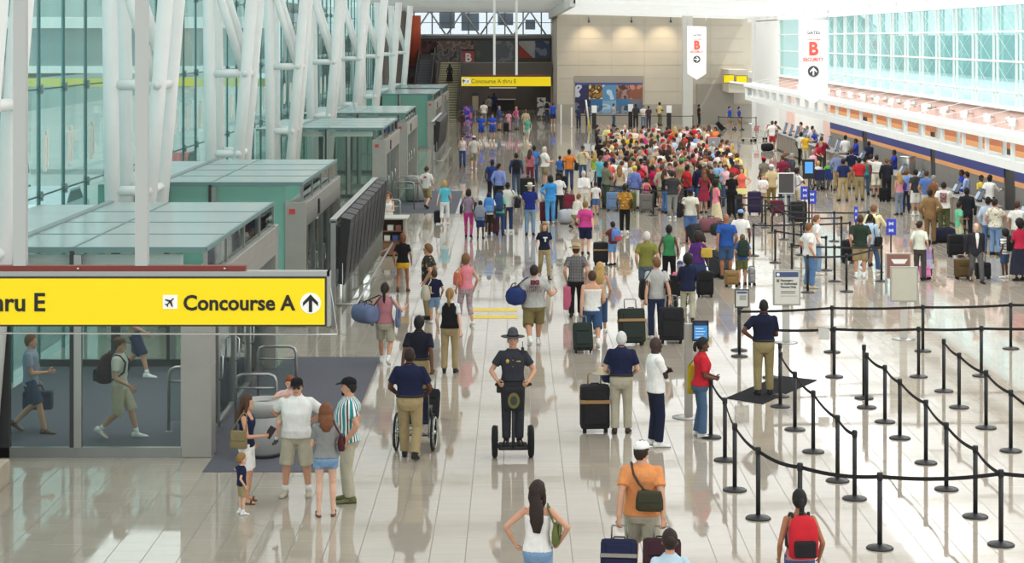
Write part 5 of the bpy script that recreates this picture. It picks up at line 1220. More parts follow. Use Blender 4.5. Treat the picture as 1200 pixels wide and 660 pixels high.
def handbag(rec, side, label, col='black', w=.28, h=.22, d=.10, z=None, cross=False, group='suitcases and bags of travellers', back=.0, out=None, length=None):
    """bag hanging from a shoulder strap beside the hip (or across the back)"""
    sg = 1 if side == 'R' else -1; s = rec['s']
    sh = rec['W'](rec['T']((sg*.125*(1 if not cross else -1), -.005, 1.462))); z = .95 if z is None else z
    tr = rec['trow'](max(min(z+.1, 1.3), .9))[0]
    o = (tr+d/2+.045) if out is None else out
    loc = rec['W'](rec['T']((sg*o, back, z))); t = thing('shoulder_bag', label, 'bag', loc, rec['face']+PI/2 if abs(back) < .12 else rec['face'], group)
    rz = t.rotation_euler.z; m = mat(col_of(col), .75, 0, .25, .1, 8, 'bag_leather'); w, h, d = w*min(1, s+.1), h*min(1, s+.1), d
    rr = [axis_ring(Vector((0, 0, k*h)), Vector((1, 0, 0)), Vector((0, 1, 0)), w/2*a, d/2*b, 12, 3) for k, a, b in ((0, .85, .7), (.08, 1., 1.), (.55, .98, .95), (.9, .88, .6), (1., .82, .35))]
    MB().loft(rr).build('bag_body', m, t)
    MB().box(-w*.42, w*.42, -d*.53, -d*.40, h*.45, h*.95, bev=.012).build('flap', m, t)
    inv = lambda p: Matrix.Rotation(-rz, 3, 'Z') @ (p-loc)
    top = inv(sh)+Vector((0, 0, .014)); n = MB()
    if not cross: n.tube([(-w*.42, 0, h*.92), tuple(top+Vector((-.035, 0, -.03))), tuple(top), tuple(top+Vector((.035, 0, -.03))), (w*.42, 0, h*.92)], .011, 6)
    else:
        bk = lambda x, z: inv(rec['W'](rec['T']((x, -rec['trow'](z)[1]*(1 if abs(x) < .08 else .93)-.034, z))))
        fr_ = lambda x, z: inv(rec['W'](rec['T']((x, rec['trow'](z)[1]+rec['trow'](z)[2]+.034, z))))
        n.tube([(w*.3, 0, h*.92), tuple(bk(sg*.04, 1.20)), tuple(bk(-sg*.03, 1.28)), tuple(bk(-sg*.09, 1.38)), tuple(top+Vector((0, 0, .012))), tuple(fr_(-sg*.06, 1.34)), tuple(fr_(sg*.06, 1.2)), (-w*.3, 0, h*.92)], .015, 6)
    n.build('strap', m if not cross else mat('#3a2420', .7, name='strap_dark'), t); return t
def handheld(rec, side, label, kind='tote', col='black', w=.40, h=.30, d=.14, group='suitcases and bags of travellers', hard=False):
    g = rec['hand'](side); loc = g-Vector((0, 0, h+.09)); 
    t = thing('carry_bag' if not hard else 'carry_case', label, 'bag', loc, rec['face']+PI/2, group); m = mat(col_of(col), .45 if hard else .8, 0, .4, .1, 6, 'bag_cloth')
    MB().box(-w/2, w/2, -d/2, d/2, 0, h, bev=.04).build('bag_body', m, t)
    MB().tube([(-.10, 0, h-.01), (-.06, 0, h+.09), (.06, 0, h+.09), (.10, 0, h-.01)], .012, 6).build('handle', BLACK, t)
    MB().box(-w*.4, w*.4, -d/2-.012, -d/2+.01, h*.2, h*.65, bev=.01).build('front_panel', m, t)
    return t
def roller(rec, side, label, col='black', tilt=28, w=.40, h=.56, d=.22, band=None, hard=False, off=0.):
    """case pulled behind, tilted so that its handle meets the hand"""
    g = rec['hand'](side); a = math.radians(tilt); Lh = (g.z)/math.cos(a); hd = max(.12, Lh-.06-h)
    # handle top in case frame: (0, d*.3, .06+h+hd); rotated about X by -a => leans toward +y (towards the person)
    yl = d*.3; zl = .06+h+hd
    dy = yl*math.cos(-a)-zl*math.sin(-a); dz = yl*math.sin(-a)+zl*math.cos(-a)
    loc = g-Matrix.Rotation(rec['face'], 3, 'Z') @ Vector((0, dy, 0)); loc.z = .012 if tilt < 5 else .03
    return suitcase(loc, rec['face'], label, col, w, h, d, -a, hd, band, hard=hard)
def beside(rec, p, label, **k):
    loc = rec['W'](p); loc.z = 0
    return suitcase(loc, rec['face']+k.pop('rz', 0.), label, **k)
# ------------------------------------------------------------------ wheelchair, two-wheeled scooter, luggage cart
def wheelchair(loc, rz, label, seat='navy', group='wheelchairs'):
    """faces +y, like a person with face 0"""
    t = thing('wheelchair', label, 'wheelchair', loc, rz, group); fr = mat('#9b9b98', .3, .8, .5, name='chair_metal'); sm_ = mat(col_of(seat), .7, 0, .2, .08, 6, 'chair_seat')
    for sg in (-1, 1):
        w = MB(); w.tube([(sg*.30, -.08+.29*math.cos(a), .30+.29*math.sin(a)) for a in np.linspace(0, 2*PI, 29)[:-1]], .018, 8, closed=True); o = w.build('drive_wheel', RUBBER, t)
        w = MB(); w.tube([(sg*.335, -.08+.245*math.cos(a), .30+.245*math.sin(a)) for a in np.linspace(0, 2*PI, 25)[:-1]], .009, 6, closed=True); w.build('push_rim', CHROME, o)
        w = MB()
        for a in np.linspace(0, PI, 8)[:-1]: w.tube([(sg*.30, -.08+.28*math.cos(a), .30+.28*math.sin(a)), (sg*.30, -.08-.28*math.cos(a), .30-.28*math.sin(a))], .004, 4)
        w.tube([(sg*.27, -.08, .30), (sg*.34, -.08, .30)], .03, 8); w.build('spokes', CHROME, o)
        w = MB(); w.lathe([(.02, -.015), (.085, -.014), (.085, .014), (.02, .015)], (sg*.25, .36, .085), 14, axis='X'); w.build('caster_wheel', RUBBER, t)
        w = MB(); w.tube([(sg*.24, .36, .10), (sg*.24, .33, .26), (sg*.24, .28, .47), (sg*.24, -.20, .47), (sg*.24, -.24, .92), (sg*.24, -.38, .94)], .013, 8); w.tube([(sg*.24, -.20, .47), (sg*.24, -.18, .24), (sg*.24, .33, .24)], .012, 8)
        w.tube([(sg*.24, -.22, .68), (sg*.24, .14, .68), (sg*.24, .17, .47)], .012, 8); w.tube([(sg*.22, .30, .45), (sg*.20, .48, .16)], .012, 8); w.build('side_frame', fr, t)
        w = MB(); w.box(sg*.24-.03, sg*.24+.03, -.16, .12, .68, .71, bev=.01); w.build('armrest', BLACK, t)
        w = MB(); w.box(sg*.13-.08, sg*.13+.08, .42, .60, .13, .15, bev=.005); w.build('footplate', BLACK, t)
        w = MB(); w.tube([(sg*.24, -.30, .935), (sg*.24, -.40, .942)], .02, 8); w.build('push_grip', BLACK, t)
    w = MB(); w.tube([(-.24, -.1, .25), (.24, .05, .46)], .01, 6); w.tube([(.24, -.1, .25), (-.24, .05, .46)], .01, 6); w.build('cross_brace', fr, t)
    MB().box(-.235, .235, -.20, .26, .45, .49, bev=.015).build('seat', sm_, t)
    MB().prism([(-.19, .50), (-.16, .50), (-.22, .92), (-.25, .92)], 'X', -.235, .235).build('backrest', sm_, t); return t
def luggage_cart(loc, rz, label):
    t = thing('luggage_cart', label, 'luggage cart', loc, rz, 'luggage carts')
    MB().box(-.32, .32, -.45, .45, .17, .20).build('platform', STEEL, t)
    MB().tube([(-.30, -.45, .18), (-.32, -.62, 1.0), (.32, -.62, 1.0), (.30, -.45, .18)], .02, 8).tube([(-.31, -.53, .6), (.31, -.53, .6)], .016, 6).build('frame', CHROME, t)
    MB().tube([(-.3, -.63, 1.0), (.3, -.63, 1.0)], .032, 8).build('handle', mat('#a84848', .5, name='cart_red'), t)
    MB().box(-.26, .26, -.62, -.58, .74, .94).build('sign_panel', mat('#b9656a', .5, name='cart_panel'), t)
    for x, y in ((-.26, -.38), (.26, -.38), (0, .40)): MB().lathe([(.02, -.02), (.085, -.02), (.085, .02), (.02, .02)], (x, y, .085), 14, axis='X').build('wheel', RUBBER, t)
    MB().tube([(0, .4, .1), (0, .45, .22), (-.25, .3, .2)], .02, 6).build('front_fork', CHROME, t); return t
def scooter(loc, rz, label):
    """two-wheeled self-balancing scooter; faces +y"""
    t = thing('two_wheeled_scooter', label, 'scooter', loc, rz)
    for sg in (-1, 1):
        w = MB(); w.tube([(sg*.29, .215*math.cos(a), .255+.215*math.sin(a)) for a in np.linspace(0, 2*PI, 33)[:-1]], .045, 10, closed=True); o = w.build('tyre', RUBBER, t)
        w = MB(); w.lathe([(.02, -.03), (.12, -.026), (.185, -.02), (.185, .02), (.12, .026), (.02, .03)], (sg*.29, 0, .255), 24, axis='X'); w.build('hub', BLACKM, o)
        w = MB(); w.prism([(-.20, .30), (-.14, .44), (0, .51), (.14, .44), (.20, .30), (.12, .36), (0, .40), (-.12, .36)], 'X', sg*.26-.02 if sg > 0 else -.26-.02, sg*.26+.02 if sg > 0 else -.26+.02); w.build('fender', BLACK, t)
    MB().box(-.24, .24, -.16, .17, .14, .21, bev=.03).build('platform', BLACK, t); MB().box(-.22, .22, -.14, .15, .208, .216).build('rubber_pad', RUBBER, t)
    MB().tube([(0, .16, .18), (0, .19, .30), (0, .23, 1.12)], .026, 10).build('steering_column', BLACKM, t)
    MB().tube([(-.27, .22, 1.20), (-.10, .23, 1.14), (.10, .23, 1.14), (.27, .22, 1.20)], .016, 8).build('handlebar', BLACKM, t)
    for sg in (-1, 1): MB().tube([(sg*.18, .222, 1.175), (sg*.29, .22, 1.21)], .022, 8).build('grip', RUBBER, t)
    MB().box(-.165, .165, .25, .35, .80, 1.15, bev=.04).build('front_bag', mat('#1c1c1e', .7, 0, .2, name='bag_black'), t)
    b = MB(); b.prism([(.105*math.cos(a)*.9, .97+.125*math.sin(a)) for a in np.linspace(0, 2*PI, 21)[:-1]], 'Y', .348, .358); b.build('badge', mat('#6f6a3a', .5, .2, .4, name='badge_olive'), t)
    b = MB(); b.prism([(.055*math.cos(a), .97+.075*math.sin(a)) for a in np.linspace(0, 2*PI, 17)[:-1]], 'Y', .356, .364); b.build('badge_center', mat('#2c3424', .5, name='badge_dark'), t); return t
# ------------------------------------------------------------------ the travellers, from the front of the hall to the back
AW, TO, LF, RT = 0., PI, PI/2, -PI/2
def deg(d): return math.radians(d)
# --- family group at the left front
mum = person(289, 589, RT-.15, 1.56, 'f', ('vest', 'navy'), ('shorts', 'white'), ('long', 'brown', .30), 1, (((.07, .30, 1.10), (.5, -.4, -1)), ((.22, .04, .92), (.4, -1, 0))), 'stand', head=(.1, 0), shoes='brown', sand=True, glasses='onhead', label='person in navy sleeveless top and white shorts with long brown hair, holding toddler')
person(283, 603, RT+.45, .82, 'm', ('tee', 'navy'), ('shorts', 'khaki'), ('short', 'dark blonde'), 0, ('down', ((.20, .03, 1.35), (.6, -.5, 0))), 'stand', shoes='white', socks='white', label='small blond toddler in navy shirt and khaki shorts, front left')
dad = person(348, 581, TO-.08, 1.74, 'm', ('polo', 'white'), ('cargo', 'stone'), ('short', 'dark brown'), 1, (((.16, -.14, 1.05), (1, -.4, 0)), ((.16, -.14, 1.05), (1, -.4, 0))), 'wide', head=(.12, .1), hat=('cap', 'black'), shoes='stone', socks='white', girth=1.24, glasses=True, label='person in white polo, stone shorts and black cap carrying child on back')
kl = dad['W']((-.02, -.30, .42)); kid_ = person(0, 0, TO-.08, 1.12, 'm', ('tee', 'pale pink'), ('shorts', 'beige'), ('short', 'red'), 0, (((.10, .34, 1.40), (.8, .3, -.3)), ((.10, .34, 1.40), (.8, .3, -.3))), ((.26, .30, .28), (.26, .30, .28)), loc=dad['W']((.15, -.215, 0)), z0=.575, hipz=.93, head=(.15, .2), shoes='charcoal', socks='white', q='near', label='red-haired child riding piggyback on the person in white polo')
lady = person(382, 605, AW+.12, 1.58, 'f', ('tee', 'grey'), ('short', 'light denim'), ('wavy', 'auburn', .24), 0, ('front', 'front'), 'stand', shoes='brown', sand=True, head=(.0, 0), girth=1.06, label='person in grey top and denim shorts seen from behind, wavy auburn hair')
stripe = person(409, 588, LF+.05, 1.80, 'm', ('tee', 'teal', 'stripe', 'white', 'charcoal', 1.), ('trousers', 'stone'), ('short', 'black'), 1, ('down', 'down'), 'stand', hat=('cap', 'black'), shoes='olive', girth=1.28, beard='goatee', head=(.1, 0), label='person in teal and white striped shirt, khaki trousers and black cap')
handbag(lady, 'R', 'maroon shoulder bag of the person in grey top and denim shorts', '#4f2026', w=.26, h=.22, z=1.02)
handbag(mum, 'R', 'tan shoulder bag hanging behind the person in navy sleeveless top', '#8a7a55', w=.26, h=.26, z=.92, back=-.06)
o = MB().box(-.05, .05, -.012, .012, -.09, .09, bev=.008).build('wallet', BLACK); o.location = mum['hand']('R')+Vector((.03, 0, .04)); o.rotation_euler = (0, .6, .3); tag(o, 'black wallet held by the person in navy sleeveless top', 'wallet')
# --- the officer on the two-wheeler
off_p = gp(601, 536)
scooter(off_p, TO+.04, 'black two-wheeled self-balancing scooter ridden by the officer')
off = person(0, 0, TO+.02, 1.80, 'm', ('tee_in', '#34363e'), ('trousers', '#35363c'), ('buzz', 'brown'), 1, (((.235, .20, 1.0), (.7, -.8, 0)), ((.235, .20, 1.0), (.7, -.8, 0))), ((.10, .0, 0), (.10, -.01, 0)), loc=off_p, z0=.217, hat=('trooper', '#4a4c50'), belt='black', q='near', label='uniformed officer in dark grey and campaign hat riding the two-wheeled scooter')
def on_chest(rec, name, x, z, m, w=.03, h=.03, dz=.0):
    r = rec['root']; s = rec['s']; T_ = rec['T']; tr = rec['trow'](z); p = T_((x, 0, z)); y = (tr[1]+.016)*math.sqrt(max(0, 1-min(.98, abs(x)/(tr[0]+.016))**2.3))**.9+tr[2]
    MB().ell((p.x*s, (y+.003)*s, p.z*s), (w*s, .010*s, h*s), 10, 6).build(name, m, r)
GOLD = mat('#c9a24a', .35, .6, .5, name='gold_badge')
on_chest(off, 'badge', .085, 1.30, GOLD, .028, .034); on_chest(off, 'name_plate', -.085, 1.30, GOLD, .04, .012); on_chest(off, 'button', 0, 1.22, GOLD, .008, .008); on_chest(off, 'button', 0, 1.32, GOLD, .008, .008)
for sg in (-1, 1): MB().ell((sg*.243*off['s'], .0, 1.29*off['s']), (.018, .045, .05), 8, 6).build('shoulder_patch', mat('#8d7a3c', .6, name='patch_gold'), off['root'])
MB().box(-.025, .025, -.02, .02, -.04, .07, bev=.01).tube([(0, 0, .06), (.0, 0, .16)], .006, 5).build('shoulder_radio', BLACK, off['root'], loc=(-.15*off['s'], .06, 1.44*off['s']))
MB().box(-.04, .04, -.05, .05, -.16, .05, bev=.02).build('holster', BLACK, off['root'], loc=(.215*off['s'], .0, .95*off['s']))
# --- bottom edge: seen from behind, cut by the frame
og = person(752, 684, AW-.1, 1.80, 'm', ('tee', '#e2945a'), ('cargo', 'stone'), ('short', 'dark brown'), 1, ('pull', 'pull'), 'walkl', head=(-.55, 0), hat=('cap', 'white'), girth=1.2, shoes='white', socks='white', label='person in orange tee and white cap seen from behind, pulling two suitcases')
handbag(og, 'R', 'olive messenger bag slung across the back of person in orange', '#3c3c28', w=.34, h=.24, d=.13, z=.97, cross=True, back=-.235, out=.10)
roller(og, 'L', 'navy suitcase with pale band pulled by the person in orange', 'navy', 20, .44, .58, .24, 'grey'); roller(og, 'R', 'maroon and black suitcase pulled right of the person in orange', '#3a1d26', 20, .46, .60, .24)
tank = person(630, 732, AW-.15, 1.66, 'f', ('cami', 'white'), ('jeans', 'light denim'), ('long', 'dark brown', .42), 1, (((.27, -.02, 1.02), (.9, -.6, 0)), ((.27, -.02, .98), (1, -.6, 0))), 'stepl', head=(-.5, 0), shoes='white', label='person in white camisole and blue jeans with very long brown hair')
handbag(tank, 'R', 'olive green shoulder bag of person in white camisole', '#66703c', w=.26, h=.24, z=1.0)
person(785, 806, AW, 1.64, 'f', ('blouse', '#b9cfdd'), ('trousers', 'grey'), ('bun', 'dark brown'), 1, ('down', 'down'), 'stand', shoes='black', label='person in pale blue top with brown hair bun at bottom edge')
rp = person(937, 742, AW+.05, 1.64, 'f', ('cami', 'dusty pink'), ('jeans', 'denim'), ('pony', 'black', .3), 2, ('down', 'down'), 'stepr', shoes='black', label='person in pink top with black ponytail wearing a red backpack')
backpack(rp, 'red and black backpack worn at the bottom right', '#c5202c', '#221d20', w=.34, h=.46, d=.18)
# --- left lane, middle distance
np_ = person(480, 538, AW-.08, 1.80, 'm', ('polo_in', 'navy'), ('trousers', 'khaki'), ('buzz', 'dark brown'), 3, (((.235, .26, .98), (.6, -.8, 0)), ((.235, .26, .98), (.6, -.8, 0))), 'stepl', girth=1.18, belt='black', head=(.1, 0), shoes='black', label='person in navy polo and khaki trousers pushing an empty wheelchair')
wheelchair(np_['W']((0, .70, 0)), AW-.08, 'wheelchair pushed by the person in navy polo, front left lane', 'navy')
dk = person(491, 486, AW-.1, 1.78, 'm', ('polo_in', '#1c1c2a'), ('trousers', 'khaki'), ('short', 'black'), 3, ('pull', 'pull'), 'stepr', belt='black', label='person in black shirt and khaki trousers just ahead of wheelchair pusher')
roller(dk, 'R', 'black rolling bag behind the person in black shirt, near the wheelchair', 'black', 28, .38, .5, .22)
po = person(527, 437, AW-.1, 1.70, 'f', ('tee_in', '#d9d9d6'), ('trousers', 'khaki'), ('pony', 'dark blonde', .22), 0, ('pull', 'down'), 'stand', shoes='black', label='person with blonde ponytail in black vest, white sleeves and khaki trousers')
MB2 = MB(); MB2.loft([po['T'] and axis_ring(po['T']((0, po['trow'](z)[2], z)), Vector((1, 0, 0)), Vector((0, 1, 0)), po['trow'](z)[0]*k+.026, po['trow'](z)[1]+.026, 18, 2.3) for z, k in ((.93, 1), (1.03, 1), (1.12, 1), (1.2, 1), (1.29, 1), (1.36, .95), (1.42, .78), (1.45, .8))]); MB2.v = [(p[0]*po['s'], p[1]*po['s'], p[2]*po['s']) for p in MB2.v]; MB2.build('vest', fabric(PAL['black']), po['root'])
pk = person(451, 428, AW-.05, 1.74, 'f', ('sleeveless', 'dusty pink'), ('shorts', 'stone'), ('pony', 'dark brown', .25), 1, (((.40, .30, 1.22), (.4, -.6, -1)), ((.30, .02, .93), (.8, -.8, 0))), 'walkl', shoes='white', socks='white', label='person in dusty pink top with ponytail carrying large blue-grey bags')
duffel(pk['W']((-.40, .02, .86)), AW-.9, 'large blue-grey duffel slung at left of the person in dusty pink', '#6c7898', .62, .20, strap=pk['W'](pk['T']((-.10, 0, 1.46)))); handbag(pk, 'R', 'blue-grey tote hanging right of the person in dusty pink', '#6c7898', w=.36, h=.40, z=.84)
yl = person(472, 343, AW-.1, 1.60, 'f', ('tee', 'black'), ('short', '#f0b82c'), ('bob', 'auburn'), 2, ('down', 'down'), 'walkr', shoes='brown', label='person in black tee and bright yellow shorts walking away')
hw = person(502, 374, LF-.2, 1.80, 'm', ('tee', '#2b2a26', 'floral', '#4b4033', '#a59477', .7), ('trousers', 'khaki'), ('short', 'light brown'), 1, ('down', 'down'), 'stand', head=(0, 0), girth=1.1, glasses=True, label='person in dark tropical print shirt, facing left behind a boy')
by = person(509, 379, AW+.3, 1.24, 'm', ('tee', 'navy'), ('shorts', 'light denim'), ('short', 'brown'), 1, ('down', ((.15, -.12, 1.05), (1, -.5, 0))), 'stand', shoes='white', label='boy in navy tee and blue shorts with cream bag')
handbag(by, 'L', 'cream bag hanging on the boy in navy tee', '#d3c9b2', w=.46, h=.42, d=.2, z=.80, back=-.05)
cp = person(546, 382, AW+.5, 1.70, 'f', ('sleeveless', 'pink'), ('capri', '#b39aa0', 'plaid', '#cdb9b9', '#94838c', .8), ('bob', 'light brown'), 1, ('down', 'down'), 'stepl', head=(-.9, 0), shoes='white', label='person in pink top and checked trousers with orange and pink bag')
handbag(cp, 'L', 'orange and pink striped shoulder bag left of checked-trousers person', '#e0745c', w=.36, h=.30, z=1.0)
nv = person(638, 326, TO+.15, 1.60, 'f', ('tee', '#1a2036'), ('trousers', 'khaki'), ('long', 'dark blonde', .2), 0, ('down', 'down'), 'walkl', label='person in dark navy tee and khaki trousers walking toward camera')
m_ = MB(); add_text(m_, 'T', .17, 0, -.15, 1.19*nv['s'], 0, 1, .012, 'CENTER'); m_.v = [(-p[0], -p[1], p[2]) for p in m_.v]; m_.build('shirt_letter', WHITE, nv['root'])
bg_ = person(626, 406, AW+.05, 1.82, 'm', ('tee', '#b7b5b1'), ('cargo', '#8a7c4f'), ('short', 'dark brown'), 1, ('out', 'down'), 'walkr', girth=1.38, shoes='white', socks='white', head=(-.2, 0), label='heavy person in grey tee with dark red lettering and olive shorts')
m_ = MB(); by_ = -(bg_['trow'](1.3)[1]+.035)*bg_['s']
add_text(m_, 'BIG', .12, .0, by_-.012, 1.36*bg_['s'], 0, 1, .012, 'CENTER')
def strokes(mb, x0, x1, z, h, y, d, n, seed):
    r_ = random.Random(seed)
    for k in range(n):
        a = x0+(x1-x0)*(k+.15)/n; b = a+(x1-x0)/n*.6; zz = z-h/2+r_.random()*h*.25
        mb.box(a, a+(b-a)*.4, y-d, y+d, zz, zz+h*.75)
        if r_.random() > .35: mb.box(a, b, y-d, y+d, zz+h*.3, zz+h*.5)
strokes(m_, -.12, .12, 1.27*bg_['s'], .08, by_-.012, .012, 6, 3); strokes(m_, -.16, .16, 1.19*bg_['s'], .08, by_-.012, .012, 8, 4)
m_.build('shirt_lettering', mat('#6e2230', .8, name='print_red'), bg_['root'])
duffel(bg_['W']((-.36, -.03, .88)), PI/2-.4, 'round blue duffel at left side of heavy person in grey tee', '#26386f', .52, .20, strap=bg_['W'](bg_['T']((-.15, 0, 1.47))))
pl_ = person(675, 372, AW-.05, 1.78, 'm', ('tee', '#6d6a6a', 'plaid', '#8e8a88', '#4d4b4e', .9), ('trousers', 'black'), ('ring', 'brown'), 1, ('carry', 'down'), 'stepr', hat=('straw', 'tan'), arms_=None, label='person in grey checked shirt and straw hat carrying pink case') if False else person(675, 372, AW-.05, 1.78, 'm', ('tee', '#6d6a6a', 'plaid', '#8e8a88', '#4d4b4e', .9), ('trousers', 'black'), ('ring', 'brown'), 1, ('down', 'carry'), 'stepr', hat=('straw', 'tan'), label='person in grey checked shirt and straw hat carrying pink case')
handheld(pl_, 'L', 'pink hard case carried by the person in straw hat', 'case', '#c9607e', .46, .56, .18, hard=True)
wt = person(694, 408, AW+.05, 1.72, 'm', ('tank', 'white'), ('cargo', 'denim'), ('short', 'brown'), 1, ('swingf', 'pull'), 'walkl', girth=1.15, shoes='white', socks='white', label='person in white tank top and denim shorts pulling dark green case')
roller(wt, 'L', 'dark green suitcase pulled by the person in white tank top', '#26302c', 30, .42, .58, .22)
person(703, 392, AW-.1, 1.68, 'f', ('cami', 'beige'), ('capri', 'denim'), ('long', 'blonde', .34), 1, ('swingf', 'down'), 'walkr', shoes='white', label='person with long blonde hair, half hidden beside the white tank top')
gt = person(769, 398, AW+.1, 1.84, 'm', ('tee', '#b9b8b4'), ('jeans', 'dark denim'), ('short', 'light brown'), 1, ('pull', 'pull'), 'stand', head=(.5, 0), shoes='white', label='person in light grey tee and blue jeans with two big suitcases')
handbag(gt, 'R', 'black shoulder bag right of the person in light grey tee', 'black', w=.36, h=.36, d=.14, z=.92); handbag(gt, 'L', 'large black bag hanging left of the person in light grey tee', 'black', w=.42, h=.46, d=.16, z=.86)
sc_ = gp(741, 405); suitcase(sc_, .1, 'big dark green suitcase left of the person in light grey tee', '#2a322b', .58, .74, .30, -.25, .22, 'tan'); suitcase(gp(787, 402), -.05, 'big black suitcase right of the person in light grey tee', '#232325', .54, .72, .30, -.06, .25)
person(758, 352, AW-.05, 1.78, 'm', ('polo', 'moss'), ('cargo', '#5d6c7e'), ('short', 'white'), 1, ('down', 'down'), 'stepl', girth=1.15, shoes='white', label='white-haired person in moss green polo and blue-grey shorts')
person(784, 338, AW-.2, 1.72, 'f', ('sleeveless', 'green'), ('trousers', 'black'), ('short', 'black'), 3, ('down', 'down'), 'stepr', label='person in green sleeveless top and black trousers ahead of wheelchair')
wc = gp(797, 366); wheelchair(wc, AW-.1, 'wheelchair with pink-dressed rider pushed by person in navy jacket', 'black')
person(0, 0, AW-.1, 1.55, 'f', ('blouse', 'pink'), ('trousers', 'charcoal'), ('short', 'grey'), 1, ('lap', 'lap'), 'sit', loc=wc+Vector((0, 0, 0)), hipz=.60, hat=('cap', '#3d4f7a'), q='mid', label='person in pink with blue cap seated in wheelchair')
nj = person(806, 378, AW+.05, 1.62, 'f', ('jacket', '#1d2340'), ('trousers', 'stone'), ('curly', 'black'), 3, ('push', 'push'), 'stepl', label='person in navy jacket pushing the pink-dressed wheelchair rider')
pu = person(818, 347, AW-.15, 1.68, 'f', ('blouse', 'purple'), ('skirt', '#34416b'), ('curly', 'dark brown'), 3, ('down', 'swingf'), 'stepr', label='person in purple top with curly hair and blue skirt')
handbag(pu, 'R', 'yellow bag held by the person in purple top', '#d6b34a', w=.30, h=.24, z=1.08, back=-.13)
suitcase(gp(826, 348), 0, 'black suitcase just right of the purple-topped person', 'black', .44, .60, .28)
suitcase(gp(848, 325), .7, 'large dark grey suitcase leaning behind the bald person in blue', '#36383b', .60, .74, .34, -.55, 0)
duffel(gp(846, 300)+Vector((0, .1, .62)), .3, 'black duffel on top of the big dark grey suitcase', '#2a2c2e', .7, .19)
person(851, 327, AW, 1.82, 'm', ('tee', '#2d58a6'), ('shorts', 'denim'), ('bald', 'brown'), 2, ('down', 'pull'), 'stand', girth=1.15, label='bald person in blue tee with large black bags')
person(868, 319, AW-.3, 1.80, 'm', ('tee', 'white'), ('shorts', 'stone'), ('buzz', 'black'), 3, ('down', 'down'), 'stand', hat=('cap', 'light blue'), label='person in white tee and light blue cap by the maze')
bb = person(870, 334, AW, 1.38, 'm', ('tee', 'blue'), ('shorts', 'olive'), ('short', 'light brown'), 1, ('carry', 'carry'), 'stand', shoes='black', label='boy in blue tee with dark green backpack holding two cases')
backpack(bb, 'dark green backpack worn by the boy in blue tee', '#24352c', w=.32, h=.46, d=.18)
suitcase(gp(857, 336), 0, 'brown tan small case left of the boy in blue tee', '#8a6a34', .38, .38, .2, 0, 0, hard=True); suitcase(gp(881, 334), 0, 'silver grey small case right of the boy in blue tee', '#8d9092', .18, .42, .3, 0, 0, hard=True)
# --- center right queue heads
nb = person(728, 508, AW-.1, 1.72, 'm', ('polo_in', 'navy'), ('trousers', 'stone'), ('short', 'white'), 0, (((.20, .28, 1.03), (.6, -.5, -1)), ((.20, .28, 1.03), (.6, -.5, -1))), 'stand', lean=.14, belt='black', girth=1.12, shoes='dark brown', label='white-haired person in navy polo and stone trousers leaning over luggage')
suitcase(gp(697, 506), .05, 'tall black suitcase with grey band left of the white-haired person', '#232022', .50, .74, .30, 0, .18, 'gold'); 
duffel(nb['W']((-.12, .55, .78)), .3, 'blue bag on the luggage in front of white-haired person', '#24346a', .5, .16)
o = thing('straw_hat', 'pale straw sun hat lying on top of the black suitcase', 'hat', gp(697, 506)+Vector((.12, .0, .99))); MB().lathe([(.17, 0), (.175, .006), (.085, .014), (.08, .09), (.05, .11), (.01, .112)], n=20).build('hat_crown', mat('#cdbf9e', .8, 0, .2, name='straw'), o)
ws = person(768, 523, RT+.25, 1.80, 'm', ('tee', 'white'), ('trousers', '#1a2038'), ('bald', 'black'), 4, ('cross', 'cross'), 'stand', shoes='white', girth=1.05, build=1.05, label='bald person in white tee and navy trousers with folded arms')
rd = person(820, 512, RT+.05, 1.68, 'f', ('blouse', '#c32531'), ('flare', '#4b6684'), ('pony', 'black', .1), 3, (((.08, .25, 1.05), (.8, -.5, -1)), ((.05, .27, 1.06), (.8, -.5, -1))), 'stand', lean=.08, girth=1.15, shoes='white', label='person in red top and flared jeans leaning on a belt post')
handbag(rd, 'L', 'yellow and dark bag beside the person in red top', '#c9b022', w=.26, h=.50, d=.12, z=.70, back=-.05)
gd = person(895, 463, AW, 1.80, 'm', ('polo_in', '#171c33'), ('trousers', '#9a8c62'), ('buzz', 'black'), 3, (((.11, .28, 1.08), (.5, -.4, -1)), ((.20, .02, 1.03), (1, -.55, .1))), 'stand', girth=1.12, belt='black', label='person in dark navy polo standing on the black mat')
person(948, 338, RT+.35, 1.76, 'm', ('tee', 'white'), ('jeans', '#5a7fae'), ('short', 'light brown'), 1, ('down', 'hip'), 'stand', girth=1.15, shoes='beige', label='person in white tee and light jeans standing in the maze')
person(957, 334, RT+.2, 1.70, 'f', ('tee', 'white'), ('jeans', 'light denim'), ('pony', 'light brown', .12), 0, ('down', 'down'), 'stand', loc=gp(957, 322), shoes='white', label='brown-haired person in white behind the light-jeans person in maze')
gr_ = person(1008, 326, AW-.1, 1.78, 'm', ('polo', '#2c3a2e'), ('cargo', 'khaki'), ('short', 'brown'), 1, ('down', 'down'), 'stand', girth=1.12, shoes='white', socks='white', label='person in dark green polo and khaki shorts in the maze')
lb = person(1020, 320, RT+.8, 1.74, 'm', ('shirt', '#b9d0e8'), ('jeans', '#47628a'), ('buzz', 'black'), 3, ('front', 'down'), 'walkr', shoes='white', label='person in pale blue shirt and jeans right of dark green polo')
handbag(lb, 'R', 'black bag at hip of the person in pale blue shirt', 'black', w=.36, h=.32, z=.78)
suitcase(gp(994, 308), .2, 'black suitcase left of the person in dark green polo', 'black', .40, .62, .28, 0, .1)
yj = person(1024, 311, AW-.6, 1.80, 'm', ('shirt', '#efe0b0'), ('trousers', 'khaki'), ('short', 'light brown'), 1, ('strap', 'down'), 'stand', label='person in pale yellow shirt with black backpack by the blue sign')
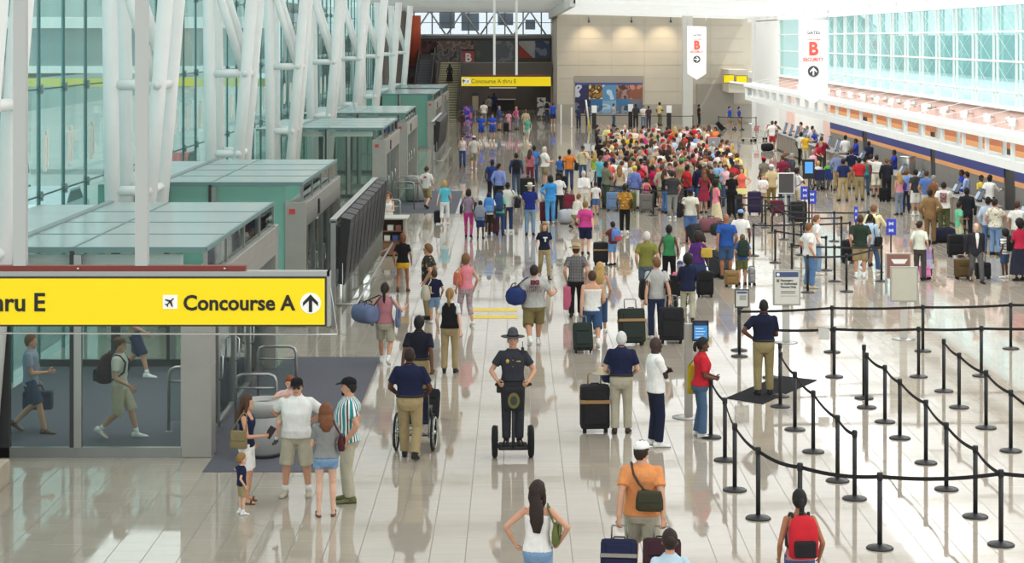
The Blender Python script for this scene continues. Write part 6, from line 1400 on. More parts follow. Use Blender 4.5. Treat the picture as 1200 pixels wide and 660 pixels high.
backpack(yj, 'black backpack on the person in pale yellow shirt', 'black')
person(1016, 312, AW-.3, 1.30, 'm', ('tee', '#e86a2e'), ('shorts', 'khaki'), ('short', 'dark brown'), 2, ('down', 'down'), 'stand', label='child in bright orange tee between pale yellow and dark green shirts')
cr = person(1078, 329, RT+1.1, 1.66, 'f', ('blouse', '#dfe3d2'), ('trousers', '#4a4644'), ('bun', 'dark brown'), 1, ('down', 'down'), 'stand', head=(-.5, 0), label='person in pale cream blouse and dark trousers with a little girl')
gl = person(1088, 327, RT+1.2, 1.08, 'f', ('sleeveless', 'lilac'), ('dress_skirt', '#cfd2ea'), ('bun', 'black'), 3, ('pull', 'down'), 'stepr', shoes='white', label='little girl in lilac dress pulling a pink case')
suitcase(gp(1085, 328), .4, 'small pink and purple child trolley case beside little girl', '#e08ac0', .30, .34, .16, -.2, .22)
su = person(1144, 331, TO+.02, 1.68, 'm', ('suit', '#2d2d33'), ('trousers', '#5b5a5c'), ('ring', 'grey'), 0, ('pull', 'pull'), 'walkl', label='grey-haired person in dark suit jacket walking toward camera', beard='goatee')
suitcase(gp(1128, 327), .1, 'brown-gold case left of the person in dark suit', '#5d4a2a', .44, .50, .3, 0, .1); suitcase(gp(1152, 327), 0, 'black trolley case right of the person in dark suit', 'black', .42, .40, .3, -.1, .35)
person(1195, 329, RT+1.9, 1.70, 'f', ('blouse', '#c22a4a'), ('longskirt', '#2b2c3c'), ('curly', 'black'), 3, ('front', 'front'), 'stand', label='person in crimson top and long dark skirt at right edge')
sb = person(1178, 326, RT+2.2, 1.36, 'm', ('tee', 'white', 'hstripe', 'charcoal', 'white', 1.), ('shorts', '#3d5578'), ('curly', 'black'), 3, ('down', 'down'), 'stand', shoes='white', label='boy in black and white striped shirt with black backpack')
backpack(sb, 'black backpack on the striped-shirt boy', 'black', w=.28, h=.42)
# --- check-in side
def pp(px, py, f, H, sex, tc, tk, bk, bc, hk, hc, sk, arms='dd', label=None, legs='stand', **k):
    A_ = {'d': 'down', 'f': 'front', 'c': 'cross', 'h': 'hip', 'r': 'reach', 's': 'strap', 'p': 'phone', 'g': 'swingf', 'b': 'pull', 'R': 'read', 'n': 'rail'}
    L_ = Vector(k.pop('loc')) if 'loc' in k else gp(px, py)
    if L_.y < 108 and 15.35 < L_.x < 16.75: L_ = L_*((16.95 if k.pop('agent', False) else 15.28)/L_.x)
    if L_.x > 17.25: L_ = L_*(17.2/L_.x)
    k['loc'] = (L_.x, L_.y, 0); k.pop('agent', None)
    return person(px, py, f, H, sex, (tk, tc), (bk, bc), (hk, hc), sk, (A_[arms[0]], A_[arms[1]]), legs, label=label, **k)
brs = pp(1090, 286, AW-.5, 1.80, 'm', '#8a6c48', 'suit', 'trousers', '#7d6244', 'buzz', 'black', 3, 'hd', 'person in tan-brown suit with hand on hip')
pp(1106, 275, AW-.3, 1.80, 'm', 'white', 'tee', 'trousers', '#55592f', 'short', 'dark brown', 1, 'rd', 'person in white tee with framed picture print on back', girth=1.15)
m_ = PEOPLE[-1]; q_ = MB().box(-.11, .11, -.012, 0, 1.08, 1.40); q_.v = [(x*m_['s'], (y-m_['trow'](1.25)[1]-.022)*m_['s'], z*m_['s']) for x, y, z in q_.v]; q_.build('back_print', fabric('#8a5a5c', 'print', '#c9a08e', '#5a4a7a', .6), m_['root'])
bs_ = pp(1133, 282, AW-.3, 1.76, 'm', '#23252c', 'suit', 'trousers', '#1f2126', 'short', 'black', 4, 'fd', 'person in black suit seen from behind at the counter')
pp(1124, 292, RT+.3, 1.50, 'm', '#6cc59c', 'tee', 'shorts', '#c5cfae', 'short', 'black', 2, 'df', 'child in mint green tee beside the black suit')
handbag(bs_, 'R', 'black bag on shoulder of the person in black suit', 'black', w=.34, h=.3, z=.85)
duffel(gp(1106, 284), .4, 'big dark navy bag on floor behind mint-shirted child', '#1d2036', .75, .24); suitcase(gp(1119, 301), .1, 'black suitcase on floor left behind the dark suit person', 'black', .44, .62, .30, 0, 0); suitcase(gp(1130, 300), -.1, 'charcoal suitcase on floor right of another black suitcase', '#333338', .40, .60, .30, 0, 0)
pp(1158, 297, AW-.6, 1.76, 'm', '#c3d3ea', 'shirt', 'jeans', '#5c7aa8', 'short', 'black', 2, 'rd', 'person in very pale blue shirt next to cream floral shirt'); 
x_ = person(1166, 299, AW-.9, 1.74, 'm', ('tee', '#ece4d0', 'floral', '#f4efe2', '#b9ab88', .8), ('jeans', '#7f9fcb'), ('short', 'dark brown'), 1, ('reach', 'down'), 'stand', girth=1.25, label='person in cream floral shirt and light jeans at the counter')
pp(1192, 288, AW-.5, 1.75, 'm', '#f0eeea', 'tee', 'trousers', '#777777', 'short', 'brown', 1, 'rd', 'person in white at right edge behind crimson top')
pp(1133, 270, RT+2.6, 1.70, 'm', '#a9c0e6', 'shirt', 'trousers', 'navy', 'short', 'black', 2, 'ff', 'person in light blue behind the black suit, at counter', loc=gp(1133, 258), agent=True)
pp(1150, 255, TO+.4, 1.66, 'f', '#e8cc58', 'blouse', 'trousers', 'grey', 'short', 'black', 3, 'ff', 'agent-side person in yellow top at the counter', loc=gp(1150, 256))
pp(1159, 256, AW-.9, 1.76, 'm', 'white', 'shirt', 'trousers', 'black', 'short', 'black', 4, 'rd', 'person in white shirt right of the yellow-topped person', loc=gp(1160, 258))
for px, py, l in ((1127, 203, 'agent in royal blue shirt with folded arms behind the counter'), (1048, 186, 'agent in royal blue shirt behind counter near white shirt'), (1003, 168, 'agent in royal blue polo standing before the far bulkhead gap')):
    p_ = gp(px, py, 1.60); person(px, py, PI/2+.1, 1.70, 'm' if px != 1127 else 'f', ('polo', '#2d3fae'), ('trousers', 'navy'), ('short', 'black'), 3, ('cross', 'cross'), 'stand', loc=tuple(Vector((p_.x, p_.y, 0))*(17.0/p_.x) if p_.x < 17 else (min(p_.x, 17.2), p_.y, 0)), label=l)
pp(1054, 252, AW+.3, 1.62, 'f', '#e7a3a8', 'cami', 'jeans', '#8391a8', 'long', 'blonde', 1, 'fd', 'blonde person in pink striped camisole and grey jeans')
handbag(PEOPLE[-1], 'R', 'purple bag of the blonde person in pink camisole', '#6a3aa0', w=.3, h=.28, z=1.0)
pp(1062, 249, AW-.1, 1.66, 'm', '#7ea0d6', 'tee', 'trousers', '#27304d', 'short', 'light brown', 1, 'fd', 'person in blue floral shirt next to charcoal shirt person')
pp(1073, 253, AW+.2, 1.76, 'm', '#3c3c40', 'tee', 'cargo', 'white', 'short', 'black', 1, 'hd', 'person in charcoal tee and white shorts', shoes='white', socks='white')
pp(1086, 247, AW-.4, 1.80, 'm', '#5f7fc0', 'tee', 'shorts', '#e0ddd5', 'buzz', 'brown', 1, 'fd', 'person in medium blue tee looking down near the brown suit')
pp(1094, 250, RT+.4, 1.70, 'f', '#8a5c3c', 'shirt', 'trousers', 'brown', 'short', 'grey', 1, 'fd', 'grey-haired person in brown beside medium blue tee')
pp(1027, 229, AW+.1, 1.76, 'm', '#eeeae2', 'polo_in', 'cargo', '#e3ddcc', 'short', 'dark brown', 1, 'fp', 'person in off-white polo and cream shorts, legs crossed', belt='brown')
pp(1039, 226, AW-.1, 1.78, 'm', '#24262f', 'suit', 'trousers', '#24262f', 'short', 'light brown', 1, 'fd', 'person in dark suit with case, at the middle counters')
suitcase(gp(1036, 236), 0, 'black case on floor below person in dark suit', 'black', .4, .5, .3, 0, 0)
pp(1007, 235, AW-.3, 1.78, 'm', '#d2323c', 'polo_in', 'trousers', 'khaki', 'short', 'black', 2, 'fd', 'person in bright red polo and khaki trousers', belt='black')
pp(988, 236, AW+.1, 1.76, 'm', '#22305e', 'polo_in', 'trousers', '#b39e72', 'short', 'black', 2, 'dd', 'person in navy polo and khaki trousers near wheelchairs', 'wide', belt='black')
pp(998, 222, AW-.6, 1.80, 'm', '#1f2748', 'polo_in', 'trousers', '#b39e72', 'short', 'brown', 1, 'rd', 'person in dark navy polo behind the bright red polo', belt='black')
pp(1014, 229, AW-.2, 1.66, 'f', '#35979e', 'cami', 'jeans', 'denim', 'bob', 'black', 2, 'fd', 'person in teal camisole and jeans right of bright red polo')
pp(1021, 224, AW-.3, 1.72, 'm', '#8f3a52', 'tee', 'shorts', 'khaki', 'short', 'dark brown', 1, 'fd', 'person in striped maroon shirt behind the off-white polo')
pp(981, 224, AW-.2, 1.74, 'm', '#8390b8', 'shirt', 'trousers', 'khaki', 'short', 'grey', 1, 'fd', 'grey-haired person in blue-grey shirt near green wheelchair rider')
pp(1030, 172, AW+.4, 1.80, 'm', '#232a45', 'suit', 'trousers', 'navy', 'buzz', 'black', 4, 'fd', 'person in navy jacket behind the counter in front of bulkhead', loc=(16.9, gp(1030, 168, 1.68).y, 0))
pp(984, 158, RT+.9, 1.75, 'm', 'white', 'shirt', 'trousers', 'black', 'short', 'black', 3, 'fd', 'person in white shirt behind far counter before amber bulkhead', loc=(16.9, 100.5, 0))
# wheelchairs by check-in
for px, py, seat, l, pl, tc, hc in ((959, 223, '#2a3358', 'wheelchair with rider in white, left of the blue-backed one', 'blond person in white seated in wheelchair, crimson person bending over', '#ece6e2', 'blonde'), (971, 222, '#2c4a9c', 'wheelchair with royal blue backrest, rider in bright green', 'person in bright green seated in blue-backed wheelchair', '#63c23c', 'grey')):
    wp = gp(px, py); wheelchair(wp, AW+.15, l, seat); person(0, 0, AW+.15, 1.6, 'f', ('tee', tc), ('trousers', 'grey'), ('short', hc), 1, ('lap', 'lap'), 'sit', loc=wp, hipz=.60, q='far', label=pl)
pp(953, 218, RT+.6, 1.65, 'f', '#eebdc8', 'blouse', 'skirt', '#f0c9d2', 'short', 'pink' if False else 'grey', 1, 'fd', 'person in pale pink dress and pink cap by the wheelchairs', hat=('cap', 'pink'))
pp(956, 205, RT-.6, 1.70, 'f', '#c5283f', 'blouse', 'trousers', 'charcoal', 'short', 'blonde', 0, 'ff', 'blond person in crimson bending toward the wheelchairs', lean=.45)
pp(963, 193, AW-.4, 1.80, 'm', '#8a2338', 'polo', 'trousers', 'charcoal', 'buzz', 'brown', 1, 'rd', 'person in maroon polo at kiosk above the crimson top', girth=1.2)
pp(944, 190, AW-.5, 1.72, 'f', '#eeb72e', 'tee', 'capri', '#d6cdbb', 'short', 'grey', 1, 'rd', 'person in golden yellow tee at the second kiosk counter')
pp(939, 193, AW-.6, 1.74, 'm', '#dfe8e2', 'tee', 'trousers', 'black', 'short', 'black', 4, 'rd', 'person in pale mint shirt and black trousers left of golden yellow')
pp(952, 184, AW-.6, 1.76, 'm', '#e9dfdf', 'shirt', 'trousers', 'navy', 'short', 'dark brown', 2, 'rd', 'person in pale white shirt right behind golden yellow tee')
pp(905, 177, AW-.5, 1.80, 'm', '#f2f0ea', 'tee', 'shorts', '#cf3a44', 'short', 'brown', 1, 'rd', 'person in white tee and red shorts at the far kiosks', shoes='white')
duffel(gp(899, 177), .2, 'black bag on floor left of red shorts person', 'black', .7, .22)
pp(909, 175, AW-.6, 1.72, 'm', '#8d5a58', 'tee', 'trousers', 'brown', 'short', 'dark brown', 1, 'rd', 'person in dull red behind white tee at far kiosks')
pp(931, 140, PI/2+.3, 1.68, 'f', '#3a55c0', 'tee', 'trousers', 'navy', 'short', 'grey', 1, 'rf', 'grey-haired agent in blue leaning over the far kiosks', loc=(16.8, 109.5, 0), lean=.3)
pp(926, 140, PI/2+.2, 1.70, 'm', '#8a97b8', 'shirt', 'trousers', 'navy', 'short', 'dark blonde', 1, 'rf', 'agent in grey-blue behind the far kiosks, left of grey-haired one', loc=(16.8, 112.5, 0), lean=.15)
pp(922, 140, PI/2+.2, 1.78, 'm', '#b98f84', 'shirt', 'trousers', 'navy', 'short', 'dark brown', 1, 'rf', 'agent in dusty shirt behind far kiosks, farthest along', loc=(16.8, 115.5, 0))
pp(855, 152, RT-.3, 1.78, 'm', '#2f57c8', 'tee', 'shorts', 'khaki', 'short', 'brown', 1, 'bd', 'person in royal blue tee and khaki shorts, left of blue pair at far right', 'walkl')
pp(866, 152, RT-.3, 1.74, 'f', '#2f4fb0', 'tee', 'shorts', 'khaki', 'short', 'dark brown', 1, 'dd', 'person in royal blue tee, right one of blue pair at far right', 'walkr')
suitcase(gp(848, 153), LF, 'black suitcase trailing behind the blue pair at far right', 'black', .5, .7, .3, -.7, .3)
luggage_cart(gp(877, 166), .9, 'chrome luggage cart with red handle left of far kiosks'); luggage_cart(gp(890, 164), 1.1, 'chrome luggage cart nested right behind another cart, far right floor')
# crowd front row, right side (feet visible)
cor = pp(869, 247, TO-.1, 1.70, 'f', '#f0705c', 'sleeveless', 'mini', '#efe09a', 'bob', 'light brown', 0, 'hh', 'person in coral top and pale yellow skirt, hands on hips')
pp(894, 248, TO+.1, 1.45, 'm', '#f4f2ee', 'tee', 'shorts', 'tan', 'short', 'dark blonde', 0, 'ff', 'boy in white tee and tan shorts leaning on belt')
pp(904, 246, AW+.1, 1.78, 'm', '#c9b588', 'tee', 'trousers', '#8a7442', 'short', 'grey', 1, 'dd', 'person in tan shirt and white cap behind boy in white', hat=('cap', 'white'))
bt = pp(922, 252, TO+.15, 1.80, 'm', '#16161a', 'tee', 'jeans', '#8e9db4', 'buzz', 'black', 4, 'dd', 'person in black tee with orange lettering before white-framed panel')
m_ = MB(); strokes(m_, -.13, .13, 1.30*bt['s'], .08, -.15, .02, 7, 5); m_.v = [(-p[0], -p[1], p[2]) for p in m_.v]; m_.build('shirt_lettering', mat('#e0962c', .7, name='print_orange'), bt['root'])
pp(917, 232, AW+.4, 1.82, 'm', '#7c2440', 'polo', 'trousers', 'charcoal', 'buzz', 'brown', 2, 'dd', 'large person in maroon polo behind the black tee', girth=1.2)
pp(920, 224, AW-.3, 1.72, 'f', '#3a3a40', 'shirt', 'trousers', 'black', 'short', 'light brown', 1, 'dd', 'person in dark grey behind large maroon polo')
pp(928, 226, RT+.3, 1.72, 'm', '#40434c', 'shirt', 'trousers', 'black', 'short', 'grey', 1, 'dd', 'grey-haired person in dark shirt right of large maroon polo')
wk = pp(934, 250, RT+.4, 1.76, 'm', '#e8e6e4', 'tee', 'trousers', 'beige', 'short', 'black', 3, 'sd', 'person in white tee with grey bag on back, by blue signs')
backpack(wk, 'grey sack-like backpack on person by the blue signs', '#55555a', w=.4, h=.6, d=.24)
pp(895, 232, AW+.5, 1.74, 'm', '#7c7468', 'tee', 'trousers', 'charcoal', 'short', 'black', 3, 'dd', 'person in red cap and grey-brown shirt', hat=('cap', 'red'))
suitcase(gp(884, 251), 0, 'dark purple suitcase left of the boy in white tee', '#33264a', .5, .8, .3, 0, 0); suitcase(gp(912, 252), .2, 'maroon suitcase between boy in white and black tee', '#5d2033', .6, .5, .3, 0, 0)
for x, y, l in ((861, 252, 'black suitcase left of the coral-topped person'), (936, 262, 'black suitcase below the left small blue sign'), (800, 243, 'grey suitcase behind the person in patterned white shirt')): suitcase(gp(x, y), .1, l, '#27272a' if x != 800 else '#6d6a66', .56, .74, .34, 0, .1)
gb = duffel(gp(861, 246)+Vector((0, -.1, .82)), .1, 'grey backpack-like bag on suitcase left of coral top', '#9a9aa2', .5, .24)
# front of the packed crowd
pw = pp(809, 284, AW-.15, 1.78, 'm', '#dcd8c8', 'tee', 'cargo', '#5d7fb4', 'buzz', 'black', 3, 'bd', 'person in patterned white shirt, navy cap and blue shorts', hat=('cap', '#39345e'), girth=1.2)
handbag(pw, 'L', 'large black bag at left of person in patterned white shirt', 'black', w=.46, h=.50, d=.2, z=.80)
suitcase(gp(820, 286), .8, 'black suitcase behind the patterned white shirt person', '#2c2c2f', .5, .62, .3, -.5, 0); duffel(gp(833, 272), .1, 'dusty maroon holdall on floor below cream skirt', '#7c4f55', .8, .24)
pp(839, 268, RT+.3, 1.72, 'f', '#ee8a98', 'blouse', 'longskirt', '#e2d3ac', 'curly', 'black', 4, 'ff', 'person in rose pink top and long cream skirt')
pp(825, 250, AW+.3, 1.66, 'f', '#8a2e42', 'blouse', 'skirt', '#9a2c44', 'long', 'auburn', 1, 'df', 'person in deep maroon dress left of cream skirt')
pp(779, 250, RT+.5, 1.70, 'f', '#1e1c20', 'cami', 'jeans', '#4a78b0', 'long', 'brown', 1, 'cf', 'person in black tank and blue jeans at crowd edge')
pp(757, 247, AW+.5, 1.30, 'f', '#d65a78', 'cami', 'shorts', '#7a7874', 'bob', 'dark brown', 1, 'dd', 'girl in pink tank and grey shorts at crowd edge')
pp(744, 245, AW-.25, 1.70, 'f', '#6f82c2', 'jacket', 'trousers', '#efece6', 'short', 'blonde', 0, 'dd', 'person in periwinkle jacket and white trousers with yellow visor', hat=('cap', 'yellow'))
pp(710, 244, RT+.5, 1.86, 'm', '#7b7d66', 'polo', 'trousers', '#515a45', 'buzz', 'black', 3, 'ff', 'tall person in olive uniform shirt and dark olive trousers', girth=1.2)
pp(726, 244, AW, 1.70, 'f', '#d8bf9a', 'tank', 'jeans', '#5d7898', 'long', 'dark blonde', 1, 'fd', 'person in tan tank top and jeans right of olive uniform')
gs = person(732, 274, AW-.05, 1.72, 'm', ('tee', '#b78433', 'floral', '#8a5a24', '#d9a95a', .6), ('trousers', 'black'), ('short', 'black'), 3, ('down', 'down'), 'stepl', shoes='white', label='person in gold patterned shirt and black trousers walking away')
handbag(gs, 'R', 'brown bag right of person in gold patterned shirt', '#4a2a22', w=.34, h=.26, z=.92)
pp(698, 252, AW+.1, 1.25, 'm', '#e6e4e0', 'tee', 'shorts', '#4b6ca0', 'short', 'brown', 1, 'dd', 'boy in white tee and blue shorts behind hot pink top')
hp = pp(686, 299, AW-.1, 1.70, 'f', '#d94a96', 'blouse', 'shorts', '#22264a', 'short', 'dark blonde', 0, 'bd', 'person in hot pink top and navy shorts pulling a black case', 'stepl', girth=1.25)
handbag(hp, 'L', 'maroon purse left of the person in hot pink top', '#6a2630', w=.24, h=.2, z=.95)
rollc = suitcase(gp(704, 310), .05, 'black suitcase between hot pink top and boy with blue pack', '#222225', .44, .60, .28, 0, .44, 'gold')
kb = pp(718, 311, AW+.5, 1.28, 'm', '#7a3438', 'tee', 'shorts', '#6f9bd0', 'short', 'dark brown', 1, 'dr', 'boy in maroon shirt and blue shorts with colourful backpack')
backpack(kb, 'blue and red child backpack on the boy in maroon shirt', '#5b83c4', '#b8525c', w=.30, h=.36, d=.18)
# left lane groups (middle distance)
pp(621, 276, AW-.05, 1.78, 'm', '#1f2f80', 'tee', 'jeans', '#7f9cb8', 'short', 'grey', 1, 'ff', 'person in deep blue tee and cream hat seen from behind', hat=('straw', 'cream'))
person(645, 262, AW+.2, 1.74, 'f', ('shirt', '#3e95dc'), ('trousers', '#5aa6e2'), ('bob', 'black'), 4, ('front', 'hip'), 'stand', shoes='white', girth=1.15, label='person in bright sky-blue tracksuit with black hair')
pp(655, 257, TO-.3, 1.72, 'f', '#efe9e6', 'blouse', 'trousers', '#26262a', 'curly', 'black', 4, 'fd', 'person in white blouse and black trousers facing camera by luggage')
duffel(gp(667, 262), .3, 'pale grey bag on floor beside sky-blue tracksuit', '#b9bac2', .8, .26); suitcase(gp(667, 250), .3, 'maroon suitcase right of white blouse person', '#7c2436', .5, .66, .3, -.25, .1); suitcase(gp(640, 261), 0, 'wine red suitcase left of the sky-blue tracksuit', '#5d1a2c', .46, .7, .3, 0, .1)
pp(674, 268, RT+.8, 1.60, 'f', '#e6e0d4', 'blouse', 'trousers', '#a8946c', 'short', 'light brown', 0, 'ff', 'person crouching in beige beside the luggage pile', 'squat', lean=.35)
pp(684, 252, TO+.2, 1.68, 'm', '#f3f0ec', 'shirt', 'trousers', '#ddd8c8', 'short', 'white', 0, 'ff', 'white-haired person in white shirt behind hot pink top')
w_ = pp(549, 279, AW-.05, 1.66, 'f', '#9a8496', 'shirt', 'slim', '#d23e93', 'bob', 'dark brown', 2, 'dd', 'person in mauve top and bright magenta trousers', 'stepl')
handbag(w_, 'L', 'navy bag left of the magenta trousers person', '#1d2138', w=.36, h=.32, z=.88); handbag(w_, 'R', 'dark purple bag right of the magenta trousers person', '#3d2c42', w=.32, h=.3, z=.98)
k1 = pp(563, 280, AW-.1, 1.28, 'm', '#6c9be0', 'tee', 'shorts', '#2a3868', 'short', 'black', 3, 'dd', 'child in light blue tee with grey backpack beside magenta trousers', 'stepr'); backpack(k1, 'grey backpack on child beside magenta trousers', '#868b96', w=.34, h=.42)
k2 = pp(573, 277, AW, 1.48, 'm', '#eceae8', 'tee', 'shorts', '#33261e', 'short', 'black', 3, 'dd', 'child in white tee and dark shorts with sky-blue backpack', shoes='white', socks='white'); backpack(k2, 'sky-blue backpack on child in dark shorts', '#4b86c8', '#6fa0d6', w=.36, h=.50)
k3 = pp(586, 276, AW-.2, 1.52, 'm', '#6fcfae', 'tee', 'jeans', '#34507c', 'curly', 'black', 3, 'bd', 'child in mint tee and jeans pulling dark red case'); backpack(k3, 'blue denim backpack on child in mint tee', '#2f4a78', w=.30, h=.62)
roller(k3, 'L', 'dark red trolley case pulled by child in mint tee', '#4a2630', 14, .36, .5, .22)
k4 = pp(595, 272, AW, 1.74, 'm', '#e3e0d8', 'tee', 'jeans', '#2c3f6c', 'buzz', 'black', 3, 'dd', 'person in cream tee and dark jeans with black duffel on right', shoes='white'); handbag(k4, 'R', 'large black duffel hanging right of the cream tee', '#202024', w=.6, h=.36, d=.24, z=.85)
pp(521, 264, AW-.1, 1.62, 'f', '#62c3d8', 'tee', 'capri', '#f2f2f0', 'bob', 'blonde', 0, 'gb', 'blonde person in turquoise top and white trousers walking', 'stepr', shoes='white')
suitcase(gp(514, 263), 0, 'small black case left of the turquoise top', 'black', .34, .42, .24, -.2, .3)
m_ = pp(500, 245, AW-.4, 1.72, 'm', '#eeece8', 'tee', 'cargo', '#a3946c', 'short', 'brown', 0, 'gd', 'person in white tee with red print and khaki shorts on grey mat', 'walkl'); on_b = MB(); on_b.ell((0, -.135, 1.26), (.07, .012, .04), 10, 6); on_b.build('back_print', mat('#d23a30', .7, name='print_red2'), m_['root'])
person(0, 0, TO-.2, 1.66, 'f', ('tank', 'white'), ('trousers', 'stone'), ('bob', 'auburn'), 0, ('down', 'front'), 'stand', loc=(gp(465, 268).x, 64.5, 0), glasses=True, label='person in white tank with sunglasses behind the wooden kiosk')
p1 = pp(577, 238, AW, 1.78, 'm', '#2c3c78', 'tee', 'trousers', '#1d1d22', 'short', 'dark brown', 3, 'dd', 'person in blue patterned shirt and black trousers, left lane', girth=1.15)
pp(585, 256, AW-.3, 1.74, 'm', '#8a9ad6', 'shirt', 'trousers', '#1c1c24', 'short', 'black', 2, 'dd', 'person in periwinkle shirt and black trousers facing right', head=(-1.2, 0), loc=gp(585, 243))
p2 = pp(605, 228, AW+.05, 1.80, 'm', '#343d60', 'shirt', 'jeans', '#4f5f78', 'short', 'dark brown', 1, 'bd', 'person in dark blue shirt with black backpack, left lane', 'stepr'); backpack(p2, 'black backpack on person in dark blue shirt', 'black', w=.32, h=.5)
suitcase(gp(618, 231), .05, 'tall black suitcase right of the dark blue shirt backpacker', '#232327', .62, .74, .32, 0, .1)
pp(621, 218, RT+1.2, 1.66, 'f', '#d0707c', 'blouse', 'trousers', '#7a3346', 'long', 'brown', 1, 'df', 'person in rose top and wine trousers, left lane')
pp(626, 214, AW-.05, 1.72, 'm', '#4d7fc4', 'tee', 'trousers', '#3b5078', 'short', 'black', 3, 'dd', 'person in cornflower blue tee, left lane')
pp(638, 219, RT+.15, 1.82, 'm', '#f2f0ea', 'polo', 'shorts', '#9c8d68', 'short', 'white', 0, 'ff', 'stout white-haired person in white polo, left lane', girth=1.35)
og2 = pp(667, 222, AW-.05, 1.80, 'm', '#e8863c', 'tee', 'jeans', '#3c4f78', 'buzz', 'black', 3, 'dd', 'person in plain orange tee with black bag, left of crowd', girth=1.1)
handbag(og2, 'R', 'black bag at right of the plain orange tee', 'black', w=.5, h=.34, d=.18, z=.82)
suitcase(gp(658, 224), 0, 'black suitcase left of plain orange tee', 'black', .5, .6, .3, 0, .1)
pp(656, 216, AW, 1.30, 'm', '#3e6db0', 'tee', 'shorts', 'navy', 'short', 'dark brown', 2, 'dd', 'child in blue tee left of plain orange tee')
pp(683, 215, TO, 1.74, 'm', '#ddd0a8', 'shirt', 'jeans', 'denim', 'short', 'dark brown', 2, 'ds', 'person in pale sand shirt facing camera by document stand', hat=('cap', 'charcoal'))
pp(542, 196, TO-.1, 1.66, 'f', '#efece8', 'tank', 'jeans', '#34508c', 'bob', 'dark brown', 0, 'ff', 'person in white tank and blue jeans walking toward camera, far left lane')
pp(555.5, 199, AW, 1.76, 'm', '#d6d2ca', 'tee', 'cargo', '#a29c84', 'short', 'brown', 0, 'dd', 'person in pale tee, white cap and stone shorts, far left lane', 'stepr', hat=('cap', 'white'), shoes='white')
pp(564, 165, TO+.2, 1.74, 'm', '#2d5ad0', 'tee', 'shorts', '#2b50b4', 'short', 'dark brown', 1, 'df', 'person in royal blue tee and blue shorts, left of two alike', shoes='white')
pp(577, 165, TO-.2, 1.80, 'm', '#2d5ad0', 'tee', 'shorts', '#3454a8', 'short', 'brown', 1, 'ff', 'taller person in royal blue tee, right of two alike', shoes='white')
pp(567, 146, AW, 1.80, 'm', '#f0eeea', 'tee', 'trousers', 'grey', 'short', 'dark brown', 1, 'dd', 'person in white tee behind the two blue tees', girth=1.15)
pp(573, 137, AW, 1.80, 'm', '#8b8a86', 'tee', 'trousers', 'charcoal', 'short', 'dark brown', 1, 'dd', 'person in grey tee in front of dark far hall')
pp(579, 133, AW, 1.80, 'm', '#2c3a7a', 'shirt', 'trousers', 'navy', 'short', 'black', 2, 'dd', 'person in navy blue in front of the dark far hall')
pp(585, 153, RT+.4, 1.80, 'm', '#3f5390', 'shirt', 'shorts', '#7a7a8c', 'short', 'grey', 1, 'df', 'person in slate blue shirt right of two blue tees')
pp(596, 154, AW, 1.50, 'f', '#e8a9bc', 'tee', 'slim', '#e8a0b8', 'bob', 'dark brown', 2, 'dd', 'child all in pale pink beside hot pink shirt, far lane')
pp(605, 152, RT+.8, 1.70, 'f', '#e0609a', 'tee', 'slim', '#8d909c', 'short', 'blonde', 0, 'dd', 'person in bubblegum pink tee and grey trousers, far lane')
suitcase(gp(593, 155), 0, 'dark suitcase left of the pale pink child', 'black', .4, .6, .3, 0, .2)
pp(618, 167, TO-.2, 1.72, 'f', '#5fae98', 'tee', 'shorts', '#b9cfc4', 'short', 'blonde', 0, 'dd', 'person in sea green tee and pale shorts, far lane', 'walkl', shoes='white')
pp(616, 157, AW, 1.72, 'm', '#c9b79a', 'shirt', 'trousers', 'beige', 'short', 'light brown', 1, 'dd', 'person in sand shirt behind the sea green tee')
pp(648, 147, AW, 1.76, 'm', '#2a56c8', 'tee', 'shorts', '#27335c', 'short', 'brown', 1, 'dd', 'person in vivid blue tee left of the beige wall', shoes='white')
pp(641, 141, AW, 1.76, 'm', '#c9cdc8', 'tee', 'jeans', 'denim', 'short', 'black', 1, 'dd', 'person in pale grey with black pack, left of vivid blue tee'); backpack(PEOPLE[-1], 'black backpack beside the vivid blue tee', 'black')
pp(542, 158, RT+1, 1.66, 'f', '#5a3a3c', 'shirt', 'trousers', '#7a5a6a', 'short', 'dark brown', 1, 'dd', 'person in dark maroon by the far bright poster')
pp(548, 161, RT+1, 1.40, 'f', '#b08ab8', 'tee', 'skirt', '#8a7a9a', 'bob', 'dark brown', 1, 'dd', 'child in lilac by the far bright poster')
pw_ = at(527, 92, 165.6); person(0, 0, AW, 1.66, 'f', ('shirt', 'black'), ('longskirt', '#141418'), ('long', 'black'), 1, ('down', 'down'), 'stand', loc=(pw_.x, 165.6, 0), z0=2.89, q='far', label='person in long black clothes climbing the far staircase')
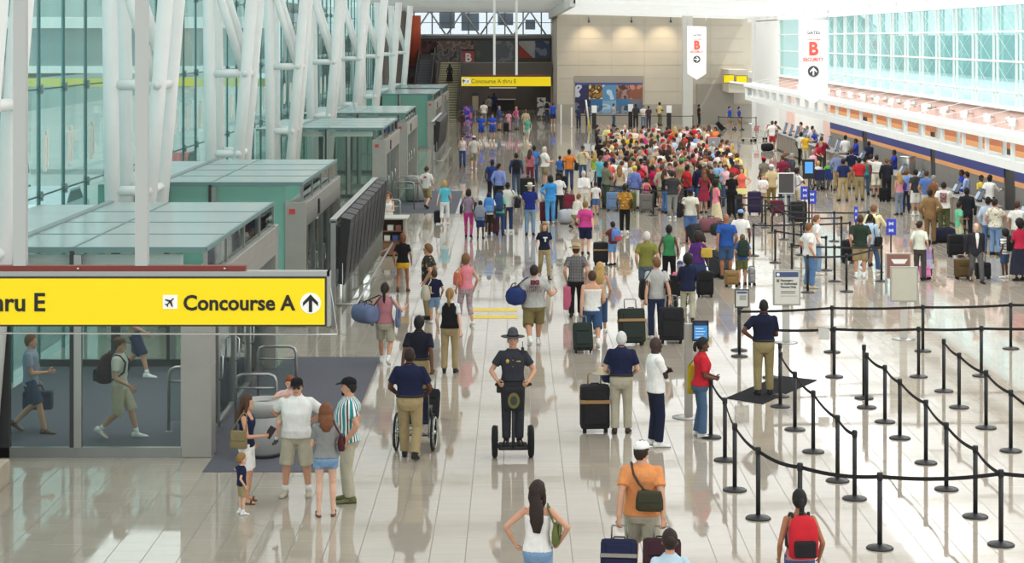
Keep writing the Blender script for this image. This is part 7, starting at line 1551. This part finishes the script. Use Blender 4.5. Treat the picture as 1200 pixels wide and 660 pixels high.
# beyond the crowd, at the queue before the beige wall
for px, py, f, H, tc, bc, hc, sk, l in ((719, 148, RT+.3, 1.74, '#b6bcc4', '#4d5f80', 'brown', 1, 'person in pale grey at the mural, facing right'), (745, 150, AW, 1.80, '#3a3534', '#2d2b2c', 'black', 3, 'person in dark brown standing before right part of mural'), (754, 150, TO, 1.70, '#e6e2da', '#6b7a94', 'brown', 1, 'person in white by the beige wall, right of mural'), (760, 150, AW, 1.66, '#4a3c44', '#3d3a48', 'dark brown', 2, 'person in plum dark top right of mural'), (773, 147, RT+.6, 1.80, '#e2cf8e', '#77704e', 'black', 3, 'person in yellow shirt alone before the beige wall'), (795, 143, AW, 1.68, '#a05a64', '#5a4a58', 'dark brown', 2, 'person in dusty rose near white column'), (819, 149, RT, 1.72, '#25252a', '#25252a', 'black', 2, 'person in black right of the white column'), (689, 148, AW, 1.72, '#5c5c66', '#3a3a44', 'black', 2, 'person in dim grey left of the mural'), (678, 150, AW, 1.66, '#343a58', '#2a2c3c', 'black', 2, 'person in dark indigo at the left end of mural')):
    pp(px, py, f, H, 'm', tc, 'tee', 'trousers', bc, 'short', hc, sk, 'fd', l)
# inside the nearest vestibule
v1 = pp(140, 514, RT-.1, 1.74, 'm', '#d9d6c8', 'tee', 'cargo', '#c2b89c', 'short', 'brown', 1, 'gd', 'person in pale tee and shorts with backpack walking inside nearest vestibule', 'walkl', shoes='white', socks='white', hat=('cap', 'brown')); backpack(v1, 'dark red and black backpack inside the nearest vestibule', '#3a2228', 'black', w=.34, h=.5, d=.22)
v2 = pp(36, 508, RT, 1.74, 'm', '#8c98a8', 'tee', 'shorts', '#3d4860', 'short', 'light brown', 1, 'fd', 'person in blue-grey tee striding inside vestibule at left edge', 'walkr', shoes='brown'); handheld(v2, 'L', 'dark blue bag carried inside vestibule at left edge', 'bag', '#2a3248', .5, .32, .2)
v3 = pp(158, 442, RT, 1.74, 'm', '#a89878', 'tee', 'cargo', '#343c58', 'short', 'brown', 1, 'gd', 'person in tan tee and navy shorts at the back of nearest vestibule', 'walkr', shoes='white', socks='white')
trash_bin((-4.1, 80.5, 0), 'square-looking grey trash bin by the third vestibule rails', .42, 1.05)
# ------------------------------------------------------------------ the packed queue in the middle of the hall: one line per head seen
# head x, head y, shirt colour word, top kind, hair (b black, d dark brown, n brown, l light brown, y blonde, r red, g grey, w white, x bald), skin, sex, bottom, hat, facing(deg from away, + = left)
CROWD = '''
699.5 149 charcoal tee d 1 m black - -95|712.7 149 pale yellow shirt x 1 m khaki - -20|716.5 153 red blouse n 1 f denim - 10|723 152.5 beige tee n 1 m grey - -150|732 149 white shirt x 0 m stone - 175|738 152 light grey tee d 1 m denim - 170
743.6 153 cream tee x 1 m khaki - -160|739 160 yellow tee d 1 m khaki red 175|723 160 white blouse l 0 f navy - 170|753.6 150 pale blue tee b 1 m grey - -95|761 153 light grey shirt n 1 f denim - -60|766 153 stone tee l 1 m denim red -30
768.6 148 white tee g 0 m khaki - -80|763.6 159 tan shirt n 1 m brown - -20|771 160.5 grey tee d 1 f black - 20|782 151 maroon tee d 2 m denim - -60|784.8 155 red tee d 1 m khaki red -20|783.6 166 salmon blouse r 1 f denim - -40
784 173 peach tee n 1 f grey - 40|777.7 172 dark brown shirt r 1 f black - -30|767.5 168 pale blue tee n 0 f denim - -70|738.5 171 tan shirt d 2 m khaki - 10|746 168 brown tee d 1 m khaki - 150|752 165 stone tee n 1 f denim - 30
712 178 pink tee d 2 f navy - 160|717.5 181 purple shirt r 1 f denim - 20|697 181 lime tank y 0 f white - 5|704 186 turquoise tee n 1 m navy - -40|719 189 white shirt b 2 m denim - 15|727 184 light grey tee g 1 m khaki - -30
733 187 white shirt b 1 m navy - 5|742 187 beige tee n 1 m denim green 30|761.5 179 grey shirt g 1 m black - 0|756 186 charcoal tee d 1 f black - -10|768 186 pink blouse l 0 f denim - -20|773 189 grey shirt d 1 m khaki - -70
783.5 187 light grey tee d 1 m denim black -20|785 195 charcoal tee n 1 m denim - 150|753 174 coral tee d 1 f denim - 70|745 178 red blouse n 1 f denim - -60|731 176 navy tee b 3 m navy - 20|735 180 maroon tee b 2 f black - -50
791 151 orange tee y 1 f denim - 0|813 149 red tee n 1 m denim - -40|818.5 148 white tee d 1 m khaki - -70|825.5 151 stone shirt l 1 f grey - 20|829 154 cream blouse n 1 f denim - -100|833.6 156 red tee x 2 m black - -10
843 160 bright blue blouse d 1 f navy - -90|792.5 159 light grey tee n 1 m denim - -30|802 159 red blouse d 1 f denim - -60|810 157 dark brown tee d 1 m brown - 30|816 159.5 light blue shirt x 1 m khaki - -20|810.5 164 white tee b 1 m grey - -10
783 178 pale yellow tee d 2 f brown - -30|801.5 167 brown tee r 1 f denim - 60|807.5 170 pink shirt d 1 f denim - -25|819 171 white tee l 1 m denim - 20|794.5 177 white tee b 1 m khaki - -20|802.5 180 green tee l 1 m khaki - -40
821 176 crimson blouse d 1 f denim - -15|827 178 white tee n 1 f grey - -60|842 180.5 white polo b 3 m denim navy -60|856 183 white tee n 1 m khaki white 160|847.5 186 cream tee n 0 f grey - 150|863.6 189 charcoal tee b 1 m black yellow 170
844.5 192.5 sky blue blouse n 0 f denim - 155|851 196.5 pale pink blouse n 1 f denim - 165|799 190 khaki tee n 1 m khaki green -40|807 186 grey tee d 1 f denim - 20|833.5 199 dark brown shirt d 1 f black - 150|840 209 green blouse b 3 f black green -60
805 197 red tee b 3 m black - -70|793 194 pink blouse n 1 f black - 40|813 192 stone tee n 1 f denim - -20|822 197 navy jacket b 3 m denim - 0|788 204 charcoal tee d 1 m grey - 10|857.5 205 black tee n 1 f black - 0
798 169 salmon tee n 1 f denim - -50|776 158 light grey tee d 1 m grey - -40|757 158 hot pink blouse n 1 f white - 20|790 164 pale blue tee d 2 m denim - 60|797 153 white blouse l 1 f khaki - -70|805 151 pale pink tee n 1 f denim - 30
822 162 beige tee n 1 m khaki - -30|829 166 coral blouse n 1 f denim - 30|836 169 light grey tee g 1 m grey - -50|812 183 red tee d 2 m denim - -60|832 186 stone tee n 1 m khaki - 20|774 179 white tee d 1 f denim - 40
788 180 red blouse r 1 f denim - -20|776 197 stone shirt n 1 m khaki - -30|765 197 crimson blouse b 3 f black - -60|748 197 red tee b 3 f denim - 15|703 166 black tee b 2 m black - 20|730 166 grey tee n 1 m denim - -20
'''
HK = {'b': ('short', 'black'), 'd': ('short', 'dark brown'), 'n': ('short', 'brown'), 'l': ('short', 'light brown'), 'y': ('long', 'blonde'), 'r': ('short', 'red'), 'g': ('short', 'grey'), 'w': ('short', 'white'), 'x': ('bald', 'brown')}
HW = {'b': 'black hair', 'd': 'dark hair', 'n': 'brown hair', 'l': 'light brown hair', 'y': 'blonde hair', 'r': 'reddish hair', 'g': 'grey hair', 'w': 'white hair', 'x': 'a bald head'}
rc = random.Random(11); FHAIR = ['long', 'bob', 'pony', 'short', 'bun', 'bob']
crowd = []
for e in CROWD.replace('\n', '|').split('|'):
    if not e.strip(): continue
    w_ = e.split(); x, y = float(w_[0]), float(w_[1]); fdeg = float(w_[-1]); hat, bc, sx, sk, hr, tk = w_[-2], w_[-3], w_[-4], int(w_[-5]), w_[-6], w_[-7]; tc = ' '.join(w_[2:-7])
    crowd.append([x, y, tc, tk, hr, sk, sx, bc, hat, fdeg])
words = lambda c: f"{c[2]} {'top' if c[3] in ('tank', 'blouse') else 'tee' if c[3] == 'tee' else c[3]}"
# the gaps between the heads above, filled row by row with the same mix of colours
rg = random.Random(23); SH = ['white', 'cream', 'red', 'pink', 'coral', 'salmon', 'orange', 'peach', 'beige', 'pale pink', 'tan', 'light grey', 'pale yellow', 'crimson', 'sky blue', 'maroon', 'stone', 'brown']
n_add = 0
for gy in np.arange(150, 206, 5.2):
    for gx in np.arange(702, 866, 6.2):
        x, y = gx+rg.uniform(-2, 2), gy+rg.uniform(-1.6, 1.6)
        if n_add >= 58 or x > 872-.9*abs(y-186) or x < 712+max(0, (150-y)*2) or y > 199+.0*x: continue
        if min((c[0]-x)**2+((c[1]-y)*1.25)**2 for c in crowd) < 27: continue
        n_add += 1; f_ = rg.random() < .5
        crowd.append([x, y, rg.choice(SH), ('blouse' if rg.random() < .6 else 'tee') if f_ else rg.choice(['tee', 'shirt', 'tee']), rg.choice('ddnnnlrgxb' if not f_ else 'dnnlryn'), rg.choice([0, 1, 1, 1, 2, 3]), 'f' if f_ else 'm', rg.choice(['denim', 'khaki', 'black', 'grey', 'stone']), '-' if rg.random() < .85 else rg.choice(['white', 'red', 'navy']), rg.choice([-100, -70, -40, -20, 0, 20, 60, 150, 170])])
used = {}
for i, c in enumerate(crowd):
    hk = HK[c[4]]
    if c[6] == 'f' and hk[0] == 'short': hk = (FHAIR[i % 6], hk[1])
    H = 1.66+rc.random()*.06 if c[6] == 'f' else 1.72+rc.random()*.10
    others = sorted((o for o in crowd if o is not c), key=lambda o: (o[0]-c[0])**2+((o[1]-c[1])*1.6)**2)
    base = f"crowd member, {words(c)}"+(f", {c[8]} cap" if c[8] != '-' else f", {HW[c[4]]}")
    pick = None
    for o in others[:6]:
        dx, dy = o[0]-c[0], o[1]-c[1]
        rel = ('just left of' if dx > 0 else 'just right of') if abs(dx) > abs(dy)*1.2 else ('in front of' if dy < 0 else 'behind')
        lab = f"{base}, {rel} {words(o)}"
        if lab not in used: pick = lab; break
    used[pick] = 1
    L0 = gp(c[0], c[1], H*.925)
    for k_ in range(14):
        if all((p_['loc'].x-L0.x)**2+(p_['loc'].y-L0.y)**2 > .50**2 for p_ in PEOPLE): break
        L0.y += .16*(1 if k_ < 7 else -1)*(1 if k_ != 7 else 7); L0.x += .02*(-1)**k_
    person(c[0], c[1], math.radians(c[9]), H, c[6], (c[3], c[2]), ('shorts' if c[7] in ('khaki', 'stone', 'white') and i % 2 else 'trousers', c[7]), hk, c[5],
           (rc.choice(['down', 'front', 'hip', 'cross', 'read', 'down']), rc.choice(['down', 'front', 'down', 'phone', 'down'])), 'stand', hat=('cap', c[8]) if c[8] != '-' else None,
           head=(rc.uniform(-.5, .5), rc.uniform(-.05, .15)), girth=rc.choice([1, 1, 1.1, 1.2]), loc=(L0.x, L0.y, 0), q='far', label=pick, group='people in the packed queue', shoes=rc.choice(['black', 'white', 'brown']))
# luggage standing in the crowd
for x, y, c, l in ((699, 190, '#1f1f21', 'black box-shaped case on stand at left of the crowd'), (757, 249, '#77746e', 'grey suitcase between the girl in pink and black tank top'), (718, 247, '#6d88ac', 'blue case low beside the olive uniform trousers'), (738, 247, '#5c6b2e', 'green case behind the white trousers person')): suitcase(gp(x, y) if y > 200 else gp(x, 208), 0, l, c, .5, .66, .3, 0, .1)
b_ = duffel(gp(821, 240)+Vector((.1, -.1, 1.05)), 0, 'black duffel on the shoulder of crowd member in crimson', '#232325', .62, .2)
# ------------------------------------------------------------------ camera and light
cam = bpy.data.cameras.new('camera'); co = bpy.data.objects.new('camera', cam); COL.objects.link(co)
co.location = (0, 0, HC); co.rotation_euler = (PI/2, 0, 0); cam.sensor_width = 36; cam.lens = 36*F/1200
cam.shift_x = -(CX-600)/1200; cam.shift_y = -(330-HY)/1200; cam.clip_end = 600; SC.camera = co
w = bpy.data.worlds.new('sky'); SC.world = w; w.use_nodes = True
bg = w.node_tree.nodes['Background']; bg.inputs[0].default_value = (.90, .95, 1., 1); bg.inputs[1].default_value = 1.4
def area(name, loc, sx, sy, power, col=(1, 1, 1), rot=(0, 0, 0)):
    l = bpy.data.lights.new(name, 'AREA'); l.shape = 'RECTANGLE'; l.size = sx; l.size_y = sy; l.energy = power; l.color = col
    o = bpy.data.objects.new(name, l); COL.objects.link(o); o.location = loc; o.rotation_euler = rot; return o
sl = bpy.data.lights.new('sun', 'SUN'); sl.energy = 2.8; sl.angle = .03; sl.color = (1, .97, .92); so = bpy.data.objects.new('sun', sl); COL.objects.link(so); so.rotation_euler = (math.radians(12), math.radians(27), 0)
area('fill_light', (12.5, 76, 8.2), 5, 116, 4300, (1, .99, .97), (0, math.radians(-32), 0))  # unseen fill, added and tilted to brighten the right side and ticket wall
for v in VST[:4]: area('vestibule_fill', (-6.8, (v[0]+v[1])/2, 3.15), 2.5, 7, 120)  # unseen lights added to brighten the vestibule interiors
area('fill_light', (-3, 180.5, 3.1), 9, 3, 160, (1, .9, .8))  # unseen warm fill added to lift the dark far hall
for i, x in enumerate((690, 736, 778)):
    A = at(x, 30, 153.6); s = bpy.data.lights.new('wall_spot', 'SPOT'); s.energy = 320; s.spot_size = math.radians(75); s.spot_blend = .9; s.color = (1, .80, .55); s.shadow_soft_size = .1
    o = bpy.data.objects.new('wall_spot', s); COL.objects.link(o); o.location = (A.x, 153.0, 8.3); o.rotation_euler = (math.radians(40), 0, 0)
SC.view_settings.view_transform = 'Standard'; SC.view_settings.look = 'None'; SC.view_settings.exposure = 0.; SC.view_settings.gamma = 1.
SC.view_settings.use_curve_mapping = True; cmx = SC.view_settings.curve_mapping; cmx.curves[3].points[0].location = (0, .007); cmx.update()
SC.cycles.max_bounces = 6; SC.cycles.diffuse_bounces = 3; SC.cycles.glossy_bounces = 3; SC.cycles.transparent_max_bounces = 12; SC.cycles.use_denoising = True
SC.cycles.sample_clamp_indirect = 6; SC.cycles.caustics_reflective = False; SC.cycles.caustics_refractive = False
bpy.data.scenes.remove(TMP)
